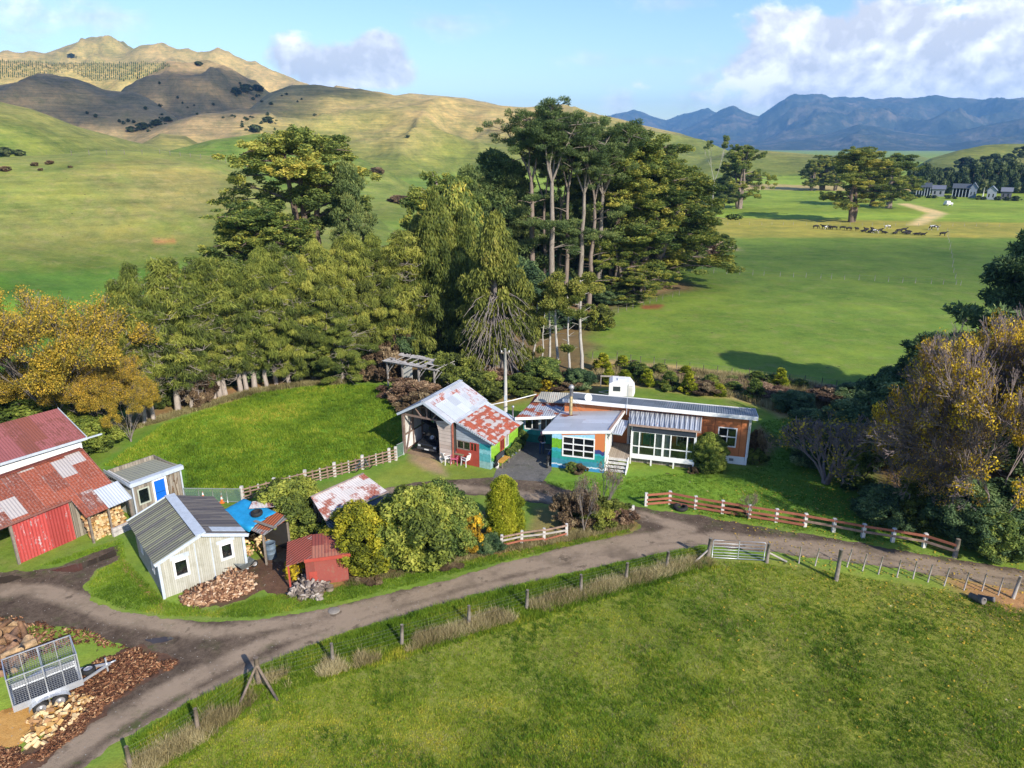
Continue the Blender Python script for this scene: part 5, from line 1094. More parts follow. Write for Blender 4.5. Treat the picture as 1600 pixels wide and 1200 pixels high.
def wheel(parent, c, r, w, axis, hub=M_HUB):
    Mx = Vector(axis).to_track_quat('Z', 'Y').to_matrix(); mb = MB()
    mb.lathe([(r*.62, -w/2), (r*.93, -w/2), (r, -w*.3), (r, w*.3), (r*.93, w/2), (r*.62, w/2)], 22, c, Mx); t = mb.build('wheel', M_RUBBER, parent)
    mb = MB(); mb.lathe([(r*.62, w*.48), (r*.55, w*.30), (r*.2, w*.34), (r*.16, w*.5), (0, w*.5)], 18, c, Mx); mb.lathe([(r*.62, -w*.48), (r*.5, -w*.3), (0, -w*.3)], 18, c, Mx); mb.build('rim', hub, t); return t
for x in (.80, 1.40):
    wheel(tl, (x, -.12, .27), .27, .17, (0, -1, 0)); wheel(tl, (x, TW+.12, .27), .27, .17, (0, 1, 0))
for y0, y1 in ((-.24, -.005), (TW+.005, TW+.24)):
    mb = MB(); pr = [(1.10+.68*math.cos(a), .28+.34*math.sin(a)) for a in np.linspace(math.pi, 0, 11)]
    for i in range(10): (xa, za_), (xb, zb) = pr[i], pr[i+1]; mb.hexa([(xa, y0, za_), (xb, y0, zb), (xb, y1, zb), (xa, y1, za_)], [(xa, y0, za_+.015), (xb, y0, zb+.015), (xb, y1, zb+.015), (xa, y1, za_+.015)])
    mb.build('mudguard', M_GALV, tl)
mb = MB(); mb.bar((TL-.3, .18, z0-.04), (TL+1.05, TW/2, z0-.02), .06, .09); mb.bar((TL-.3, TW-.18, z0-.04), (TL+1.05, TW/2, z0-.02), .06, .09); mb.tube([(TL+.98, TW/2, z0), (TL+1.25, TW/2, z0+.02)], .035, 8); mb.box(TL+.88, TL+.94, TW/2-.03, TW/2+.03, .02, z0+.3); mb.build('drawbar', M_GALV, tl)
mb = MB(); mb.bar((.4, .3, z0-.05), (.4, TW-.3, z0-.05), .05); mb.bar((1.1, -.05, .3), (1.1, TW+.05, .3), .05); mb.build('axle', M_GALV, tl)
wheel(tl, (TL+.28, TW/2, z0+.06), .26, .15, (0, .1, 1))
mb = MB(); mb.box(-.012, -.001, .1, .28, z0+.06, z0+.16); mb.build('tail_light', plain('red_lens', (.5, .02, .02), .3), tl)

# ---------------------------------------------------------------- firewood, logs, bark
M_FIRE = [plain('split_wood_'+n_, c, .9, var=.25, scale=6) for n_, c in (('pale', (.68, .50, .27)), ('amber', (.52, .31, .11)), ('brown', (.36, .20, .09)))]
def block(rs, l, w, h):
    mb = MB(); k = rs.choice((3, 4, 4)); j = lambda: rs.uniform(-.18, .18)
    if k == 3: P = [(-w/2, -h/2), (w/2, -h/2*(1+j())), (w*j(), h/2)]
    else: P = [(-w/2*(1+j()), -h/2), (w/2, -h/2*(1+j())), (w/2*(1+j()), h/2), (-w/2, h/2*(1+j()))]
    mb.ext([(-l/2, a, c) for a, c in P], (l, 0, 0)); return mb
BLK = [block(rnd, rnd.uniform(.22, .32), rnd.uniform(.12, .2), rnd.uniform(.1, .17)) for _ in range(9)]
BME = []
for i, mb in enumerate(BLK):
    o = mb.build('firewood_block', M_FIRE[i % 3 if i < 6 else 0]); BME.append(o.data); bpy.data.objects.remove(o)
def heap(name, label, group, cat, poly, n, zmax, sc=1., meshes=None, seed=1):
    rs = random.Random(seed); xs = [p[0] for p in poly]; ys = [p[1] for p in poly]; k = 0; cx, cy_ = sum(xs)/len(xs), sum(ys)/len(ys)
    while k < n:
        x, y = rs.uniform(min(xs), max(xs)), rs.uniform(min(ys), max(ys)); d = float(sdist(np.array([x]), np.array([y]), poly)[0])
        if d > 0: continue
        o = link(name, rs.choice(meshes or BME)); z = min(zmax, -d*.8)*rs.random()
        o.location = (x, y, .06*sc+z); o.rotation_euler = (rs.uniform(-.6, .6), rs.uniform(-.6, .6), rs.uniform(0, 6.3)); s_ = sc*rs.uniform(.75, 1.2); o.scale = (s_, s_, s_)
        tag(o, label, cat, group); k += 1
heap('firewood_block', 'split firewood block lying in the pale heap beside the cage trailer', 'firewood heaped beside the trailer', 'firewood', P2((30, 1168), (62, 1168), (120, 1128), (150, 1092), (120, 1085), (80, 1102), (45, 1125)), 150, .32, .82, seed=4)
Ts = Vector(ts.location)
heap('firewood_block', 'split log in the woodpile under the blue tarpaulin roof', 'firewood under the tarpaulin', 'firewood', P2((382, 868), (428, 868), (428, 840), (392, 835), (380, 845)), 70, .9, .85, seed=8)
sto = [Rs.o.matrix_basis @ Vector(p) if False else Vector((Rs.O.x+Rs.u.x*a+Rs.w.x*c, Rs.O.y+Rs.u.y*a+Rs.w.y*c, 0)) for a, c in ((3.1, -1.15), (5.1, -1.15), (5.1, -.1), (3.1, -.1))]
k = 0; rs = random.Random(12)
for row in range(10):
    for i in range(12):
        if row*.135 > 1.25+.25*math.sin(i*.9): continue
        u = 3.12+i*.165+rs.uniform(-.02, .02); v = -1.0+row*.055+rs.uniform(-.05, .05); o = link('firewood_block', rs.choice(BME)); p = Rs.O+Rs.u*u+Rs.w*v
        o.location = (p.x, p.y, .08+row*.135); o.rotation_euler = (rs.uniform(-.2, .2), rs.uniform(-.3, .3), Rs.yaw+math.pi/2+rs.uniform(-.3, .3)); s_ = rs.uniform(.95, 1.2); o.scale = (s_, s_, s_); tag(o, 'split log stacked in the lean-to of the rusty shed', 'firewood', 'firewood stacked in the rusty lean-to')
# big logs behind the trailer
LOGM = []
for i in range(4):
    mb = MB(); r = rnd.uniform(.12, .22); l = rnd.uniform(.8, 1.6); mb.tube([(-l/2, 0, 0), (0, rnd.uniform(-.05, .05), .02), (l/2, 0, 0)], [r, r*.95, r*.88], 10); o = mb.build('log', plain('log_bark_%s' % 'abcd'[i], ((.20, .11, .06), (.34, .20, .10), (.26, .15, .09), (.42, .28, .15))[i], .95, var=.5, scale=5)); LOGM.append(o.data); bpy.data.objects.remove(o)
heap('log', 'rough reddish log in the pile behind the cage trailer', 'logs piled behind the trailer', 'log', P2((-60, 1060), (-60, 985), (20, 975), (60, 990), (70, 1010), (40, 1040)), 34, .45, .85, LOGM, seed=3)
def debris(name, label, poly, n, size, cols, zmax=.12, seed=5, flat=.5):
    """loose bark and splinters: one heap nobody could count"""
    g = np.random.default_rng(seed); P = np.array(poly); x = g.uniform(P[:, 0].min(), P[:, 0].max(), n*4); y = g.uniform(P[:, 1].min(), P[:, 1].max(), n*4); d = sdist(x, y, poly)+(fbm(x/.8, y/.8, 3, seed)-.5)*.8
    k = np.where(d < 0)[0][:n]; x, y, d = x[k], y[k], d[k]; z = np.minimum(zmax, -d*.5)*g.random(len(k))+.012
    c = np.stack([x, y, z], 1); t = g.normal(size=(len(k), 3)); t[:, 2] *= flat; t /= np.linalg.norm(t, axis=1)[:, None]; u = np.cross(t, g.normal(size=(len(k), 3))*[.5, .5, 1]+[0, 0, .8]); u /= np.linalg.norm(u, axis=1)[:, None]; w_ = np.cross(t, u)
    l = (size*g.uniform(.4, 1.6, len(k)))[:, None]; wd = l*g.uniform(.12, .4, len(k))[:, None]; th = wd*.35
    sg = np.array([(-1, -1, -1), (1, -1, -1), (1, 1, -1), (-1, 1, -1), (-1, -1, 1), (1, -1, 1), (1, 1, 1), (-1, 1, 1)])
    V = (c[:, None, :]+sg[None, :, 0:1]*(t*l)[:, None, :]+sg[None, :, 1:2]*(u*wd)[:, None, :]+sg[None, :, 2:3]*(w_*th)[:, None, :])
    V[..., 2] = np.maximum(V[..., 2], .006)
    Fq = np.array([(3, 2, 1, 0), (4, 5, 6, 7), (0, 1, 5, 4), (1, 2, 6, 5), (2, 3, 7, 6), (3, 0, 4, 7)])[None]+(np.arange(len(k))*8)[:, None, None]
    m, b = newmat(name+'_chips'); tn = b.attr('tone', 2); b.out(b.ramp(tn, cols), .95, spec=.1)
    o = link(name, npmesh(name, V.reshape(-1, 3), Fq.reshape(-1, 4), m, {'tone': ('FLOAT', np.repeat(g.random(len(k)), 8))})); return tag(o, label, kind='stuff')
BK = [(0, (.035, .018, .012)), (.4, (.13, .055, .03)), (.8, (.26, .12, .06)), (1, (.48, .30, .16))]
debris('bark_litter', 'reddish bark litter spread around the trailer drawbar', P2((110, 1130), (150, 1120), (200, 1080), (262, 1045), (275, 1035), (225, 1012), (160, 1030), (110, 1060)), 5200, .07, BK, .10)
debris('bark_litter', 'dark bark scraps along the edge of the track below the firewood', P2((-60, 1240), (40, 1195), (120, 1150), (150, 1120), (100, 1125), (60, 1175), (-10, 1165)), 3200, .06, BK, .06, 9)
debris('bark_litter', 'bark and chips under the log pile at the edge of the yard', P2((-100, 1080), (100, 1010), (215, 1018), (140, 990), (20, 965), (-100, 975)), 2600, .07, BK, .06, 19)
debris('kindling_heap', 'sprawling heap of split brown kindling against the cream hut', P2((280, 940), (340, 945), (395, 925), (405, 900), (360, 893), (325, 912)), 2600, .16, [(0, (.09, .04, .025)), (.4, (.24, .125, .07)), (.75, (.42, .26, .15)), (1, (.62, .46, .32))], .42, 6)
debris('stick_pile', 'pale grey sticks heaped in front of the red iron shed', P2((455, 930), (500, 935), (510, 905), (475, 895), (462, 910)), 420, .22, [(0, (.10, .08, .065)), (.5, (.24, .20, .17)), (1, (.42, .37, .32))], .35, 7, .8)
M_DUST = gravel_material('sawdust', (.42, .20, .045), (.72, .43, .14), 0.)
mask_sheet('sawdust', [P2((-80, 1180), (30, 1168), (60, 1150), (110, 1110), (165, 1068), (140, 1060), (90, 1090), (0, 1110), (-80, 1100))], .1, .010, M_DUST, .3, 'orange sawdust spread under the trailer', {'rut': lambda X, Y: X*0+.3, 'weed': lambda X, Y: X*0})
M_BARKG = gravel_material('bark_ground', (.06, .032, .022), (.22, .12, .07), .3)
mask_sheet('bark_ground', [P2((100, 1150), (160, 1120), (200, 1085), (262, 1052), (280, 1035), (220, 1008), (150, 1030), (100, 1075)), P2((-60, 1260), (60, 1200), (140, 1140), (100, 1120), (40, 1180), (-60, 1185)), P2((-150, 1085), (0, 1060), (60, 1020), (30, 975), (-150, 968)), P2((275, 948), (340, 950), (410, 925), (470, 940), (500, 905), (420, 870), (385, 880), (330, 912))], .1, .007, M_BARKG, .35, 'dark ground strewn with bark', {'rut': lambda X, Y: X*0+.3, 'weed': lambda X, Y: X*0+.35})
# roofed tarp, tyre
T4 = [Vector(t)+Ts for t in Tt]
g_ = 14; V_ = []
for i in range(g_):
    for j in range(g_):
        f, h_ = i/(g_-1)*.80-.06, j/(g_-1)*1.08-.06; p = T4[0].lerp(T4[1], f).lerp(T4[3].lerp(T4[2], f), h_)
        ed = .10*math.sin(j*1.3)*(i == g_-1); dz = .05+.035*float(fbm(np.array([i*.6]), np.array([j*.6]), 3, 4)[0])*2-(.16 if f < -.01 or h_ < -.01 or h_ > 1.01 else 0); V_.append((p.x+ed, p.y+ed, p.z+dz))
mb = MB(); mb.add(V_, [(i*g_+j, i*g_+j+1, (i+1)*g_+j+1, (i+1)*g_+j) for i in range(g_-1) for j in range(g_-1)], True); tp = mb.build('tarpaulin', plain('blue_tarp', (.02, .27, .52), .35, var=.2, scale=3)); md = tp.modifiers.new('thick', 'SOLIDIFY'); md.thickness = .008; tag(tp, 'bright blue tarpaulin draped over the woodshed roof', 'tarpaulin')
def tyre(p, r, w, label, tilt=(0, 0), name='tyre', group=None):
    o = thing_mesh(name, MB().lathe([(r*.58, -w*.4), (r*.62, -w/2), (r*.92, -w/2), (r, -w*.28), (r, w*.28), (r*.92, w/2), (r*.62, w/2), (r*.58, w*.4), (r*.58, -w*.4)], 24), M_RUBBER, p, label, 'tyre', group); o.rotation_euler = (tilt[0], tilt[1], 0); return o
def thing_mesh(name, mb, mat, p, label, cat, group=None, rz=0., bevel=0.):
    o = mb.build(name, mat, None, bevel); o.location = p; o.rotation_euler = (0, 0, rz); return tag(o, label, cat, group)
c = T4[0].lerp(T4[1], .55).lerp(T4[3].lerp(T4[2], .55), .55)
tyre(c+Vector((0, 0, .20)), .30, .2, 'black tyre weighing down the blue tarpaulin', (.05, -.05))
tyre(px(1063, 795)+Vector((0, 0, .1)), .42, .2, 'black tyre planter lying inside the orange rail fence')
tyre(px(505, 868)+Vector((0, 0, .5)), .28, .18, 'old tyre leaning behind the red iron shed', (1.2, .3))
c2 = T4[3].lerp(T4[2], .4); mb = MB(); mb.slab([Vector(p) for p in ((-.9, -.35, 0), (.7, -.55, -.06), (.9, .05, .02), (-.7, .3, .05))], .02); thing_mesh('loose_sheet', mb, M_WHITERUST, c2+Vector((.2, .1, .16)), 'loose rusty white sheet lying on the end of the woodshed roof', 'roofing sheet', None, .35)
mb = MB(); mb.bar((-.8, 0, 0), (.7, .0, .0), .16, .03); thing_mesh('roof_plank', mb, M_TIMBER, T4[1].lerp(T4[2], .4)+Vector((-.45, .1, .12)), 'grey plank lying across the woodshed roof beside the tyre', 'plank', None, -.5)
# drum, wheelbarrow
p = px(424, 871); dr_ = thing('steel_drum', 'blue-grey steel drum standing by the woodpile', 'drum', p)
mb = MB(); mb.lathe([(0, 0), (.26, 0), (.28, .02), (.27, .28), (.285, .3), (.27, .32), (.27, .56), (.285, .58), (.27, .6), (.27, .84), (.28, .86), (.25, .86), (.25, .83), (0, .83)], 20); mb.build('body', plain('drum_blue', (.16, .22, .28), .6, .2, var=.3, grime=.4), dr_)
p = px(383, 893); wb = thing('wheelbarrow', 'grey wheelbarrow parked beside the cream hut corner', 'wheelbarrow', p, .9)
mb = MB(); mb.add([(-.4, -.28, .55), (.45, -.24, .55), (.45, .24, .55), (-.4, .28, .55), (-.22, -.16, .28), (.2, -.14, .28), (.2, .14, .28), (-.22, .16, .28)], [(4, 5, 1, 0), (5, 6, 2, 1), (6, 7, 3, 2), (7, 4, 0, 3), (7, 6, 5, 4)]); tr = mb.build('tray', plain('barrow_grey', (.17, .19, .19), .6, .2, var=.3, grime=.3), wb); md = tr.modifiers.new('t', 'SOLIDIFY'); md.thickness = .015
mb = MB()
for s_ in (-1, 1): mb.tube([(.55, s_*.06, .2), (-.3, s_*.2, .27), (-.85, s_*.28, .5)], .018, 6); mb.tube([(-.25, s_*.2, .27), (-.3, s_*.22, 0)], .018, 6)
mb.build('frame', M_TIMBER, wb); wheel(wb, (.55, 0, .18), .18, .08, (0, 1, 0))
# concrete pipe ends by the fence
for (x, y), r, lb, rz in (((1523, 938), .15, 'larger concrete pipe end lying by the batten fence', .4), ((1537, 937), .11, 'smaller concrete pipe end beside the larger one', .9)):
    mb = MB(); Mx = Vector((0, -1, .15)).to_track_quat('Z', 'Y').to_matrix(); mb.lathe([(r*.75, -.25), (r, -.25), (r, .3), (r*1.12, .3), (r*1.12, .42), (r*.78, .42), (r*.75, -.25)], 16, (0, 0, r), Mx); thing_mesh('concrete_pipe', mb, plain('pipe_concrete', (.19, .17, .15), .9, var=.3), px(x, y), lb, 'pipe', 'concrete pipe ends', rz)
for (x, y), r, lb in (((497, 930), .26, 'rounded stump section nearest the stick pile'), ((515, 922), .2, 'smaller stump section by the red iron shed wall'), ((471, 934), .18, 'small stump section on the grass beside the sticks')):
    mb = MB(); mb.tube([(0, 0, -.05), (.02, .01, r*1.1)], [r, r*.9], 12); thing_mesh('stump', mb, plain('stump', (.24, .19, .14), .95, var=.4, scale=6), px(x, y), lb, 'tree stump')
mb = MB(); mb.lathe([(0, .0), (.27, 0), (.27, .02), (.24, .03), (0, .035)], 24); thing_mesh('manhole_lid', mb, plain('lid_concrete', (.26, .23, .19), .9), px(522, 954.5)+Vector((0, 0, .004)), 'round pale concrete lid set in the gravel track', 'manhole lid')

# ---------------------------------------------------------------- white caravan behind the house
cv = thing('caravan', 'small white caravan parked behind the long grey roof', 'caravan', (8.0, 55.6, 0), R(-8)); cl, cw = 2.15, 1.7
prof = [(0, .35), (cl-.1, .35), (cl, .7), (cl, 1.05), (cl-.4, 1.55), (.3, 1.58), (0, 1.42)]
mb = MB(); mb.ext([(x, 0, z) for x, z in prof], (0, cw, 0)); mb.build('body', plain('caravan_white', (.80, .80, .79), .4, var=.04), cv, .05)
mb = MB(); mb.box(.7, 1.3, .5, 1.1, 1.59, 1.65); mb.build('roof_hatch', M_WHITE, cv)
mb = MB(); mb.box(.35, .95, -.012, -.001, .8, 1.2); mb.build('window', plain('caravan_window', (.05, .06, .07), .2), cv); mb = MB(); mb.box(1.5, 1.95, -.012, -.001, .4, 1.35); mb.build('door', M_OFFW, cv)
for y in (.1, cw-.1): wheel(cv, (1.0, y, .26), .26, .16, (0, -1 if y < 1 else 1, 0))
mb = MB(); mb.bar((0, .4, .38), (-.8, cw/2, .38), .06); mb.bar((0, cw-.4, .38), (-.8, cw/2, .38), .06); mb.build('drawbar', M_GALV, cv)
p = px(952, 604); cl_ = thing('clothes_frame', 'low timber trestle frame behind the white caravan', 'trestle', p, -.1)
mb = MB(); mb.bar((-.8, 0, .95), (.8, 0, .95), .06, .12); mb.build('rail', M_BATTEN, cl_)
for x in (-.75, .75): mb = MB(); mb.bar((x, -.25, 0), (x, 0, .92), .05); mb.bar((x, .25, 0), (x, 0, .92), .05); mb.build('leg', M_BATTEN, cl_)
# ================================================================ trees and plants
def leafmat(name, stops, trans=.30, rough=.65):
    m, b = newmat(name); t = b.attr('tone', 2); c = b.ramp(t, stops)
    oi = b.n('ShaderNodeObjectInfo'); hs = b.n('ShaderNodeHueSaturation'); b.l(c, hs.inputs['Color'])
    b.l(b.mapr(oi.outputs['Random'], 0, 1, .485, .515), hs.inputs['Hue']); b.l(b.mapr(oi.outputs['Random'], 0, 1, 1.18, .82), hs.inputs['Value'])
    p = b.n('ShaderNodeBsdfPrincipled'); b.l(hs.outputs[0], p.inputs['Base Color']); p.inputs['Roughness'].default_value = rough; p.inputs['Specular IOR Level'].default_value = .2
    tr = b.n('ShaderNodeBsdfTranslucent'); b.l(hs.outputs[0], tr.inputs[0]); mx = b.n('ShaderNodeMixShader'); mx.inputs[0].default_value = trans
    b.l(p.outputs[0], mx.inputs[1]); b.l(tr.outputs[0], mx.inputs[2]); o = b.n('ShaderNodeOutputMaterial'); b.l(mx.outputs[0], o.inputs[0]); return m
LM = {
 'mac': leafmat('macrocarpa_leaf', [(0, (0.040, 0.069, 0.020)), (.4, (0.124, 0.183, 0.043)), (.75, (0.284, 0.316, 0.058)), (1, (0.495, 0.446, 0.075))]),
 'pine': leafmat('pine_needle', [(0, (0.045, 0.073, 0.029)), (.45, (0.117, 0.172, 0.055)), (.8, (0.237, 0.286, 0.080)), (1, (0.336, 0.337, 0.106))]),
 'shel': leafmat('cedar_leaf', [(0, (0.043, 0.059, 0.017)), (.35, (0.131, 0.166, 0.033)), (.7, (0.255, 0.288, 0.050)), (1, (0.388, 0.387, 0.073))]),
 'col': leafmat('cypress_leaf', [(0, (0.033, 0.050, 0.011)), (.4, (0.113, 0.144, 0.028)), (.75, (0.220, 0.242, 0.042)), (1, (0.320, 0.304, 0.070))]),
 'bush': leafmat('shrub_leaf', [(0, (0.031, 0.060, 0.020)), (.4, (0.103, 0.160, 0.036)), (.75, (0.224, 0.281, 0.053)), (1, (0.362, 0.375, 0.075))]),
 'olive': leafmat('olive_leaf', [(0, (0.045, 0.069, 0.016)), (.4, (0.149, 0.200, 0.035)), (.75, (0.283, 0.326, 0.051)), (1, (0.416, 0.435, 0.081))]),
 'dark': leafmat('dark_leaf', [(0, (0.029, 0.057, 0.028)), (.45, (0.080, 0.136, 0.055)), (.8, (0.171, 0.242, 0.082)), (1, (0.285, 0.343, 0.137))]),
 'gold': leafmat('hedge_gold_leaf', [(0, (0.063, 0.081, 0.012)), (.4, (0.204, 0.226, 0.018)), (.75, (0.357, 0.342, 0.024)), (1, (0.510, 0.451, 0.040))]),
 'lime': leafmat('lime_leaf', [(0, (0.072, 0.110, 0.010)), (.4, (0.240, 0.285, 0.017)), (.75, (0.408, 0.428, 0.026)), (1, (0.552, 0.531, 0.060))]),
 'yellow': leafmat('autumn_leaf', [(0, (0.110, 0.078, 0.010)), (.35, (0.330, 0.226, 0.018)), (.7, (0.605, 0.429, 0.022)), (1, (0.792, 0.619, 0.050))], .35),
 'ochre': leafmat('ochre_leaf', [(0, (0.101, 0.099, 0.020)), (.35, (0.242, 0.204, 0.028)), (.7, (0.484, 0.346, 0.040)), (1, (0.725, 0.480, 0.059))], .3),
 'brown': leafmat('brown_scrub', [(0, (0.062, 0.040, 0.025)), (.4, (0.163, 0.106, 0.062)), (.75, (0.288, 0.200, 0.112)), (1, (0.425, 0.325, 0.188))]),
 'straw': leafmat('dry_grass', [(0, (0.137, 0.114, 0.048)), (.4, (0.294, 0.244, 0.109)), (.75, (0.451, 0.385, 0.190)), (1, (0.588, 0.520, 0.285))]),
 'grass': leafmat('grass_blade', [(0, (0.092, 0.156, 0.011)), (.4, (0.197, 0.289, 0.019)), (.75, (0.334, 0.388, 0.029)), (1, (0.607, 0.506, 0.064))], .3),
 'lush': leafmat('lush_blade', [(0, (0.058, 0.120, 0.009)), (.4, (0.130, 0.231, 0.015)), (.75, (0.229, 0.334, 0.026)), (1, (0.456, 0.397, 0.057))], .3),
 'far': leafmat('far_leaf', [(0, (0.026, 0.050, 0.023)), (.5, (0.086, 0.125, 0.046)), (1, (0.192, 0.211, 0.077))]),
}
def barkmat(name, c1, c2):
    m, b = newmat(name); co = b.coord('Object'); n = b.noise(b.scalev(co, (3, 3, .5)), 2.5, 5, .7); n2 = b.noise(co, 14., 3, .7)
    b.out(b.ramp(b.math('ADD', b.math('MULTIPLY', n, .7), b.math('MULTIPLY', n2, .3)), [(.3, c1), (.68, c2)]), .95, 0., b.bump(n, .6, .05), .1); return m
BM = {'grey': barkmat('grey_bark', (.13, .105, .085), (.36, .31, .26)), 'brown': barkmat('brown_bark', (.07, .05, .038), (.20, .15, .115)), 'pink': barkmat('pink_bark', (.12, .092, .072), (.32, .255, .21)), 'pale': barkmat('pale_bark', (.26, .24, .21), (.52, .49, .44)), 'twig': barkmat('twig_bark', (.12, .10, .09), (.30, .26, .23)), 'red': barkmat('russet_twig', (.14, .105, .10), (.31, .25, .24)), 'dead': barkmat('dead_bark', (.23, .185, .155), (.46, .40, .34))}
FINE = 2.5
def leafmesh(name, clumps, dens, L, W, mode, mat, seed=1, shell=.45, jit=.28, keep=None):
    """many small leaf-shaped faces through the volume of each clump: x,y,z,rx,ry,rz,tone"""
    g = np.random.default_rng(seed); C = np.asarray(clumps, float); vol = (C[:, 3]*C[:, 4]*C[:, 5])**(2/3.)
    n = np.maximum(6, (dens*FINE*vol/(vol.mean()+1e-9)).astype(int)); L = L*.64; W = W*.66; ix = np.repeat(np.arange(len(C)), n); N = len(ix)
    d = g.normal(size=(N, 3)); d /= np.linalg.norm(d, axis=1)[:, None]; r = (shell**3+(1-shell**3)*g.random(N))**(1/3.)
    ctr = C[ix, :3]+d*r[:, None]*C[ix, 3:6]; rn = g.normal(size=(N, 3))
    if mode == 'flat': nrm = rn*[.7, .7, .4]+[0, 0, .9]; t = g.normal(size=(N, 3))*[1, 1, .3]
    elif mode == 'droop': t = rn*[.34, .34, .2]+[0, 0, -1.]+d*[.35, .35, 0]; nrm = g.normal(size=(N, 3))+d*.9
    elif mode == 'spray': t = d*[.7, .7, .2]+rn*.45+[0, 0, -.7]; nrm = g.normal(size=(N, 3))+d*.5+[0, 0, .3]
    elif mode == 'tuft': t = d*.9+rn*.7+[0, 0, .35]; nrm = g.normal(size=(N, 3))
    elif mode == 'out': nrm = d*.9+rn*.6+[0, 0, .35]; t = g.normal(size=(N, 3))
    else: nrm = rn; t = g.normal(size=(N, 3))
    t = t-nrm*((t*nrm).sum(1)/np.maximum((nrm*nrm).sum(1), 1e-6))[:, None] if mode not in ('droop', 'tuft', 'spray') else t
    t /= np.maximum(np.linalg.norm(t, axis=1), 1e-6)[:, None]; b_ = np.cross(nrm, t); b_ /= np.maximum(np.linalg.norm(b_, axis=1), 1e-6)[:, None]
    s = g.uniform(.65, 1.35, N)[:, None]; up = np.cross(t, b_)*.0
    V = np.stack([ctr-t*L*s, ctr+b_*W*s-t*L*s*.15, ctr+t*L*s, ctr-b_*W*s-t*L*s*.15], 1).reshape(-1, 3)
    tone = np.clip(C[ix, 6]+g.normal(size=N)*jit*.5+(d[:, 2])*.08, 0, 1)
    return npmesh(name, V, np.arange(N*4).reshape(-1, 4), mat, {'tone': ('FLOAT', np.repeat(tone, 4))})
def tubemesh(name, br, mat, n=6):
    mb = MB()
    for pts, rad in br: mb.tube(pts, rad, n if max(rad) > .05 else (4 if max(rad) > .02 else 3), False)
    me = bpy.data.meshes.new(name); me.from_pydata(mb.v, [], mb.f); me.polygons.foreach_set('use_smooth', [True]*len(me.polygons)); me.materials.append(mat); me.update(); return me
def bez(a, b_, sag=0., n=4, rs=None, j=0.):
    a = Vector(a); b_ = Vector(b_); P = []
    for i in range(n+1):
        t = i/n; p = a.lerp(b_, t); p.z += sag*4*t*(1-t)
        if rs and 0 < i < n: p += Vector((rs.uniform(-j, j), rs.uniform(-j, j), rs.uniform(-j, j)*.5))
        P.append(p)
    return P
def taper(r0, r1, n=4): return [r0+(r1-r0)*i/n for i in range(n+1)]
PROTO = {}
def proto(kind, h, w, parts):
    P = []
    for nme, me in parts:
        a = np.empty(len(me.vertices)*3, np.float32); me.vertices.foreach_get('co', a); a = a.reshape(-1, 3)
        if nme in ('crown', 'foliage') or kind.startswith('bare') or kind.startswith('autumn') or kind == 'deadtree': P.append(a)
    P = np.concatenate(P); h = float(np.percentile(P[:, 2], 99.6)); w = float(np.percentile(np.hypot(P[:, 0]-np.median(P[:, 0]), P[:, 1]-np.median(P[:, 1])), 96))*1.9
    PROTO[kind] = (h, w, parts)
# --- macrocarpa: tiers of flat yellow-green plates on spreading limbs
def macro(kind, seed, h=16., w=11., z0=.22, multi=3, lean=0., top=True, dens=150, bark='brown'):
    rs = random.Random(seed); br = []; cl = []
    stems = []
    for k in range(multi):
        a = rs.uniform(0, 6.3); e = Vector((math.cos(a)*w*.16*rs.random()+lean*w, math.sin(a)*w*.16*rs.random(), h*rs.uniform(.74, .92))); b0 = Vector((math.cos(a)*.25, math.sin(a)*.25, -.2))
        P = bez(b0, e, 0, 6, rs, .25); br.append((P, taper(.42 if k else .5, .10, 6))); stems.append(P)
    nl = 46
    for i in range(nl):
        f = (i+rs.random())/nl; z = h*(z0+(.95-z0)*f); P = rs.choice(stems); t = min(1, max(.12, z/h/.86)); k = t*6; k0 = min(5, int(k)); s = P[k0].lerp(P[k0+1], k-k0)
        prof = (.55+.75*f)*(1-f)**.42*1.35 if top else math.sqrt(max(.02, 1-(2*f-.75)**2*.8)); ln = w*.5*min(1.05, max(.22, prof))*rs.uniform(.62, 1.12)
        a = rs.uniform(0, 6.3)+i*2.4; e = Vector((s.x*.4+lean*w*.5+math.cos(a)*ln, s.y*.4+math.sin(a)*ln, s.z+ln*rs.uniform(-.02, .22))); Q = bez(s, e, ln*.08, 5, rs, .15); br.append((Q, taper(.12, .025, 5)))
        tone = rs.uniform(.25, .75)
        for m_ in range(rs.choice((9, 12, 15))):
            q = Q[rs.choice((1, 2, 3, 4, 5, 5))]; ph = rs.uniform(0, 6.3); d_ = rs.uniform(.1, 1.5)
            cl.append((q.x+math.cos(ph)*d_, q.y+math.sin(ph)*d_, q.z+rs.gauss(.1, .3)-d_*.12, rs.uniform(.3, .8), rs.uniform(.3, .8), rs.uniform(.15, .42), min(1, max(0, tone+rs.uniform(-.25, .25)))))
        for m_ in range(2):
            q = Q[3]; e2 = q+Vector((rs.uniform(-1, 1), rs.uniform(-1, 1), rs.uniform(.1, .5))); br.append((bez(q, e2, 0, 2), taper(.04, .012, 2)))
    if top:
        for i in range(34):
            a = rs.uniform(0, 6.3); d_ = rs.random()**.6*w*.27; cl.append((lean*w+math.cos(a)*d_, math.sin(a)*d_, h*rs.uniform(.86, .985), rs.uniform(.35, .8), rs.uniform(.35, .8), rs.uniform(.2, .45), rs.uniform(.2, .5)))
    proto(kind, h, w, [('trunk', tubemesh(kind+'_trunk', br, BM[bark])), ('crown', leafmesh(kind+'_crown', cl, dens, .20, .075, 'flat', LM['mac'], seed, .2))])
macro('macA', 1, dens=62); macro('macB', 2, 13., 12., .12, 5, .03, False, 66, 'pink'); macro('macC', 3, 15., 9., .3, 2, -.02, True, 60)
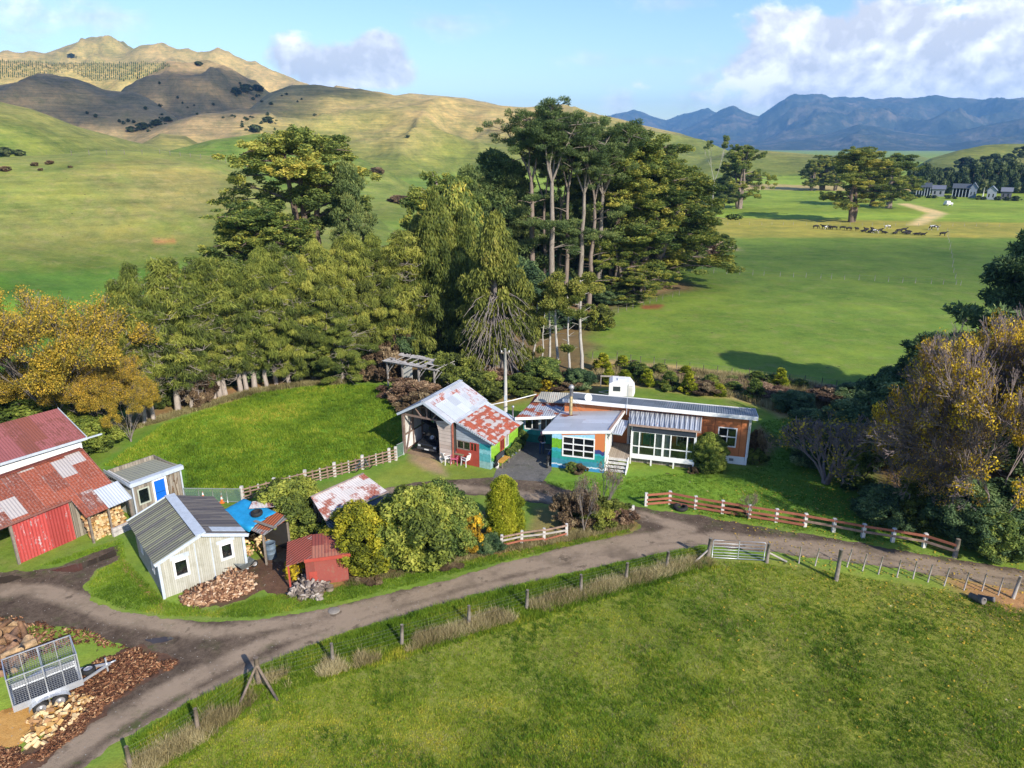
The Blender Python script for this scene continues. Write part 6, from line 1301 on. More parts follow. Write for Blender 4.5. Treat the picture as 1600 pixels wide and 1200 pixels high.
# --- tall pines: long bare trunks, forked tops with dark rounded heads
def pine(kind, seed, h=26., w=8., c0=.62, forks=4, dens=78, side=3):
    rs = random.Random(seed); br = []; cl = []; zf = h*rs.uniform(.58, .68); tx, ty = rs.uniform(-.5, .5), rs.uniform(-.5, .5)
    T = bez((0, 0, -.3), (tx, ty, zf), 0, 6, rs, .12); br.append((T, taper(.40, .20, 6)))
    for k in range(forks):
        a = k*6.28/forks+rs.uniform(-.4, .4); ln = w*.5*rs.uniform(.35, .95); e = Vector((tx+math.cos(a)*ln, ty+math.sin(a)*ln, h*rs.uniform(.84, .97))); Q = bez(T[-1], e, h*.02, 5, rs, .2); br.append((Q, taper(.14, .035, 5)))
        tone = rs.uniform(.3, .6)
        for m_ in range(26):
            q = Q[rs.choice((2, 3, 3, 4, 4, 5, 5))]; e2 = q+Vector((rs.gauss(0, 1.15), rs.gauss(0, 1.15), rs.uniform(-.5, 1.5))); br.append((bez(q, e2, 0, 2), taper(.05, .02, 2)))
            cl.append((e2.x, e2.y, e2.z, rs.uniform(.4, .8), rs.uniform(.4, .8), rs.uniform(.3, .6), tone+rs.uniform(-.12, .15)))
    for k in range(side):
        z = h*rs.uniform(.34, .62); a = rs.uniform(0, 6.3); s = T[min(5, int(z/zf*6))].copy(); ln = rs.uniform(1.2, 2.8); e = s+Vector((math.cos(a)*ln, math.sin(a)*ln, ln*.25)); br.append((bez(s, e, .1, 3), taper(.07, .02, 3)))
        if rs.random() < .6:
            for m_ in range(3): cl.append((e.x+rs.uniform(-.6, .6), e.y+rs.uniform(-.6, .6), e.z+rs.uniform(-.2, .4), .8, .8, .4, rs.uniform(.3, .7)))
    for k in range(10):
        z = zf*rs.uniform(.3, .98); s = T[min(5, int(z/zf*6))].lerp(T[min(6, int(z/zf*6)+1)], (z/zf*6) % 1); a = rs.uniform(0, 6.3); l_ = rs.uniform(.5, 1.6); br.append((bez(s, s+Vector((math.cos(a)*l_, math.sin(a)*l_, rs.uniform(-.1, .4))), 0, 2), taper(.03, .01, 2)))
    proto(kind, h, w, [('trunk', tubemesh(kind+'_trunk', br, BM['pink' if seed % 2 else 'grey'])), ('crown', leafmesh(kind+'_crown', cl, dens, .26, .05, 'tuft', LM['pine'], seed, .15))])
pine('pineA', 11, side=7); pine('pineB', 12, forks=5, w=7., side=8); pine('pineC', 13, 24., 6., forks=3, side=5); pine('pineD', 14, 22., 9., forks=6, side=8, dens=84)
# --- bushy pine without bare trunk
def bushypine(kind, seed, h=12., w=8., mat='pine'):
    rs = random.Random(seed); br = [(bez((0, 0, -.2), (rs.uniform(-.4, .4), 0, h*.95), 0, 5, rs, .1), taper(.3, .05, 5))]; cl = []
    for i in range(46):
        f = (i+rs.random())/46; z = h*(.16+.82*f); ln = w*.5*min(1, 1.25*(1-f)**.7)*rs.uniform(.5, 1.05); a = i*2.4; e = Vector((math.cos(a)*ln, math.sin(a)*ln, z+ln*.2)); br.append((bez((0, 0, z-.2), e, -.1, 3), taper(.07, .015, 3)))
        for m_ in range(4): t = rs.uniform(.45, 1.05); cl.append((e.x*t+rs.uniform(-.4, .4), e.y*t+rs.uniform(-.4, .4), z+ln*.2*t+rs.uniform(-.2, .3), rs.uniform(.45, .85), rs.uniform(.45, .85), rs.uniform(.3, .55), rs.uniform(.3, .7)))
    proto(kind, h, w, [('trunk', tubemesh(kind+'_trunk', br, BM['brown'])), ('crown', leafmesh(kind+'_crown', cl, 110, .24, .06, 'tuft', LM[mat], seed, .2))])
bushypine('bpine', 21); bushypine('evergreen', 22, 10., 8., 'dark')
# --- shelterbelt cedars: pale trunks, dead grey limbs, olive sprays
def shelter(kind, seed, h=11., w=4., dead=.45, lowest=.2, dens=24, mat='shel', ragged=.5):
    rs = random.Random(seed); br = []; cl = []; P = bez((0, 0, -.2), (rs.uniform(-.35, .35), rs.uniform(-.3, .3), h*.99), 0, 8, rs, .10); br.append((P, taper(.21, .025, 8)))
    if rs.random() < .6: e = P[3]+Vector((rs.uniform(-.9, .9), rs.uniform(-.4, .4), h*.42)); br.append((bez(P[2], e, 0, 4, rs, .1), taper(.10, .02, 4)))
    n = 150; miss = [rs.random() < .16 for _ in range(24)]
    for i in range(n):
        f = (i+rs.random())/n; z = h*(lowest+(.985-lowest)*f); k = min(7.99, z/P[-1].z*8); s = P[int(k)].lerp(P[int(k)+1], k % 1); a = i*2.4+rs.uniform(-.5, .5); sec = int((a % 6.283)/6.283*6)+6*int(f*3.99)
        prof = (.62+.9*f if f < .4 else 1.72*(1-f)**.9)*(1-ragged*.5+ragged*rs.random()*1.15); ln = w*.5*max(.1, prof); e = Vector((s.x+math.cos(a)*ln, s.y+math.sin(a)*ln, z+ln*(rs.uniform(-.05, .55) if f > .5 else rs.uniform(-.25, .3)))); Q = bez(s, e, .10*ln, 3, rs, .05)
        br.append((Q, taper(.034, .010, 3))); dd = miss[sec % 24] or rs.random() < dead*(1.05-f)
        for m_ in range(6 if dd else 1): q = Q[rs.choice((1, 2, 3))]; br.append(([q, q+Vector((rs.uniform(-.55, .55), rs.uniform(-.55, .55), rs.uniform(-.1, .45)))], [.013, .008]))
        if dd: continue
        tone = rs.uniform(.2, .8)
        for m_ in range(5): q = Q[1].lerp(Q[3], rs.random()**.6*1.05); cl.append((q.x+rs.gauss(0, .16), q.y+rs.gauss(0, .16), q.z+rs.gauss(0, .08)-.06, rs.uniform(.26, .6), rs.uniform(.26, .6), rs.uniform(.16, .42), min(1, max(0, tone+rs.uniform(-.2, .2)))))
    proto(kind, h, w, [('trunk', tubemesh(kind+'_trunk', br, BM['dead'])), ('crown', leafmesh(kind+'_crown', cl, dens*1.0, .30, .034, 'spray', LM[mat], seed, .0))])
shelter('shelA', 31, 11., 3.6, .55, .32); shelter('shelB', 32, 11., 4.4, .15, .14); shelter('shelC', 33, 11., 4., .7, .32, ragged=.9); shelter('shelD', 34, 10., 5., .10, .06); shelter('shelG', 37, 11., 3.4, 1.15, .12, ragged=.9); shelter('shelE', 35, 12., 3.2, .45, .26, ragged=.95); shelter('shelF', 36, 11., 4., .62, .34, ragged=.9)
# --- drooping column cypress
def column(kind, seed, h=13., w=5.5, bare=.05, mat='col', dens=105, dead=0):
    rs = random.Random(seed); br = [(bez((0, 0, -.2), (rs.uniform(-.3, .3), 0, h*.97), 0, 5, rs, .08), taper(.28, .04, 5))]; cl = []
    for i in range(260):
        f = rs.random()**.85; z = h*(bare+(1-bare)*f); rr = w*.5*min(1., (1-f)**.85*1.55)*(.9 if f > .1 else .75)*rs.uniform(.55, 1.05)*(1+.25*math.sin(z*2.1+seed)); a = rs.uniform(0, 6.3)
        cl.append((math.cos(a)*rr, math.sin(a)*rr, z-.2, rs.uniform(.32, .6), rs.uniform(.32, .6), rs.uniform(.45, .85), rs.uniform(.25, .7)+.15*math.sin(a*3)))
        if i % 5 == 0: br.append((bez((0, 0, z*.9), (math.cos(a)*rr, math.sin(a)*rr, z), 0, 3), taper(.05, .012, 3)))
    for i in range(dead):
        a = rs.uniform(-3.0, -.1); z = h*rs.uniform(.08, .78); o_ = w*rs.uniform(.02, .17); b0 = Vector((math.cos(a)*o_, math.sin(a)*o_, z)); q = w*rs.uniform(-.03, .05)
        br.append((bez(b0, b0+Vector((math.cos(a)*q+rs.uniform(-.15, .15), math.sin(a)*q, -min(z, rs.uniform(.4, 2.4)))), .1, 3, rs, .05), taper(.022, .010, 3)))
        if i % 3 == 0: br.append(([b0, b0+Vector((math.cos(a)*rs.uniform(.3, 1.1), math.sin(a)*.5, rs.uniform(-.3, .3)))], [.016, .009]))
    for i in range(dead//16): x = rs.uniform(-.55, .55); br.append((bez((x, -w*.12, -.1), (x*.5, -w*.05, h*rs.uniform(.6, .9)), 0, 4, rs, .06), taper(.09, .03, 4)))
    proto(kind, h, w, [('trunk', tubemesh(kind+'_trunk', br, BM['dead' if dead > .4 else 'pink'])), ('crown', leafmesh(kind+'_crown', cl, dens, .20, .045, 'spray', LM[mat], seed, .15))])
shelter('shelA', 31); shelter('shelB', 32, 11., 5.6, dead=.35, lowest=.16, dens=100); shelter('shelC', 33, 11., 5., dead=.75, lowest=.2); shelter('shelD', 34, 10., 6., dead=.2, lowest=.08, dens=110)
# --- drooping column cypress
def column(kind, seed, h=13., w=5.5, bare=.05, mat='col', dens=105, dead=0):
    rs = random.Random(seed); br = [(bez((0, 0, -.2), (rs.uniform(-.3, .3), 0, h*.97), 0, 5, rs, .08), taper(.28, .04, 5))]; cl = []
    for i in range(260):
        f = rs.random()**.85; z = h*(bare+(1-bare)*f); rr = w*.5*min(1., (1-f)**.85*1.55)*(.9 if f > .1 else .75)*rs.uniform(.55, 1.05)*(1+.25*math.sin(z*2.1+seed)); a = rs.uniform(0, 6.3)
        cl.append((math.cos(a)*rr, math.sin(a)*rr, z-.2, rs.uniform(.32, .6), rs.uniform(.32, .6), rs.uniform(.45, .85), rs.uniform(.25, .7)+.15*math.sin(a*3)))
        if i % 5 == 0: br.append((bez((0, 0, z*.9), (math.cos(a)*rr, math.sin(a)*rr, z), 0, 3), taper(.05, .012, 3)))
    for i in range(dead):
        a = rs.uniform(-2.6, -.4); z = h*rs.uniform(.12, .55); b0 = Vector((rs.uniform(-.3, .3), -.2, z)); e = b0+Vector((math.cos(a)*w*.5, math.sin(a)*w*.5, -rs.uniform(.2, 2.2))); br.append((bez(b0, e, .5, 4, rs, .1), taper(.05, .012, 4)))
    for i in range(dead//10): x = rs.uniform(-.7, .7); br.append((bez((x, -w*.22, -.1), (x*.6, -w*.1, h*rs.uniform(.4, .7)), 0, 4, rs, .08), taper(.14, .05, 4)))
    proto(kind, h, w, [('trunk', tubemesh(kind+'_trunk', br, BM['twig' if dead else 'brown'])), ('crown', leafmesh(kind+'_crown', cl if not dead else [c for c in cl if c[2] > h*.58 or c[1] > .3 or rs.random() < .55], dens, .24, .055, 'droop', LM[mat], seed, .25))])
column('colA', 41); column('colB', 42, 12., 5.); column('colC', 43, 12., 4.6, dead=130); column('colD', 44, 11., 4.4, mat='mac')
# --- thin bare poles with a little foliage
def pole(kind, seed, h=8., w=2.6, mat='col'):
    rs = random.Random(seed); br = []; cl = []; P = bez((0, 0, -.1), (rs.uniform(-.7, .7), 0, h), 0, 5, rs, .12); br.append((P, taper(.15, .05, 5)))
    for i in range(20):
        z = h*rs.uniform(.35, 1.0); k = min(4.99, z/h*5); s = P[int(k)].lerp(P[int(k)+1], k % 1); a = rs.uniform(0, 6.3); l_ = w*.5*rs.uniform(.3, 1); e = s+Vector((math.cos(a)*l_, math.sin(a)*l_, l_*.3)); br.append((bez(s, e, 0, 2), taper(.03, .01, 2)))
        if z > h*.74 or rs.random() < .08:
            for m_ in range(4): cl.append((e.x+rs.uniform(-.3, .3), e.y+rs.uniform(-.3, .3), e.z, rs.uniform(.3, .55), rs.uniform(.3, .55), rs.uniform(.25, .5), rs.uniform(.4, .85)))
    proto(kind, h, w, [('trunk', tubemesh(kind+'_trunk', br, BM['pale'])), ('crown', leafmesh(kind+'_crown', cl, 85, .17, .06, 'tuft', LM[mat], seed, .2))])
pole('poleA', 51); pole('poleB', 52); pole('poleC', 53, 9., 2.2)
# --- rounded bushes
def bush(kind, seed, mat, h=2., w=2., dens=60, L=.075, W=.036, n=240, flat=1., lump=.34, mode='out', bark='brown', shape='round', base=.12):
    rs = random.Random(seed); cl = []; br = []
    for i in range(n):
        a = rs.uniform(0, 6.3); f = rs.random(); z = h*(base+(1-base)*f)
        if shape == 'round': rr = w*.5*math.sqrt(max(.03, 1-(2*f-.9)**2*.86))
        elif shape == 'cone': rr = w*.5*max(.08, (1-f)**.75*(1.0 if f > .12 else .8))
        else: rr = w*.5*math.sqrt(max(.05, 1-(1.5*f-.45)**2*.85))
        rr *= (1+lump*math.sin(a*3+seed+z*4/h)+lump*.6*math.sin(a*5+z*9/h))/(1+lump)*(rs.random()**.25)
        s_ = .105*(w+h)/2*rs.uniform(.6, 1.15); cl.append((math.cos(a)*rr, math.sin(a)*rr, z-s_*.4, s_, s_, s_*.9, min(.95, max(.05, .45+.28*math.sin(a*2.3+seed*1.7+z*3/h)+rs.uniform(-.2, .2)))))
    for i in range(7): a = rs.uniform(0, 6.3); br.append((bez((0, 0, -.1), (math.cos(a)*w*.3, math.sin(a)*w*.3, h*rs.uniform(.5, .8)), 0, 3, rs, .04), taper(.05*w/2, .012, 3)))
    proto(kind, h, w, [('stem', tubemesh(kind+'_stem', br, BM[bark])), ('foliage', leafmesh(kind+'_foliage', cl, dens, L, W, mode, LM[mat], seed, .35))])
bush('bushgreen', 61, 'bush'); bush('busholive', 62, 'olive'); bush('bushgold', 63, 'gold', 2.2, 2.4, 75); bush('bushdark', 64, 'dark', 2., 2.2); bush('bushlime', 65, 'lime', 3., 1.9, 80, .08, .032, 260, shape='cone', lump=.1, mode='tuft')
bush('bushgreenB', 66, 'bush', 2.3, 2.2, 75, lump=.3); bush('bushyellow', 67, 'yellow', 1.8, 1.6, 42, .085, .05, 70, lump=.35); bush('seedling', 68, 'lime', 1.6, 1., 60, .08, .03, 70, shape='cone', mode='tuft', lump=.15); bush('seedlingdark', 69, 'bush', 1.6, 1.1, 60, .08, .03, 70, shape='cone', mode='tuft', lump=.2)
bush('scrub', 70, 'brown', 1.2, 2., 60, .10, .035, 80, mode='tuft', lump=.35); bush('scrubolive', 71, 'shel', 1.5, 2.4, 70, .11, .045, 90, mode='tuft', lump=.35); bush('spire', 72, 'lime', 3.6, 1.9, 90, .07, .026, 330, shape='spire', mode='tuft', lump=.08, base=.03); bush('camellia', 73, 'olive', 2.5, 2., 130, .065, .038, 300, lump=.03, base=.04); bush('scrubred', 74, 'brown', .8, 1.5, 60, .07, .03, 60, mode='tuft'); bush('farbush', 75, 'far', 3., 4., 60, .35, .2, 60); bush('treebush', 76, 'dark', 4., 4., 90, .12, .055, 280, lump=.3)
# --- deciduous trees: fans of fine twigs with leaves left on part of them
def decid(kind, seed, h, w, mat, leafy=lambda p: 1., depth=5, bark='twig', L=.09, W=.055, per=9, spread=.55, z0=.05, stems=7):
    rs = random.Random(seed); br = []; tips = []
    def grow(p, d, ln, r, k):
        e = p+d*ln; mid = p.lerp(e, .5)+Vector((rs.uniform(-1, 1), rs.uniform(-1, 1), rs.uniform(-.3, .6)))*ln*.07
        br.append(([p, mid, e], [max(r, .013), max(r*.82, .012), max(r*.62, .010)]))
        if k <= 1: tips.append((e, k)); tips.append((mid, k))
        if k == 0: return
        nb = 3 if k > 2 else rs.choice((2, 3, 3))
        for i in range(nb):
            ax = Vector((rs.gauss(0, 1), rs.gauss(0, 1), rs.gauss(0, .6))); ax = (ax-d*ax.dot(d)).normalized(); nd = (d+ax*rs.uniform(.25, 1.)*spread+Vector((0, 0, .10))).normalized(); grow(e, nd, ln*rs.uniform(.62, .88), r*.58, k-1)
    for i in range(stems):
        a = i*6.283/stems+rs.uniform(-.3, .3); d = Vector((math.cos(a)*rs.uniform(.15, 1.0), math.sin(a)*rs.uniform(.15, 1.0), 1.)).normalized(); br.append(([Vector((0, 0, -.2)), Vector((math.cos(a)*.1, math.sin(a)*.1, h*z0))], [.12, .09])); grow(Vector((math.cos(a)*.1, math.sin(a)*.1, h*z0)), d, h*.235, .07, depth)
    P = np.array([(p.x, p.y, p.z) for ps, _ in br for p in ps]); sx = w/max(1e-3, (np.percentile(P[:, 0], 98)-np.percentile(P[:, 0], 2))); sz = h/np.percentile(P[:, 2], 99)
    S = lambda v: Vector((v.x*sx, v.y*sx, v.z*sz)); br = [([S(p) for p in ps], rd) for ps, rd in br]; cl = []
    for p, k in tips:
        q = S(p)
        if rs.random() < leafy(Vector((q.x/w*2, q.y/w*2, q.z/h))): cl.append((q.x, q.y, q.z, .42, .42, .32, rs.uniform(.15, .9)))
    proto(kind, h, w, [('trunk', tubemesh(kind+'_trunk', br, BM[bark])), ('crown', leafmesh(kind+'_crown', cl or [(0, 0, h*.5, .1, .1, .1, .5)], per, L, W, 'rand', LM[mat], seed, .1))])
decid('autumnA', 81, 8.5, 9.5, 'ochre', lambda p: .9 if p.z < .7 else .4, 6, 'twig', per=9, L=.085, W=.05)
decid('autumnB', 82, 9.5, 11., 'yellow', lambda p: (.8 if p.z < .62 and p.x > -.45 else .02), 7, 'red', per=24, L=.085, W=.052, spread=.62)
decid('bareC', 86, 8., 9., 'yellow', lambda p: .03, 7, 'red', per=6, L=.08, W=.05, spread=.62); decid('bareA', 83, 4., 3.6, 'brown', lambda p: .05, 4, 'twig', stems=5); decid('bareB', 84, 3., 4., 'ochre', lambda p: .04, 5, 'red', spread=.8, per=4); decid('deadtree', 85, 16., 5.5, 'pine', lambda p: .5 if p.z > .86 else .0, 3, 'pale', stems=2, z0=.45, per=60, L=.26, W=.06)
SQUAT = {k for k in PROTO if k.startswith(('bush', 'camellia', 'spire', 'scrub', 'treebush', 'seedling'))}
def plant(kind, name, label, cat, base, topy=None, width=None, h=None, group=None, rz=None, dist=None, zb=0., leanx=0.):
    """stand a tree on its base pixel, tall enough to reach the top pixel row, as wide as measured"""
    ph, pw, parts = PROTO[kind]; x, y = base
    if dist is None: P = px(x, y, zb)
    else:
        a, e = azel(x, y); P = Vector((dist*math.sin(a), dist*math.cos(a), 0)); P.z = float(ground_z(P.x, P.y))
    if dist is None and width and kind in SQUAT:
        D = math.hypot(P.x, P.y); P = P*(1+.36*width*math.hypot(D, H)/F/D)
    D = math.hypot(P.x, P.y)
    if h is None: h = H+D*azel(x, topy)[1]-P.z
    wd = width*math.sqrt(D*D+(H-P.z)**2)/F/math.sqrt(1+((x-800)/F)**2) if width else pw*h/ph
    o = thing(name, label, cat, P, rnd.uniform(0, 6.28) if rz is None else rz, group); o.scale = (wd/pw, wd/pw, h/ph)
    for nme, me in parts: link(nme, me, None, o)
    return o
# ---------------------------------------------------------------- the shelterbelt from the yellow tree to the shelter
G1 = 'shelterbelt conifers along the paddock'
SB = [('shelC', (240, 656), 412, 87, 'gaunt olive conifer with bare grey branches next to the yellow tree'), ('shelC', (205, 668), 478, 59, 'small dead-limbed conifer half hidden by the yellow tree'), ('shelA', (278, 642), 405, 96, 'full olive conifer, second in the belt after the gaunt one'), ('shelC', (312, 632), 470, 66, 'sparse short conifer between two fuller ones in the shelterbelt'),
 ('shelA', (352, 617), 402, 87, 'olive conifer with dead grey spikes on its left side'), ('shelB', (374, 612), 432, 81, 'olive conifer with paired pale trunks at the bend of the paddock edge'), ('shelA', (398, 607), 415, 77, 'olive conifer in front of the big umbrella-topped tree'), ('shelB', (432, 600), 392, 99, 'broad green conifer below the big umbrella-topped tree'),
 ('shelD', (470, 596), 405, 96, 'bushy conifer with foliage to the ground in mid shelterbelt'), ('shelB', (505, 588), 380, 92, 'tall bushy conifer right of the umbrella-topped tree'), ('shelD', (548, 580), 378, 92, 'dense conifer with rounded green top near the derelict shelter'), ('shelB', (592, 568), 372, 88, 'last olive conifer of the belt behind the derelict shelter'), ('shelD', (536, 598), 488, 88, 'low spreading conifer at the paddock corner')]
SB += [('shelA', (335, 622), 440, 66, 'slim olive conifer squeezed beside the one with dead spikes'), ('shelB', (452, 598), 425, 80, 'pointed conifer left of the bushy mid-belt one'), ('shelA', (490, 592), 430, 80, 'pointed conifer right of the bushy mid-belt one'), ('shelB', (527, 586), 410, 80, 'pointed conifer before the tall bushy ones'), ('shelA', (572, 572), 420, 70, 'slim conifer before the last of the belt'), ('shelB', (612, 565), 395, 80, 'pointed green conifer just left of the drooping cypresses'), ('shelE', (386, 612), 408, 62, 'tall thin spire left of the tree with paired trunks'), ('shelF', (418, 606), 412, 70, 'olive spire just under the umbrella crown'), ('shelE', (444, 592), 384, 66, 'thin spire rising against the umbrella tree'), ('shelF', (520, 590), 392, 72, 'green spire next to the tall bushy conifer'), ('shelE', (560, 578), 366, 70, 'thin spire near the right end of the belt'), ('shelE', (635, 566), 362, 76, 'pointed green spire between belt and cypresses'), ('shelF', (225, 662), 455, 70, 'ragged conifer overlapping the yellow tree'), ('shelE', (322, 626), 416, 56, 'thin olive spire third along the belt')]
SB += [('shelG', (226, 657), 436, 76, 'grey skeleton of a conifer standing in front of the gaunt olive one'), ('shelG', (344, 620), 420, 70, 'bare grey dead conifer with a few green wisps, in the left half of the belt'), ('shelG', (377, 613), 432, 66, 'bare grey dead conifer beside the paired pale trunks'), ('shelG', (452, 601), 462, 60, 'short bare grey dead conifer near the middle of the belt'), ('shelG', (300, 638), 470, 60, 'short dead conifer with grey branches at the foot of the belt')]
for n_, (k, b_, t, wd, lb) in enumerate(SB): SB[n_] = (('shelE' if k == 'shelA' and n_ % 3 == 0 else k), b_, t, int(wd*1.08), lb)
for k, b_, t, wd, lb in SB: plant(k, 'shelterbelt_conifer', lb, 'conifer', b_, t, wd, group=G1)
plant('macA', 'macrocarpa_tree', 'big umbrella-topped macrocarpa standing alone above the shelterbelt', 'tree', (490, 515), 205, 215)
plant('macC', 'macrocarpa_tree', 'layered macrocarpa on the left of the umbrella-topped tree', 'tree', (420, 540), 318, 150)
plant('bpine', 'pine_tree', 'dark pine bough leaning right of the umbrella-topped macrocarpa', 'tree', (560, 520), 258, 80)
for k, b_, t, wd, lb in [('colA', (640, 560), 372, 90, 'short drooping cypress beside the derelict shelter'), ('colA', (688, 560), 306, 108, 'tallest drooping cypress left of the tall pines'), ('colB', (730, 556), 330, 88, 'drooping cypress between the tallest cypress and the brown-based one'), ('colC', (775, 586), 338, 112, 'drooping cypress whose base is all dead brown branches, behind the power pole'), ('colB', (662, 545), 340, 95, 'drooping cypress deep in the clump left of the tallest'), ('colD', (720, 545), 290, 130, 'bright green cypress at the back of the cypress group'), ('colD', (610, 560), 400, 90, 'slim cypress left of the derelict shelter')]:
    plant(k, 'cypress_tree', lb, 'cypress', b_, t, wd, group='drooping cypresses', rz=0. if k == 'colC' else None)
# tall pines and macrocarpas of the clump
for k, b_, t, wd, lb in [('pineA', (832, 478), 163, 105, 'leftmost tall pine, with pale trunk and flat dark head'), ('pineB', (862, 484), 156, 110, 'tallest pine in the clump with a broad dark head'), ('pineC', (884, 478), 168, 80, 'thin tall pine just right of the tallest one'), ('pineB', (905, 480), 190, 95, 'tall pine with a leaning bare trunk in mid clump'), ('pineD', (934, 470), 182, 120, 'tall bushy-topped pine near the right of the clump'), ('pineC', (850, 470), 205, 80, 'shorter thin pine behind the two tallest'), ('pineA', (920, 478), 215, 85, 'pine with bare trunk in front of the bushy-topped pine'), ('pineC', (873, 466), 225, 70, 'slim straight pine deep in the clump')]:
    plant(k, 'pine_tree', lb, 'tree', b_, t, wd, group='tall bare-trunked pines')
for k, b_, t, wd, lb in [('bpine', (775, 470), 238, 130, 'dark bushy pine on the left flank of the tall pines'), ('bpine', (735, 480), 262, 90, 'small dark bushy pine above the drooping cypresses'), ('macC', (960, 462), 205, 150, 'tall layered macrocarpa behind the spreading one'), ('macB', (1012, 446), 262, 245, 'spreading macrocarpa with a fan of pinkish trunks at the right edge of the clump'), ('macA', (1000, 430), 222, 150, 'layered macrocarpa rising behind the fan-trunked one'), ('macB', (965, 468), 380, 130, 'low macrocarpa with drooping grey dead boughs in the clump'), ('macB', (700, 520), 275, 150, 'wide flat-tiered macrocarpa left of the tall pines'), ('macB', (1055, 425), 320, 130, 'low macrocarpa spreading over the field at the right of the clump')]:
    plant(k, 'macrocarpa_tree', lb, 'tree', b_, t, wd, group='macrocarpas of the central clump')
for i, (k, x, y, t, wd) in enumerate([('poleA', 800, 575, 450, 40), ('poleC', 815, 578, 440, 34), ('poleB', 832, 580, 450, 40), ('poleC', 858, 575, 440, 36), ('poleA', 870, 585, 428, 60), ('poleB', 890, 590, 455, 50), ('poleA', 909, 583, 428, 64), ('poleC', 785, 570, 470, 30), ('poleB', 846, 588, 470, 34)]):
    plant(k, 'pole_tree', 'thin bare-poled tree behind the house, %s from the power pole' % ('second', 'third', 'fourth', 'sixth', 'seventh', 'eighth', 'last and leafiest', 'first', 'fifth')[i], 'tree', (x, y), t, wd, group='thin pole trees behind the house')
for k, b_, t, wd, lb in [('bpine', (850, 462), 300, 90, 'dark young pine filling the gap behind the leftmost trunks'), ('bpine', (898, 458), 285, 84, 'dark young pine among the middle trunks'), ('bpine', (938, 456), 262, 90, 'dark young pine beside the bushy-topped pine'), ('bpine', (800, 470), 255, 100, 'dark young pine left of the pale-trunked pine'), ('macC', (985, 455), 235, 130, 'dense macrocarpa between the tall one and the spreading one')]: plant(k, 'pine_tree' if k == 'bpine' else 'macrocarpa_tree', lb, 'tree', b_, t, wd)
# undergrowth
for i, (k, x, y, t, wd, lb) in enumerate([('scrub', 640, 632, 596, 90, 'brown scrub in front of the derelict shelter'), ('scrubolive', 705, 612, 555, 90, 'olive scrub right of the derelict shelter'), ('scrubolive', 745, 632, 585, 90, 'olive scrub behind the garage ridge'), ('scrub', 770, 605, 575, 70, 'brown scrub at the foot of the brown-based cypress'), ('bushgreen', 850, 610, 560, 62, 'green bush left of the flue behind the house'), ('scrubolive', 812, 622, 590, 70, 'olive scrub beside the power pole'), ('scrub', 880, 612, 588, 80, 'brown scrub behind the beige roof'), ('bushyellow', 855, 615, 594, 24, 'tiny yellow bush behind the beige roof'), ('bushdark', 903, 612, 578, 50, 'dark bush left of the white caravan'), ('scrub', 600, 600, 545, 80, 'brown twiggy scrub at the left end of the shelter'), ('scrub', 620, 575, 505, 60, 'tall reddish-brown shrub above the shelter'), ('scrubolive', 665, 575, 535, 80, 'olive scrub behind the shelter roof'), ('bushgreen', 545, 596, 545, 70, 'bright green bush at the paddock corner'), ('scrub', 310, 640, 580, 60, 'reddish bush at the foot of the shelterbelt near the yellow tree'), ('scrubolive', 265, 640, 600, 60, 'olive bush at the foot of the gaunt conifer'), ('scrub', 660, 650, 615, 80, 'brown scrub between the shelter and the garage'), ('scrubolive', 930, 520, 478, 60, 'olive scrub beside the bare pole trees'), ('macB', 1000, 472, 425, 100, 'low dark bush under the spreading macrocarpa'), ('scrub', 1110, 402, 381, 50, 'pinkish scrub at the fence corner in the field'), ('bushdark', 945, 478, 452, 60, 'dark low bush at the foot of the tall pines'), ('treebush', 860, 520, 475, 80, 'dark understorey tree among the pine trunks'), ('treebush', 790, 500, 400, 120, 'dark understorey tree left of the pine trunks'), ('treebush', 690, 560, 490, 130, 'dark understorey bush below the cypresses'), ('treebush', 640, 570, 500, 90, 'dark understorey bush behind the shelter'), ('treebush', 480, 590, 520, 120, 'dark bush inside the middle of the shelterbelt'), ('treebush', 380, 606, 550, 90, 'dark bush inside the left of the shelterbelt')]):
    plant(k, 'scrub_bush' if 'scrub' in k else 'bush', lb, 'bush', (x, y), t, wd)
# young conifers planted on the bank
ORD = ['first', 'second', 'third', 'fourth', 'fifth', 'sixth', 'seventh', 'eighth', 'ninth', 'tenth', 'eleventh', 'twelfth', 'thirteenth', 'fourteenth', 'fifteenth', 'sixteenth', 'seventeenth', 'eighteenth', 'nineteenth', 'twentieth']
SD = sorted([(941, 582, 552, 'l'), (972, 580, 556, 'l'), (992, 592, 565, 'd'), (951, 602, 577, 'l'), (975, 602, 578, 'l'), (1011, 606, 577, 'l'), (1002, 600, 568, 'd'), (1030, 590, 568, 'd'), (1045, 612, 580, 'd'), (1075, 617, 583, 'l'), (1072, 592, 572, 'l'), (1110, 608, 585, 'd'), (1122, 620, 600, 'l'), (1146, 617, 596, 'd'), (1144, 600, 588, 'd'), (1178, 628, 592, 'd'), (1182, 602, 580, 'd'), (1217, 608, 575, 'l'), (1206, 606, 585, 'd'), (1250, 610, 592, 'd')])
for i, (x, y, t, k) in enumerate(SD):
    plant('seedling' if k == 'l' else 'seedlingdark', 'young_conifer', '%s young conifer planted on the straw bank, %s from the left' % ('lime green' if k == 'l' else 'dark green', ORD[i]), 'young conifer', (x, y), t, 26 if k == 'l' else 32, group='young conifers on the bank behind the house')
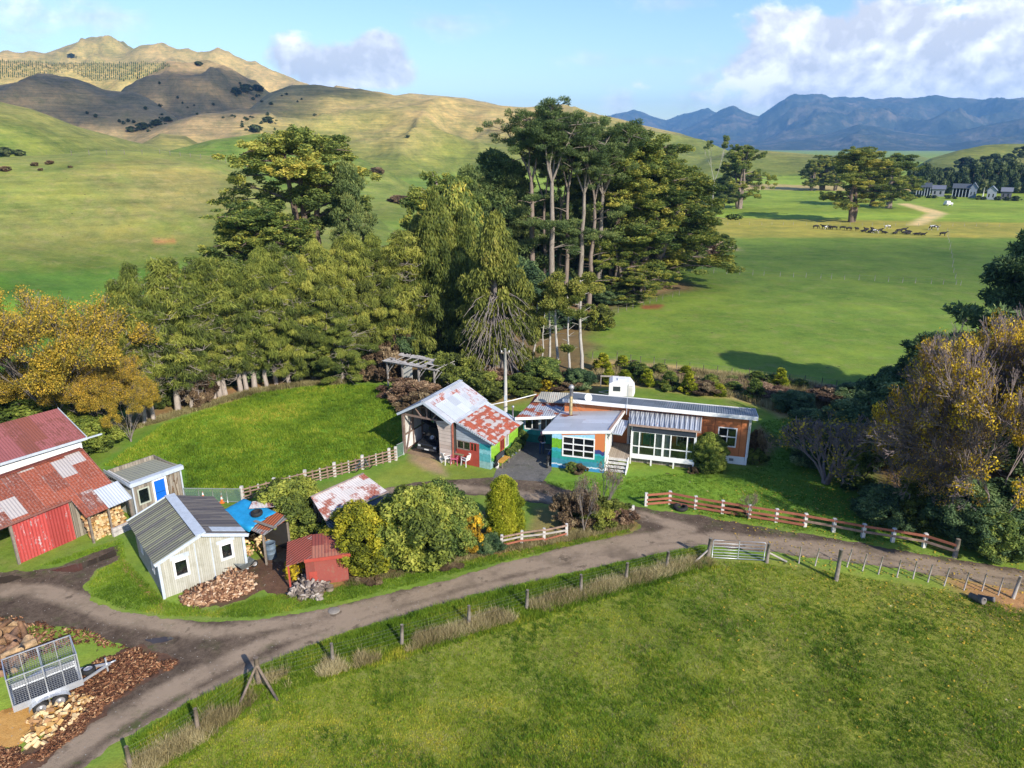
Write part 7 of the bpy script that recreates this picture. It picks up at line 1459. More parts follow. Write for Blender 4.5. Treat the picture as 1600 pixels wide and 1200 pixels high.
for x, y, t, wd, k, lb in [(1060, 600, 585, 60, 'scrub', 'left clump of straw-coloured scrub among the young conifers'), (1100, 620, 598, 60, 'scrub', 'middle clump of brown scrub among the young conifers'), (1200, 628, 605, 80, 'scrub', 'right clump of brown scrub before the dark bushes'), (1150, 612, 596, 70, 'scrub', 'brown scrub above the long roof end'), (990, 582, 570, 60, 'scrub', 'dry scrub behind the caravan trestle')]: plant(k, 'scrub_bush', lb, 'bush', (x, y), t, wd)
# ---------------------------------------------------------------- the big yellow tree on the left
plant('autumnA', 'autumn_tree', 'large ochre-yellow deciduous tree behind the red barn', 'tree', (85, 690), 455, 300, rz=.3)
plant('autumnA', 'autumn_tree', 'lower ochre-yellow tree bowing over the barn gutter', 'tree', (165, 690), 560, 150, rz=2.3)
plant('busholive', 'bush', 'ochre-green bush beside the white barn wall', 'bush', (145, 715), 650, 80)
plant('autumnA', 'autumn_tree', 'low ochre tree arching right of the barn towards the gaunt conifer', 'tree', (205, 690), 590, 110, rz=4.)
plant('autumnA', 'autumn_tree', 'ochre tree deep behind the barn ridge', 'tree', (40, 680), 560, 220, rz=1.4)
plant('busholive', 'bush', 'yellow-green bush mass behind the barn roof', 'bush', (95, 700), 600, 150)
# ---------------------------------------------------------------- right-hand side
plant('autumnB', 'autumn_tree', 'big half-bare tree with yellow leaves on its lower half, right of the lawn', 'tree', (1545, 850), 486, 350, rz=0.)
plant('bareC', 'bare_tree', 'mauve-brown bare-twigged tree between the thicket and the big yellow-leaved tree', 'tree', (1480, 800), 520, 230, rz=1.)
plant('bareC', 'bare_tree', 'bare-twigged tree cut by the right edge behind the yellow leaves', 'tree', (1620, 790), 500, 260, rz=3.)
plant('bareB', 'bare_tree', 'leafless grey branching shrub at the lawn edge', 'tree', (1290, 755), 650, 150)
plant('bareC', 'bare_tree', 'leafless pale-twigged tree left of the half-bare yellow tree', 'tree', (1420, 800), 640, 170)
RB = [('treebush', (1260, 715), 640, 70, 'dark green bush at the near corner of the house lawn'), ('bushdark', (1262, 735), 690, 55, 'small rounded green bush at the lawn edge'), ('seedlingdark', (1333, 770), 697, 52, 'cone-shaped green shrub standing out on the lawn edge'), ('treebush', (1320, 720), 625, 90, 'dark bush behind the leafless shrub'), ('treebush', (1390, 740), 600, 130, 'tall dark bush in the middle of the right-hand thicket'), ('evergreen', (1430, 700), 522, 150, 'dark evergreen with rounded top before the field'), ('treebush', (1375, 690), 575, 90, 'dark bush joining the rounded evergreen'), ('bushdark', (1380, 830), 760, 80, 'grey-green shrub by the orange rail fence'), ('scrubolive', (1440, 835), 745, 110, 'olive shrub beneath the left of the yellow leaves'), ('treebush', (1500, 850), 740, 120, 'dark shrub below the yellow leaves by the end fence post'), ('treebush', (1590, 880), 750, 150, 'dark shrub in the right corner by the track'), ('treebush', (1520, 868), 770, 90, 'dark shrub in front of the half-bare tree trunk'), ('treebush', (1480, 850), 735, 100, 'rounded dark shrub left of the half-bare tree trunk'), ('bushgreen', (1550, 885), 800, 80, 'green shrub at the track edge under the yellow tree'), ('evergreen', (1575, 668), 352, 200, 'tall dark evergreen at the right edge before the field'), ('treebush', (1500, 740), 600, 160, 'dark bush deep behind the half-bare tree'), ('treebush', (1600, 760), 560, 190, 'dark tree mass behind the half-bare tree'), ('treebush', (1240, 650), 612, 60, 'dark bush at the end of the straw bank'), ('scrub', (1180, 722), 672, 30, 'brown dried shrub beside the orange end wall'), ('scrubolive', (1178, 728), 700, 36, 'grey spiky plant at the corner of the white foundation'), ('scrub', (1300, 640), 610, 90, 'brown scrub at the far corner of the lawn'), ('treebush', (1345, 640), 600, 80, 'dark bush on the field edge left of the rounded evergreen')]
for k, b_, t, wd, lb in RB: plant(k, 'evergreen_tree' if k == 'evergreen' else 'bush', lb, 'tree' if k == 'evergreen' else 'bush', b_, t, wd)
# ---------------------------------------------------------------- garden shrubs and the hedge by the track
HB = [('camellia', (1106, 742), 678, 50, 'glossy round green bush before the veranda end', 'bush'), ('busholive', (460, 850), 752, 98, 'round yellow-green bush growing before the rusty white carport', 'bush'), ('bushgold', (575, 905), 792, 112, 'golden hedge bush next to the red iron shed', 'bush'), ('busholive', (655, 905), 765, 112, 'tall olive hedge bush in the middle of the hedge', 'bush'), ('bushgreenB', (690, 872), 755, 90, 'dark green hedge bush right of the tall olive one', 'bush'), ('busholive', (545, 868), 800, 66, 'small green bush between the carport and the golden hedge bush', 'bush'), ('bushgreenB', (660, 840), 765, 90, 'dark-topped bush at the back of the hedge', 'bush'), ('busholive', (612, 893), 792, 84, 'olive bush bridging the golden and the tall olive hedge bushes', 'bush'), ('bushgreenB', (712, 874), 790, 76, 'dark green bush between the tall olive one and the yellow-leaved bush', 'bush'), ('busholive', (672, 850), 772, 96, 'olive bush behind the tall one in the hedge', 'bush'), ('bushgold', (540, 890), 820, 70, 'low golden hedge bush touching the red shed', 'bush'), ('bushyellow', (741, 870), 806, 48, 'bright yellow-leaved bush at the end of the hedge', 'bush'), ('spire', (788, 846), 748, 54, 'lime green cone-shaped conifer beside the track', 'conifer'), ('bushdark', (766, 868), 835, 38, 'small dark bush at the foot of the lime conifer', 'bush'), ('bushyellow', (461, 908), 874, 34, 'small yellow-leaved shrub at the red shed corner', 'bush'), ('scrub', (900, 832), 772, 78, 'brown-leaved shrub by the broken fence', 'bush'), ('scrubolive', (935, 830), 778, 80, 'mixed green and brown shrub under the bare tree', 'bush'), ('scrubred', (968, 825), 793, 50, 'red-brown shrub by the white end post', 'bush'), ('bareA', (940, 815), 728, 70, 'small leafless tree above the brown shrubs', 'tree'), ('bareA', (912, 832), 745, 40, 'bare thin sapling beside the brown shrub', 'tree'), ('scrubred', (575, 912), 893, 60, 'pinkish flowering plants below the golden hedge bush', 'plant'), ('scrubred', (690, 890), 872, 70, 'dry brown plants at the foot of the hedge', 'plant'), ('bareA', (1169, 811), 769, 26, 'pinkish bare shrub beside the orange rail fence', 'bush'), ('scrubolive', (1150, 808), 792, 36, 'low green bush beside the pinkish bare shrub', 'bush'), ('busholive', (722, 840), 800, 40, 'small dark-leaved bush behind the yellow-leaved bush', 'bush'), ('scrub', (700, 830), 775, 60, 'twiggy brown shrub above the yellow-leaved bush', 'bush'), ('scrubred', (905, 742), 726, 26, 'red-flowered plants under the mural wall', 'plant'), ('bushgreen', (893, 740), 722, 16, 'small green plant against the mural wall', 'plant'), ('scrubred', (1083, 742), 730, 18, 'red-brown plant at the veranda corner post', 'plant'), ('bushgreen', (808, 705), 684, 20, 'leafy plant against the lime green garage wall', 'plant'), ('bushgreen', (816, 697), 672, 16, 'taller leafy plant at the far end of the lime wall', 'plant'), ('bushgreen', (1099, 885), 876, 12, 'little weed beside the wire fence', 'plant'), ('bareA', (640, 795), 760, 30, 'leafless sapling poking over the hedge', 'tree')]
for k, b_, t, wd, lb, c_ in HB: plant(k, 'bush' if c_ == 'bush' else ('garden_plant' if c_ == 'plant' else ('cone_conifer' if c_ == 'conifer' else 'bare_tree')), lb, c_, b_, t, wd)
# ---------------------------------------------------------------- trees out on the plain
FT = [('deadtree', (1112, 330), 212, 46, 'pale half-dead pine with a small dark crown out in the field', 'tree'), ('macB', (1155, 326), 228, 76, 'grey-green macrocarpa beside the half-dead pine', 'tree'), ('bpine', (1100, 328), 285, 30, 'low dark pine at the foot of the half-dead pine', 'tree'), ('bpine', (1130, 326), 275, 46, 'low dark pine under the grey-green macrocarpa', 'tree'), ('macB', (1285, 297), 243, 62, 'round-headed group of pines in the far field', 'tree'), ('macB', (1268, 298), 250, 36, 'left edge tree of the round-headed group', 'tree'), ('macB', (1304, 298), 248, 38, 'right edge tree of the round-headed group', 'tree'), ('macA', (1331, 347), 231, 100, 'lone broad pine with leaning trunk behind the cattle', 'tree'), ('macB', (1388, 325), 241, 84, 'dense macrocarpa right of the lone broad pine', 'tree'), ('macC', (1362, 322), 252, 60, 'macrocarpa wedged between the lone pine and the dense one', 'tree')]
for k, b_, t, wd, lb, c_ in FT: plant(k, 'field_tree', lb, c_, b_, t, wd)
mb = None
FARW = [(1440, 292, 256, 40), (1455, 291, 262, 30), (1480, 288, 268, 24), (1500, 290, 262, 34), (1520, 286, 254, 40), (1540, 288, 250, 44), (1560, 290, 254, 40), (1578, 292, 250, 40), (1596, 294, 256, 44), (1615, 296, 252, 44), (1428, 292, 268, 26), (1465, 280, 262, 24)]
for i, (x, y, t, wd) in enumerate(FARW): plant('farbush', 'far_tree', '%s dark tree from the left in the row behind the far farm buildings' % ORD[i], 'tree', (x, y), t, wd*1.1, group='trees behind the far buildings', dist=372+4*i)
for i, (x, wd) in enumerate([(1436, 9), (1452, 7), (1462, 8), (1484, 9), (1494, 6), (1531, 10), (1540, 8), (1562, 10), (1576, 9), (1590, 12)]): plant('farbush', 'far_bush', '%s low dark bush from the left among the far farm buildings' % ORD[i], 'bush', (x, 298), h=wd*.16, width=wd*1.2, dist=343, group='low bushes among the far buildings')
rs = random.Random(77)
HT = [(1470, 262, 12), (1485, 258, 16), (1462, 266, 10), (1510, 258, 22), (1530, 256, 26), (1550, 258, 24), (1455, 250, 10), (1575, 250, 16), (1590, 246, 18), (1425, 264, 10), (1440, 258, 12), (1600, 252, 22)]
for i, (x, y, s_) in enumerate(HT): plant('farbush', 'hill_bush', '%s dark bush on the slope above the far farm, counted from the front' % ORD[i], 'bush', (x, y), h=s_*.33, width=s_*1.5, group='bushes on the far right slope', dist=rs.uniform(470, 580))
def onhill(x, y, dmin=120, dmax=2400):
    """first place where the view ray meets the hills"""
    a, e = azel(x, y); d = np.geomspace(dmin, dmax, 700); z = ground_z(d*math.sin(a), d*math.cos(a)); k = np.where(z > H+d*e)[0]
    return float(d[k[0]]) if len(k) else None
HB2 = [(8, 244, 26, 'bush', 'dark tree clump at the crest by the left edge'), (30, 243, 18, 'bush', 'brown bush beside the dark clump at the left edge'), (370, 150, 22, 'b', 'dark gully bush on the brown hills, leftmost of its row'), (385, 147, 24, 'b', 'dark gully bush on the brown hills, second of its row'), (402, 144, 22, 'b', 'dark gully bush on the brown hills, last of its row'), (205, 206, 18, 'b', 'dark bush low in the brown valley, left'), (225, 203, 22, 'b', 'dark bush low in the brown valley, middle'), (246, 196, 20, 'b', 'dark bush low in the brown valley, right'), (262, 190, 16, 'b', 'dark bush climbing the brown valley'), (398, 206, 24, 'b', 'dark bush at the foot of the brown mound'), (420, 192, 20, 'b', 'dark bush on the right shoulder of the brown mound'), (113, 92, 12, 'b', 'lone dark tree below the peak'), (310, 105, 14, 'b', 'dark rock-like bush on the upper ridge'), (9, 268, 16, 's', 'pale gorse bush on the near hill, leftmost'), (64, 267, 8, 's', 'pale gorse bush on the near hill, second'), (78, 257, 12, 's', 'pale gorse bush on the near hill, third'), (55, 260, 12, 's', 'pale gorse bush on the near hill, fourth'), (110, 263, 7, 's', 'pale gorse bush on the near hill, fifth'), (660, 312, 18, 's', 'round pale gorse bush below the shadowed spur'), (590, 272, 24, 's', 'pale scrub along the shadowed spur'), (622, 318, 30, 's', 'pale scrub on the lower sunny spur'), (637, 216, 8, 'b', 'dark bush in the gully of the golden hill'), (1160, 262, 12, 'b', 'small tree on the slope behind the half-dead pine'), (1073, 278, 8, 'b', 'small round tree beyond the clump')]
for x, y, s_, k, lb in HB2:
    d = onhill(x, y) or 200.
    plant('scrub' if k == 's' else 'farbush', 'hill_bush', lb, 'bush', (x, y), h=s_*.38*d/F, width=s_*1.0, dist=d)
rs = random.Random(41)
for i in range(46):
    x, y = rs.choice(((rs.gauss(230, 40), rs.gauss(188, 9)), (rs.gauss(385, 18), rs.gauss(190, 9)), (rs.gauss(400, 40), rs.gauss(150, 10)), (rs.gauss(300, 90), rs.gauss(165, 14))))
    d = onhill(x, y, 480, 1200)
    if d: plant('farbush', 'hill_bush', 'tiny dark bush dotted over the brown hillside', 'bush', (x, y), h=rs.uniform(2, 4.5)*d/F, width=rs.uniform(3, 7), dist=d, group='tiny bushes on the brown hillside')
def hill_fence(label, pts, n):
    P = []
    for i in range(n):
        t = i/(n-1)*(len(pts)-1); k = min(int(t), len(pts)-2); x = pts[k][0]+(pts[k+1][0]-pts[k][0])*(t-k); y = pts[k][1]+(pts[k+1][1]-pts[k][1])*(t-k); d = onhill(x, y, 110, 700)
        if d: a, e = azel(x, y); P.append((d*math.sin(a), d*math.cos(a), float(ground_z(d*math.sin(a), d*math.cos(a)))))
    o = thing('hill_fence', label, 'fence', P[0])
    for q_ in P: mb = MB(); v = Vector(q_)-Vector(P[0]); mb.box(v.x-.045, v.x+.045, v.y-.045, v.y+.045, v.z-.3, v.z+1.05); mb.build('post', M_POSTG, o)
    mb = MB(); mb.tube([Vector(q_)-Vector(P[0])+Vector((0, 0, .9)) for q_ in P], .012, 3, False); mb.build('wire', M_WIRE, o)
hill_fence('line of pale posts near the crest of the near hill', [(112, 243), (250, 241), (330, 250), (388, 262)], 16)
# young plantation on the slope: rows past counting
m_ = []; g = np.random.default_rng(3)
for y in np.arange(93, 130, 2.1):
    for x in np.arange(-30, 266, 3.1):
        if y < np.interp(x, [0, 150, 230, 265], [93, 96, 96, 100]) or y > np.interp(x, [0, 60, 110, 150, 220, 265], [123, 119, 113, 127, 124, 104]) or g.random() < .18: continue
        d = onhill(x+g.uniform(-1.2, 1.2), y+g.uniform(-.8, .8), 900, 1700)
        if d: a, e = azel(x, y); X, Y = d*math.sin(a), d*math.cos(a); m_.append((X, Y, float(ground_z(X, Y)), g.uniform(1.4, 3.2)))
V = []; Fq = []
for X, Y, Z, s_ in m_:
    for q in range(3):
        k = len(V); r_ = s_*(.42-.1*q); z0 = Z+s_*.3*q
        for i in range(6): a = i*math.pi/3+q; V.append((X+r_*math.cos(a), Y+r_*math.sin(a), z0-.1))
        V.append((X, Y, z0+s_*.5)); Fq += [(k+i, k+(i+1) % 6, k+6) for i in range(6)]
tag(link('plantation', npmesh('plantation', V, Fq, LM['far'], {'tone': ('FLOAT', np.repeat(g.uniform(.2, .8, len(m_)), 21))}, tri=True)), 'plantation of young conifers in rows on the high slope', kind='stuff')
# ================================================================ grass standing up
def blades(name, label, XY, h, mat, nb=7, spread=.07, wid=.011, seed=1, lean=.45, tonef=None, hv=.5):
    g = np.random.default_rng(seed); XY = np.asarray(XY); N = len(XY); hh = h*g.uniform(1-hv, 1+hv, N)*(.6+.8*fbm(XY[:, 0]/1.3, XY[:, 1]/1.3, 3, seed+3))
    ix = np.repeat(np.arange(N), nb); M = len(ix); a = g.uniform(0, 6.283, M); r = spread*np.sqrt(g.random(M)); b0 = np.stack([XY[ix, 0]+r*np.cos(a), XY[ix, 1]+r*np.sin(a), np.zeros(M)], 1)
    H_ = hh[ix]*g.uniform(.6, 1.2, M); la = a+g.normal(size=M)*.8; ln = H_*lean*g.uniform(.2, 1.3, M); tip = b0+np.stack([np.cos(la)*ln, np.sin(la)*ln, H_], 1)
    p = g.uniform(0, 3.14, M); w_ = wid*g.uniform(.6, 1.4, M); d = np.stack([np.cos(p)*w_, np.sin(p)*w_, np.zeros(M)], 1)
    V = np.stack([b0-d, b0+d, tip], 1).reshape(-1, 3); tz = (tonef(XY[:, 0], XY[:, 1]) if tonef else .5)+g.normal(size=N)*.12; tone = np.clip(np.repeat(tz, nb)+g.normal(size=M)*.1, 0, 1)
    return tag(link(name, npmesh(name, V, np.arange(M*3).reshape(-1, 3), mat, {'tone': ('FLOAT', np.repeat(tone, 3))}, tri=True)), label, kind='stuff')
def scatter(poly, n, seed, avoid=(), pw=1., clump=None):
    """points inside an outline, denser towards the camera when pw > 0"""
    g = np.random.default_rng(seed); P = np.array(poly); x0, x1, y0, y1 = P[:, 0].min(), P[:, 0].max(), P[:, 1].min(), P[:, 1].max(); O = []
    while sum(len(o) for o in O) < n:
        x = g.uniform(x0, x1, 60000); y = g.uniform(y0, y1, 60000); k = sdist(x, y, poly) < 0
        if pw: k &= g.random(60000) < (max(y0, 14.)/np.maximum(y, 14.))**pw
        if clump: k &= g.random(60000) < sstep(clump[0], clump[1], fbm(x/clump[2], y/clump[2], 3, seed))
        for a in avoid: k &= sdist(x, y, a) > -.05
        O.append(np.stack([x[k], y[k]], 1))
        if len(O) > 40: break
    return np.concatenate(O)[:n]
tn = lambda s, m, k=.9: (lambda x, y: np.clip(m+k*(fbm(x/s, y/s, 4, 71)-.5)+.5*(fbm(x/.9, y/.9, 2, 72)-.5), 0, 1))
PADF = P2((150, 1230), (310, 1146), (405, 1072), (628, 1012), (823, 956), (978, 912), (1106, 876), (1200, 882), (1306, 895), (1480, 925), (1640, 960), (1700, 1230))
blades('grass', 'short grass of the front paddock', scatter(PADF, 52000, 1, pw=1.6), .055, LM['grass'], 7, .09, .012, 1, .7, tn(4., .52, .6))
blades('grass', 'ranker green tufts dotted over the front paddock', scatter(PADF, 5200, 2, pw=1., clump=(.48, .62, 2.2)), .10, LM['lush'], 12, .10, .013, 2, .6, tn(3., .42))
blades('grass', 'bleached seedy tufts dotted over the front paddock', scatter(PADF, 3000, 22, pw=1., clump=(.50, .62, 3.1)), .075, LM['straw'], 7, .12, .010, 22, .8, tn(3., .40))
PADB = P2((165, 728), (260, 662), (400, 616), (500, 602), (590, 602), (632, 640), (622, 712), (380, 776), (295, 780), (290, 730))
blades('grass', 'lush grass of the paddock behind the rail fence', scatter(PADB, 15000, 3, pw=.5), .16, LM['lush'], 8, .16, .022, 3, .6, tn(3.5, .48))
WLINE = [tuple(p[:2]) for p in W]
def along(line, n, wid, seed):
    g = np.random.default_rng(seed); P = np.array(line); L = np.linalg.norm(np.diff(P, axis=0), axis=1); c = np.concatenate([[0], np.cumsum(L)]); t = g.uniform(0, c[-1], n); k = np.clip(np.searchsorted(c, t)-1, 0, len(L)-1); f = ((t-c[k])/L[k])[:, None]
    p = P[k]*(1-f)+P[k+1]*f; d = (P[k+1]-P[k])/L[k][:, None]; nn = np.stack([-d[:, 1], d[:, 0]], 1); return p+nn*(wid[0]+(wid[1]-wid[0])*g.random(n))[:, None]
q = along(WLINE, 8500, (-.6, .3), 4); q = q[fbm(q[:, 0]/1.6, q[:, 1]/1.6, 3, 5) > .34]
blades('dry_grass', 'tall bleached grass under the wire fence', q, .25, LM['straw'], 9, .14, .010, 4, .6, tn(1.2, .60), .7)
VERGE = P2((205, 1160), (300, 1100), (372, 1064), (432, 1034), (522, 999), (602, 974), (702, 944), (802, 919), (902, 897), (1040, 867), (1100, 856), (1104, 872), (1041, 884), (908, 920), (733, 970), (628, 1000), (521, 1030), (405, 1060), (310, 1136), (210, 1192))
blades('grass', 'rank green verge between the track and the wire fence', scatter(VERGE, 9000, 6, pw=.4), .17, LM['lush'], 9, .11, .014, 6, .5, tn(1.6, .5))
q = along(WLINE, 5000, (-.9, .5), 14); blades('grass', 'green grass under the wire fence', q, .16, LM['grass'], 8, .1, .013, 14, .5, tn(2., .5))
ISL = P2((60, 885), (190, 842), (196, 877), (255, 940), (330, 955), (420, 930), (500, 930), (560, 905), (760, 870), (985, 826), (985, 832), (760, 883), (560, 934), (480, 950), (400, 965), (262, 962), (190, 950), (145, 930), (138, 915), (156, 892), (188, 875), (180, 852), (100, 880))
blades('grass', 'grass verge on the house side of the track', scatter(ISL, 6500, 7, pw=.3), .075, LM['lush'], 8, .1, .013, 7, .6, tn(2., .5))
LAWN = P2((850, 757), (990, 745), (1075, 740), (1190, 730), (1190, 660), (1240, 650), (1340, 800), (1480, 855), (1340, 845), (1020, 790), (950, 775))
blades('grass', 'mown lawn in front of the house', scatter(LAWN, 9000, 8, pw=.3), .05, LM['lush'], 6, .12, .016, 8, .7, tn(2.5, .5))
BANK = P2((925, 575), (1100, 582), (1250, 600), (1330, 615), (1300, 640), (1220, 645), (1150, 622), (1020, 602), (935, 600))
blades('dry_grass', 'straw-coloured rank grass on the bank behind the house', scatter(BANK, 5200, 9, pw=0), .45, LM['straw'], 9, .28, .03, 9, .5, tn(3., .42))
EDGE = [tuple(px(*p)[:2]) for p in ((205, 668), (260, 652), (320, 634), (400, 612), (480, 600), (540, 598))]
blades('dry_grass', 'dry grass along the foot of the shelterbelt', along(EDGE, 1500, (-.6, .5), 10), .32, LM['straw'], 8, .2, .024, 10, .5, tn(2., .35))
blades('dry_grass', 'dead grass round the foot of the hedge', along([tuple(px(*p)[:2]) for p in ((540, 915), (620, 898), (700, 880), (760, 865), (850, 850), (990, 822))], 1500, (-.2, .5), 11), .2, LM['straw'], 8, .12, .014, 11, .6, tn(2., .3))
# fallen leaves on the lawn, track and paddock at the right
g = np.random.default_rng(31); lp_ = np.concatenate([scatter(P2((1200, 740), (1420, 800), (1600, 880), (1700, 990), (1500, 1010), (1250, 900), (1080, 800)), 1500, 32, pw=0), scatter(P2((1000, 890), (1210, 885), (1650, 960), (1690, 1200), (1250, 1150)), 420, 33, pw=0), scatter(P2((1230, 690), (1340, 760), (1520, 860), (1480, 870), (1280, 790)), 700, 34, pw=0)])
n_ = len(lp_); lp_ = lp_[g.permutation(n_)[:int(n_*.75)]]; n_ = len(lp_); ang = g.uniform(0, 6.3, n_); t_ = np.stack([np.cos(ang), np.sin(ang), g.normal(size=n_)*.2], 1)*g.uniform(.035, .075, n_)[:, None]; b_ = np.stack([-np.sin(ang), np.cos(ang), g.normal(size=n_)*.2], 1)*g.uniform(.025, .05, n_)[:, None]; c = np.concatenate([lp_, np.full((n_, 1), .045)], 1)
tag(link('fallen_leaves', npmesh('fallen_leaves', np.stack([c-t_, c+b_, c+t_, c-b_], 1).reshape(-1, 3), np.arange(n_*4).reshape(-1, 4), LM['ochre'], {'tone': ('FLOAT', np.repeat(g.uniform(.3, 1, n_), 4))})), 'yellow and tan fallen leaves scattered under the half-bare tree', kind='stuff')

# ================================================================ car, people, cattle
def loc_(B, u, v, z=0.): return B.O+B.u*u+B.w*v+Vector((0, 0, z))
M_CARP = plain('dark_car_paint', (.022, .024, .028), .25, .2, var=.1, spec=.6); M_CARG = plain('car_glass', (.02, .025, .03), .08, spec=.7)
car = thing('car', 'dark boxy four-wheel drive parked nose out in the open garage', 'car', loc_(G, 1.62, .38), G.yaw-math.pi/2)   # local +x is the nose, pointing out
cl, cwid = 3.55, .80
mb = MB(); sec = [(0, .42, .74, .70), (-.06, .40, .80, .78), (-.95, .40, .92, .80), (-1.0, .40, .95, .80), (-3.35, .40, .98, .80), (-3.5, .45, .95, .74)]
vs_ = []; fs_ = []
for x, za_, zb, hw_ in sec: vs_ += [(x, -hw_, za_), (x, hw_, za_), (x, hw_, zb), (x, -hw_, zb)]
for i in range(len(sec)-1):
    for k in range(4): fs_.append((i*4+k, i*4+(k+1) % 4, i*4+4+(k+1) % 4, i*4+4+k))
fs_ += [(3, 2, 1, 0), tuple(range(len(vs_)-4, len(vs_)))]; mb.add(vs_, fs_)
mb.hexa([(-.98, -.76, .94), (-3.4, -.76, .96), (-3.4, .76, .96), (-.98, .76, .94)], [(-1.45, -.64, 1.5), (-3.25, -.66, 1.52), (-3.25, .66, 1.52), (-1.45, .64, 1.5)])
body = mb.build('body', M_CARP, car, .04)
mb = MB(); mb.ext([(-1.02, -.66, .98), (-1.02, .66, .98), (-1.44, .58, 1.45), (-1.44, -.58, 1.45)], (.025, 0, .012)); mb.build('windscreen', M_CARG, car)
for s_ in (-1, 1):
    mb = MB(); mb.ext([(-1.45, s_*.745, 1.02), (-2.2, s_*.745, 1.02), (-2.2, s_*.67, 1.44), (-1.6, s_*.67, 1.44)], (0, s_*.015, 0)); mb.build('side_window', M_CARG, car)
    mb = MB(); mb.box(.0, .02, s_*.62-.10, s_*.62+.10, .58, .72); mb.build('headlight', plain('headlight_glass', (.62, .64, .66), .15, spec=.8), car)
    mb = MB(); mb.box(-1.2, -1.1, s_*.92-.08, s_*.92+.08, 1.0, 1.14); mb.build('wing_mirror', M_CARP, car)
    for x in (-.65, -2.8): wheel(car, (x, s_*.72, .32), .32, .2, (0, s_, 0))
mb = MB(); mb.box(.005, .03, -.45, .45, .57, .70); mb.build('grille', plain('grille_black', (.012, .012, .013), .5), car)
mb = MB(); mb.box(-.02, .07, -.78, .78, .38, .52); mb.build('bumper', plain('bumper_grey', (.06, .06, .065), .5), car, .02)
mb = MB(); mb.box(.072, .08, -.17, .17, .41, .50); mb.build('number_plate', M_WHITE, car)
o = thing('spare_wheel', 'spare wheel with silver rim lying on the bonnet of the dark car', 'wheel', loc_(G, 1.62, 1.05, 1.02), G.yaw); wheel(o, (0, 0, .0), .26, .16, (.12, -.55, .8))
mb = MB(); mb.add([(-.9+.2*i, v*.5, 2.25-.28*math.sin(math.pi*i/9)-.15*v) for v in range(3) for i in range(10)], [(v*10+i, v*10+i+1, v*10+i+11, v*10+i+10) for v in range(2) for i in range(9)], True)
o = mb.build('hanging_sheet', plain('dark_sheet', (.035, .04, .05), .8)); o.location = loc_(G, 1.9, .7, .1); o.rotation_euler = (0, 0, G.yaw); tag(o, 'dark sheet slung beneath the garage rafters above the car', 'sheet')
# garden furniture
M_PLASW = plain('white_plastic', (.74, .74, .73), .45, var=.05); M_PLASP = plain('pink_plastic', (.55, .12, .20), .5, var=.1)
def chair(lb, mat, p, rz):
    o = thing('plastic_chair', lb, 'chair', p, rz, 'plastic garden chairs')
    mb = MB(); mb.box(-.22, .22, -.22, .22, .40, .44); mb.build('seat', mat, o, .015)
    mb = MB(); mb.hexa([(-.22, .19, .46), (.22, .19, .46), (.22, .23, .46), (-.22, .23, .46)], [(-.19, .30, .84), (.19, .30, .84), (.19, .34, .84), (-.19, .34, .84)]); mb.build('backrest', mat, o, .015)
    for x in (-.2, .2):
        for y in (-.2, .2): mb = MB(); mb.bar((x, y, .40), (x*1.15, y*1.2, 0), .04); mb.build('leg', mat, o)
        mb = MB(); mb.bar((x*1.1, -.22, .62), (x*1.1, .26, .64), .05, .03); mb.bar((x*1.1, -.2, .44), (x*1.1, -.2, .61), .035); mb.build('armrest', mat, o)
for x, y, mt, rz, lb in ((697.5, 724, M_PLASW, 2.2, 'white plastic chair nearest the open garage bay'), (711, 725, M_PLASP, -.2, 'pink plastic chair tucked at the red-skirted table'), (728, 727, M_PLASW, -2.3, 'white plastic chair by the red workshop door')): chair(lb, mt, px(x, y), rz)
p = px(716, 722); tb = thing('garden_table', 'low table with a dull green top and red skirt before the workshop', 'table', p, G.yaw)
mb = MB(); mb.box(-.52, .52, -.3, .3, .66, .70); mb.build('tabletop', plain('table_olive', (.21, .19, .11), .8, var=.3), tb)
mb = MB(); mb.box(-.48, .48, -.27, .27, .25, .655); mb.build('skirt', plain('table_red', (.30, .04, .045), .8, var=.3), tb)
for x in (-.45, .45):
    for y in (-.24, .24): mb = MB(); mb.box(x-.03, x+.03, y-.03, y+.03, 0, .249); mb.build('leg', M_TIMBER, tb)
p = px(690, 722); mb = MB(); mb.lathe([(0, 0), (.12, 0), (.15, .36), (.14, .36), (.115, .03), (0, .03)], 14); thing_mesh('bucket', mb, M_OFFW, p, 'white bucket on the ground by the garage bay', 'bucket')
bp = loc_(G, LE+.42, 1.25); bn = thing('bench', 'bench with yellow seat and dark back against the lime green wall', 'bench', bp, G.yaw+math.pi/2)
mb = MB(); mb.box(-.55, .55, -.22, .18, .40, .45); mb.build('seat', plain('bench_yellow', (.55, .30, .06), .6, var=.2), bn)
mb = MB(); mb.box(-.55, .55, .19, .23, .50, .85); mb.build('backrest', plain('bench_dark', (.04, .045, .06), .6), bn)
for x in (-.48, .48):
    for y in (-.18, .2): mb = MB(); mb.box(x-.03, x+.03, y-.03, y+.03, 0, .399); mb.build('leg', M_TIMBER, bn)
m, b = newmat('cow_patches'); cn = b.noise(b.coord('Object'), 2.3, 1, .4); b.out(b.mix(b.mapr(cn, .50, .515), (.015, .014, .014), (.68, .66, .62)), .8); M_PATCHB = m
p = px(776, 731); mb = MB(); mb.lathe([(0, 0), (.16, 0), (.17, .3), (.10, .4), (.10, .5), (.13, .52), (0, .53)], 16); thing_mesh('milk_churn', mb, M_PATCHB, p, 'black and white painted milk churn at the garage corner', 'churn')
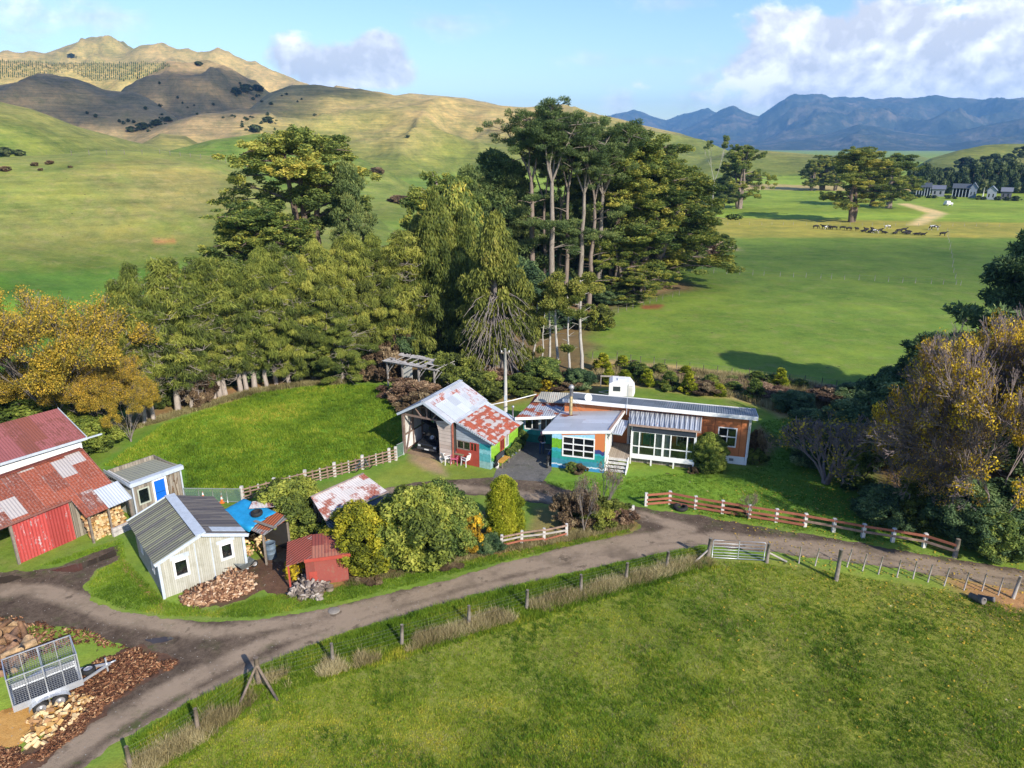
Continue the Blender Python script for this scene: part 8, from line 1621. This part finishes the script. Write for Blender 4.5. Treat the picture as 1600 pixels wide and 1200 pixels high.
for i, (u, v, s_) in enumerate([(LE+.3, 2.35, .3), (LE+.3, 2.8, .26), (LE+.35, 3.3, .34), (LE+.35, 3.8, .28)]):
    o = thing('potted_plant', 'potted plant by the lime green wall, %s from the bench' % ORD[i], 'potted plant', loc_(G, u, v), 0, 'pots along the lime green wall')
    mb = MB(); mb.lathe([(0, 0), (.10, 0), (.15, .24), (.12, .24), (.11, .20), (0, .20)], 12); mb.build('pot', plain('pot_%d' % i, ((.30, .13, .08), (.2, .2, .2), (.15, .2, .28), (.4, .36, .3))[i], .8), o); f = link('foliage', PROTO['bushgreen'][2][1][1], None, o); f.scale = (s_, s_, s_); f.location = (0, 0, .16)
p = px(861, 729)
bk = thing('motorbike', 'dark small motorbike standing in the shade at the mural wall corner', 'motorbike', p+Vector((-.12, .35, 0)), 1.35)
for x in (-.55, .55): wheel(bk, (x, 0, .26), .26, .1, (0, 1, 0))
mb = MB(); mb.tube([(-.55, 0, .26), (-.1, 0, .42), (.35, 0, .62), (.55, 0, .26)], .035, 6); mb.box(-.18, .16, -.1, .1, .26, .5); mb.build('frame', plain('bike_black', (.03, .03, .035), .5), bk)
mb = MB(); mb.box(-.5, .08, -.09, .09, .6, .68); mb.build('seat', M_RUBBER, bk, .02); mb = MB(); mb.lathe([(0, -.2), (.1, -.16), (.13, .02), (.09, .2), (0, .22)], 10, (.22, 0, .66), Vector((1, 0, .2)).to_track_quat('Z', 'Y').to_matrix()); mb.build('fuel_tank', plain('bike_blue', (.03, .06, .16), .3), bk)
mb = MB(); mb.tube([(.36, 0, .62), (.34, 0, .92)], .025, 6); mb.tube([(.28, -.3, .96), (.34, 0, .92), (.28, .3, .96)], .018, 6); mb.build('handlebar', M_GALV, bk)
p = px(566, 735); bc = thing('bicycle', 'bicycle leaning on the brown rail fence', 'bicycle', p+Vector((0, -.1, 0)), math.radians(33))
for x in (-.45, .45):
    Mx = Vector((0, 1, .12)).to_track_quat('Z', 'Y').to_matrix(); mb = MB(); mb.lathe([(.27, -.02), (.30, -.02), (.30, .02), (.27, .02), (.27, -.02)], 22, (x, 0, .3), Mx)
    for k in range(8): a = k*math.pi/4; mb.tube([Vector((x, 0, .3)), Vector((x, 0, .3))+Mx @ Vector((.27*math.cos(a), .27*math.sin(a), 0))], .004, 3)
    mb.build('wheel', M_RUBBER, bc)
mb = MB(); mb.tube([(-.45, 0, .3), (-.1, .02, .62), (.32, .03, .66), (-.02, 0, .28), (-.45, 0, .3)], .016, 5); mb.tube([(-.02, 0, .28), (-.14, .03, .74)], .016, 5); mb.tube([(.45, 0, .3), (.30, .04, .78)], .016, 5); mb.tube([(.26, -.2, .80), (.30, .04, .80), (.26, .28, .80)], .012, 5); mb.build('frame', plain('bike_frame', (.12, .16, .26), .4), bc); mb = MB(); mb.box(-.24, -.04, -.05, .09, .74, .78); mb.build('saddle', M_RUBBER, bc, .01)

def skin(name, pts, edges, rad, mat, parent=None, sub=2, root=0):
    """grow one continuous body over a skeleton"""
    me = bpy.data.meshes.new(name+'_sk'); me.from_pydata(pts, edges, []); o = bpy.data.objects.new(name+'_sk', me); COL.objects.link(o)
    md = o.modifiers.new('s', 'SKIN'); md.use_smooth_shade = True
    for i, r in enumerate(rad): v = me.skin_vertices[0].data[i]; v.radius = (r, r) if not isinstance(r, tuple) else r; v.use_root = i == root
    sb = o.modifiers.new('u', 'SUBSURF'); sb.levels = sub; sb.render_levels = sub
    dg = bpy.context.evaluated_depsgraph_get(); out = bpy.data.meshes.new_from_object(o.evaluated_get(dg)); out.name = name; bpy.data.objects.remove(o); out.materials.clear(); out.materials.append(mat); return out
# person on the drive: standing, bent forward over something held in both hands
pp_ = px(846, 709); ps = thing('person', 'person in dark top, blue jeans and pinkish hat standing on the drive', 'person', pp_, math.radians(195))
J = [(0, 0, .86), (0, .02, 1.05), (0, .07, 1.26), (0, .11, 1.38), (0, .15, 1.46), (0, .20, 1.56), (0, .21, 1.64), (-.10, 0, .82), (-.11, .03, .46), (-.12, -.02, .09), (-.12, .10, .04), (.10, 0, .82), (.12, .05, .46), (.13, .02, .09), (.13, .14, .04), (-.19, .08, 1.33), (-.24, .06, 1.07), (-.12, .28, .98), (.19, .08, 1.33), (.24, .06, 1.07), (.12, .28, .98)]
E_ = [(0, 1), (1, 2), (2, 3), (3, 4), (4, 5), (5, 6), (0, 7), (7, 8), (8, 9), (9, 10), (0, 11), (11, 12), (12, 13), (13, 14), (3, 15), (15, 16), (16, 17), (3, 18), (18, 19), (19, 20)]
rd = [(.15, .11), (.14, .10), (.155, .11), .11, .055, .09, .075, .09, .062, .045, .045, .09, .062, .045, .045, .065, .048, .036, .065, .048, .036]
m, b = newmat('clothes_and_skin'); zc = b.sep(b.coord('Object')); rel = b.ramp(b.math('DIVIDE', zc[2], 2.), [(0, (.03, .03, .03)), (.04, (.035, .06, .13)), (.44, (.03, .022, .03)), (.715, (.48, .28, .21))], 'CONSTANT'); hand = b.math('GREATER_THAN', zc[1], .235); low = b.math('LESS_THAN', zc[2], 1.2); b.out(b.mix(b.math('MULTIPLY', hand, low), rel, (.48, .28, .21)), .8)
link('body', skin('body', J, E_, rd, m), None, ps)
def hand(sx):
    b0 = Vector((sx*.12, .28, .98)); P = [tuple(b0), tuple(b0+Vector((-sx*.03, .07, -.01)))]; E2 = [(0, 1)]; r2 = [.034, .032]
    for i in range(4):
        k = len(P); f = b0+Vector((-sx*(.03+.0), .09, .022-.018*i)); l_ = (.05, .058, .055, .042)[i]; P += [tuple(f), tuple(f+Vector((-sx*l_*.5, l_*.6, -.005))), tuple(f+Vector((-sx*l_*1.2, l_*.55, -.012)))]; E2 += [(1, k), (k, k+1), (k+1, k+2)]; r2 += [.0105, .0095, .008]
    k = len(P); P += [tuple(b0+Vector((-sx*.03, .05, .045))), tuple(b0+Vector((-sx*.06, .08, .055)))]; E2 += [(0, k), (k, k+1)]; r2 += [.013, .010]
    return skin('hand', P, E2, r2, plain('skin_tone', (.48, .28, .21), .6) if 'skin_tone' not in MATS else MATS['skin_tone'], sub=1)
for s_ in (-1, 1): link('hand', hand(s_), None, ps)
mb = MB(); mb.lathe([(.0, .115), (.06, .108), (.098, .06), (.108, .0), (.165, -.02), (.165, -.03), (.10, -.015)], 18, (0, .205, 1.655), Vector((0, .35, 1)).to_track_quat('Z', 'Y').to_matrix()); mb.build('hat', plain('pink_hat', (.42, .13, .18), .8, var=.2), ps)
mb = MB()
for s_ in (-1, 1): mb.lathe([(0, -.012), (.012, 0), (0, .012)], 8, (s_*.034, .288, 1.585))
mb.build('eye', plain('eye', (.05, .04, .04), .3), ps); mb = MB(); mb.add([(-.016, .285, 1.54), (.016, .285, 1.54), (0, .318, 1.548), (0, .288, 1.59)], [(0, 1, 2), (1, 3, 2), (3, 0, 2), (0, 3, 1)]); mb.build('nose', MATS['skin_tone'], ps)
o = MB().box(-.15, .15, -.1, .1, -.01, .01).build('tray', M_WHITE); o.location = pp_+Matrix.Rotation(math.radians(195), 3, 'Z') @ Vector((0, .40, .985)); o.rotation_euler = (.2, 0, math.radians(195)); tag(o, 'small pale tray held by the person on the drive', 'tray')
# cattle
M_BLACKCOW = plain('black_hide', (.018, .016, .015), .7, var=.2)
def cow(kind):
    if kind == 'graze': hd = [(.95, 0, 1.05), (1.12, 0, .72), (1.24, 0, .38), (1.38, 0, .16)]
    elif kind == 'stand': hd = [(.95, 0, 1.2), (1.15, 0, 1.42), (1.32, 0, 1.46), (1.6, 0, 1.3)]
    else: hd = [(.9, 0, .75), (1.08, 0, .98), (1.22, 0, 1.05), (1.46, 0, .92)]
    dz = 0 if kind != 'lie' else -.52
    P = [(-.78, 0, 1.12+dz), (-.25, 0, 1.05+dz), (.3, 0, 1.03+dz), (.7, 0, 1.1+dz)]+hd; E2 = [(0, 1), (1, 2), (2, 3), (3, 4), (4, 5), (5, 6), (6, 7)]; r2 = [(.26, .26), (.33, .36), (.34, .37), (.24, .30), (.15, .2), (.12, .15), (.12, .13), (.075, .075)]
    for sx in (-1, 1):
        k = len(P)
        if kind != 'lie': P += [(-.72, sx*.2, .85), (-.60, sx*.21, .62), (-.80, sx*.2, .40), (-.76, sx*.2, .03), (.62, sx*.17, .8), (.64, sx*.17, .42), (.63, sx*.17, .03)]; r2 += [.15, .10, .06, .055, .12, .065, .055]
        else: P += [(-.6, sx*.28, .4), (-.1, sx*.46, .2), (-.4, sx*.48, .1), (-.15, sx*.5, .07), (.6, sx*.22, .35), (.95, sx*.26, .14), (.68, sx*.28, .07)]; r2 += [.16, .11, .06, .05, .12, .065, .05]
        E2 += [(0, k), (k, k+1), (k+1, k+2), (k+2, k+3), (3, k+4), (k+4, k+5), (k+5, k+6)]
        k = len(P); h6 = hd[1]; P += [(h6[0]+.06, sx*.24, h6[2]+.06)]; E2 += [(5, k)]; r2 += [(.045, .03)]
    k = len(P); P += [(-1.02, 0, 1.0+dz), (-1.06, 0, max(.1, .45+dz))]; E2 += [(0, k), (k, k+1)]; r2 += [.04, .03]
    return skin('cow_'+kind, P, E2, r2, M_BLACKCOW, sub=1)
CM = {k: cow(k) for k in ('graze', 'stand', 'lie')}; CM2 = {}
for k in CM: CM2[k] = CM[k].copy(); CM2[k].materials.clear(); CM2[k].materials.append(M_PATCHB)
HERD = [(95, 250, 'graze', 0), (185, 252, 'stand', 0), (213, 258, 'graze', 1), (246, 257, 'stand', 0), (290, 260, 'graze', 0), (375, 262, 'graze', 0), (440, 270, 'graze', 0), (525, 276, 'stand', 0), (590, 286, 'lie', 0), (625, 264, 'lie', 0), (660, 290, 'lie', 0), (682, 276, 'stand', 0), (705, 290, 'graze', 0), (722, 298, 'graze', 1), (760, 294, 'stand', 0), (815, 300, 'lie', 0), (840, 250, 'graze', 1), (920, 306, 'lie', 0), (965, 293, 'graze', 0), (1010, 283, 'stand', 0), (1020, 300, 'lie', 0), (1055, 310, 'lie', 0), (1066, 290, 'lie', 0), (1140, 317, 'lie', 0), (1205, 320, 'lie', 0), (1330, 266, 'graze', 1), (1416, 326, 'stand', 0)]
ORD += ['twenty-first', 'twenty-second', 'twenty-third', 'twenty-fourth', 'twenty-fifth', 'twenty-sixth', 'twenty-seventh', 'twenty-eighth']
rs = random.Random(6)
for i, (zx, zy, k, bw) in enumerate(HERD):
    p = px(1260+.15*zx, 320+.15*zy); o = link('cow', (CM2 if bw else CM)[k]); o.location = p; o.rotation_euler = (0, 0, rs.choice((0, math.pi))+rs.uniform(-.7, .7)); s_ = .74 if i != 25 else 1.0; o.scale = (s_, s_, s_)
    tag(o, '%s cow %s in the far field, %s of the herd from the left' % ('black and white' if bw else 'black', {'graze': 'grazing', 'stand': 'standing', 'lie': 'lying down'}[k], ORD[i]), 'cow', 'dairy cattle strung across the far field')

# ================================================================ farm buildings far across the plain
def far_building(name, label, x0, x1, ybase, ytop, wallc, roofc, dist=356., depth=9., open_front=False, gable_end=False):
    a0, _ = azel(x0, ybase); a1, _ = azel(x1, ybase); p0 = Vector((dist*math.sin(a0), dist*math.cos(a0), 0)); p1 = Vector((dist*math.sin(a1), dist*math.cos(a1), 0)); h = H+dist*azel((x0+x1)/2, ytop)[1]
    w_ = (p1-p0).length; o = thing(name, label, 'building', p0, math.atan2(p1.y-p0.y, p1.x-p0.x)); ez = h*.68; wm = plain(name+'_wall_%d' % x0, wallc, .8)
    if open_front:
        mb = MB(); mb.wall((w_, .1), (w_, depth), .2, 0, ez, ez); mb.wall((w_-.2, depth), (.2, depth), .2, 0, ez, ez); mb.wall((0, depth), (0, .1), .2, 0, ez, ez); mb.build('wall', wm, o)
        for i in range(6): u = .1+(w_-.2)*i/5; mb = MB(); mb.box(u-.12, u+.12, 0, .24, 0, ez); mb.build('post', M_GREYTRIM, o)
    else:
        hs = [(w_*.15, w_*.3, .9, 2.2), (w_*.6, w_*.75, .9, 2.2)] if ez > 2.4 else [(w_*.15, w_*.35, .6, ez*.8), (w_*.6, w_*.8, .6, ez*.8)]
        mb = MB(); mb.wall((0, 0), (w_, 0), .2, 0, ez, ez, hs); mb.wall((w_, .2), (w_, depth), .2, 0, ez, ez); mb.wall((w_-.2, depth), (.2, depth), .2, 0, ez, ez); mb.wall((0, depth), (0, .2), .2, 0, ez, ez); mb.build('wall', wm, o)
        for q_ in hs: mb = MB(); mb.box(q_[0], q_[1], .08, .12, q_[2], q_[3]); mb.build('window', M_CARG, o)
    rm = plain(name+'_roof_%d' % x0, roofc, .6)
    if gable_end:
        mb = MB(); mb.ext([(0, 0, ez), (w_, 0, ez), (w_/2, 0, h-.1)], (0, .2, 0)); mb.build('gable', wm, o); mb = MB(); mb.slab([(-.3, -.3, ez-.1), (w_/2, -.3, h), (w_/2, depth, h), (-.3, depth, ez-.1)], .1); mb.slab([(w_/2, -.3, h), (w_+.3, -.3, ez-.1), (w_+.3, depth, ez-.1), (w_/2, depth, h)], .1); mb.build('roof', rm, o)
    else:
        mb = MB(); mb.slab([(-.3, -.4, ez), (w_+.3, -.4, ez), (w_+.3, depth/2, h), (-.3, depth/2, h)], .1); mb.slab([(-.3, depth/2, h), (w_+.3, depth/2, h), (w_+.3, depth+.4, ez), (-.3, depth+.4, ez)], .1); mb.build('roof', rm, o)
        mb = MB(); mb.ext([(.0, .1, ez), (0, depth, ez), (0, depth/2, h-.1)], (.2, 0, 0)); mb.ext([(w_-.2, .1, ez), (w_-.2, depth, ez), (w_-.2, depth/2, h-.1)], (.2, 0, 0)); mb.build('gable', wm, o)
far_building('far_shed', 'far open-fronted dark shed at the left of the distant farm', 1433, 1455, 293, 286, (.16, .17, .19), (.07, .08, .09), open_front=True)
far_building('far_house', 'far low pale shed between the two dark sheds', 1457, 1477, 296, 290, (.26, .27, .30), (.15, .16, .19))
far_building('far_barn', 'far long open barn with dark bays', 1489, 1516, 296, 287.5, (.14, .15, .17), (.08, .09, .10), open_front=True)
far_building('far_barn', 'far tall pale blue-grey barn end next to the long open barn', 1516, 1527, 296.5, 285.5, (.24, .28, .33), (.15, .17, .20), gable_end=True)
far_building('far_cottage', 'far white cottage with gabled front', 1543, 1558, 299, 291, (.34, .37, .40), (.20, .23, .26), dist=346, gable_end=True)
far_building('far_house', 'far dark house with pale roof at the right end of the distant farm', 1565, 1582, 299, 293.5, (.12, .12, .14), (.18, .19, .21), dist=350)
for x, y, lb in ((1509.5, 299, 'tiny white vehicle in front of the far long barn'), (1481, 321, 'tiny white vehicle on the far paddock')):
    p = px(x, y); o = thing('far_vehicle', lb, 'vehicle', p, .3); mb = MB(); mb.hexa([(-1.5, -.8, .35), (1.5, -.8, .35), (1.5, .8, .35), (-1.5, .8, .35)], [(-1.4, -.75, 1.0), (1.45, -.75, .95), (1.45, .75, .95), (-1.4, .75, 1.0)]); mb.hexa([(-1.35, -.7, 1.0), (.6, -.7, 1.0), (.6, .7, 1.0), (-1.35, .7, 1.0)], [(-1.2, -.6, 1.6), (.2, -.6, 1.6), (.2, .6, 1.6), (-1.2, .6, 1.6)]); mb.build('body', M_WHITE, o, .1)
    for a in (-.9, .9):
        for c_ in (-.75, .75): wheel(o, (a, c_, .35), .35, .2, (0, 1, 0))
a, _ = azel(1537, 300); p = Vector((346*math.sin(a), 346*math.cos(a), 0)); o = thing('far_pole', 'pale pole standing before the far white cottage', 'pole', p); mb = MB(); mb.tube([(0, 0, -.2), (0, 0, 4.6)], [.22, .16], 6); mb.build('pole', M_OFFW, o)
# ================================================================ sun, sky, camera
ld = bpy.data.lights.new('sun', 'SUN'); ld.energy = 3.75; ld.angle = R(.53); ld.color = (1., .93, .82)
lo = bpy.data.objects.new('sun', ld); COL.objects.link(lo); lo.rotation_euler = (-sdir).to_track_quat('-Z', 'Y').to_euler(); lo.location = sdir*100
w = bpy.data.worlds.new('World'); scene.world = w; w.use_nodes = True; t = w.node_tree; t.nodes.clear(); b = NB(t)
sky = b.n('ShaderNodeTexSky'); sky.sky_type = 'NISHITA'; sky.sun_disc = False; sky.sun_elevation = SUN_EL
sky.sun_rotation = math.atan2(sdir.x, sdir.y); sky.altitude = 50; sky.air_density = 1.0; sky.dust_density = .4; sky.ozone_density = 1.6
d = b.n('ShaderNodeTexCoord').outputs['Generated']; s = b.sep(d)
yy = b.math('MAXIMUM', s[1], .02); U = b.math('DIVIDE', s[0], yy); V = b.math('DIVIDE', s[2], yy); uv = b.comb(U, V, 0.)
def UVp(x, y): r = ray(x, y); return r.x/r.y, r.z/r.y
def blobs(lst):
    v = None
    for x, y, rx, ry, amp in lst:
        u0, v0 = UVp(x, y); kx = rx/F/.95; ky = ry/F/.95
        e = b.math('SQRT', b.math('ADD', b.math('POWER', b.math('DIVIDE', b.math('SUBTRACT', U, u0), kx), 2.), b.math('POWER', b.math('DIVIDE', b.math('SUBTRACT', V, v0), ky), 2.)))
        f = b.math('MULTIPLY', b.math('SUBTRACT', 1., e), amp)
        v = f if v is None else b.math('SMOOTH_MAX', v, f, .25)
    return v
sh = (1, 1.35, 1)
f1 = b.noise(b.scalev(uv, sh), 7., 9, .58, .25); f2 = b.noise(b.scalev(uv, sh, (.012, -.014, 0)), 7., 9, .58, .25)
f3 = b.noise(b.scalev(uv, sh, (3, 1, 0)), 12., 8, .6, .2); fw = b.noise(b.scalev(uv, (1, 2.6, 1), (1, 5, 0)), 9., 7, .65, .6)
heavy = blobs([(1275, 95, 120, 62, 1.), (1390, 75, 150, 66, 1.), (1500, 70, 160, 60, 1.), (1600, 85, 200, 85, 1.), (1400, 138, 290, 58, 1.4), (1560, 136, 220, 58, 1.3), (1170, 122, 60, 34, .6), (1580, 25, 90, 30, .8), (1300, 40, 60, 26, .7)])
lum = blobs([(595, 82, 46, 42, 1.), (540, 102, 52, 30, .95), (470, 92, 50, 28, .62), (585, 110, 60, 24, .8), (505, 110, 60, 24, .7)])
wisp = blobs([(40, 20, 110, 40, .55), (172, 38, 62, 28, .6), (965, 160, 34, 22, .75), (1108, 125, 34, 18, .6), (1010, 96, 120, 14, .4), (1160, 165, 60, 18, .85), (1060, 5, 60, 14, .35), (700, 36, 60, 16, .25)])
def dens(bl, n, k, lo_, hi_): return b.mapr(b.math('ADD', bl, b.math('MULTIPLY', b.math('SUBTRACT', n, .5), k)), lo_, hi_, 0., 1., True)
base_cut = b.mapr(V, UVp(1300, 190)[1], UVp(1300, 160)[1], 0., 1., True)
dh = b.math('MULTIPLY', dens(heavy, f1, 2.6, -.12, .22), base_cut)
dl = dens(lum, f1, 2.4, -.05, .30)
dw = b.math('MULTIPLY', dens(wisp, fw, 1.8, -.1, .7), .6)
al = b.math('MAXIMUM', b.math('MULTIPLY', dh, .97), b.math('MAXIMUM', b.math('MULTIPLY', dl, .9), dw))
lit = b.math('ADD', b.math('MULTIPLY', b.math('SUBTRACT', f1, f2), 4.5), b.math('ADD', b.math('MULTIPLY', b.math('SUBTRACT', f3, .5), 2.4), .36), clamp=False)
lit = b.mapr(lit, .0, .95)
lowlit = b.mapr(V, UVp(1300, 150)[1], UVp(1300, 110)[1], .3, 0.)
cc = b.ramp(b.math('ADD', b.math('MULTIPLY', lit, .85), lowlit), [(.06, (.33, .335, .36)), (.42, (.45, .455, .48)), (.8, (.64, .64, .65))])
bg1 = b.n('ShaderNodeBackground'); hsv = b.n('ShaderNodeHueSaturation'); hsv.inputs['Hue'].default_value = .516; hsv.inputs['Saturation'].default_value = 1.22; hsv.inputs['Value'].default_value = .76; b.l(sky.outputs[0], hsv.inputs['Color']); b.l(hsv.outputs[0], bg1.inputs[0]); bg1.inputs[1].default_value = .15
bg2 = b.n('ShaderNodeBackground'); b.l(cc, bg2.inputs[0]); bg2.inputs[1].default_value = 1.42
mx = b.n('ShaderNodeMixShader'); b.l(al, mx.inputs[0]); b.l(bg1.outputs[0], mx.inputs[1]); b.l(bg2.outputs[0], mx.inputs[2])
o = b.n('ShaderNodeOutputWorld'); b.l(mx.outputs[0], o.inputs[0])
cd = bpy.data.cameras.new('camera'); cam = bpy.data.objects.new('camera', cd); COL.objects.link(cam)
cam.location = (0, 0, H); cam.rotation_euler = (R(90)-PITCH, 0, 0); cd.sensor_fit = 'HORIZONTAL'; cd.sensor_width = 36.; cd.lens = 36.*F/1600; cd.clip_start = .1; cd.clip_end = 20000
scene.camera = cam
vs = scene.view_settings; vs.view_transform = 'Standard'; vs.look = 'None'; vs.exposure = 1.0; vs.gamma = 1; vs.use_curve_mapping = False
cy = scene.cycles; cy.max_bounces = 6; cy.diffuse_bounces = 2; cy.glossy_bounces = 2; cy.transmission_bounces = 4; cy.transparent_max_bounces = 8; cy.volume_bounces = 0
cy.use_denoising = True; cy.caustics_reflective = False; cy.caustics_refractive = False; cy.sample_clamp_indirect = 6
try: cy.denoiser = 'OPENIMAGEDENOISE'
except Exception: pass
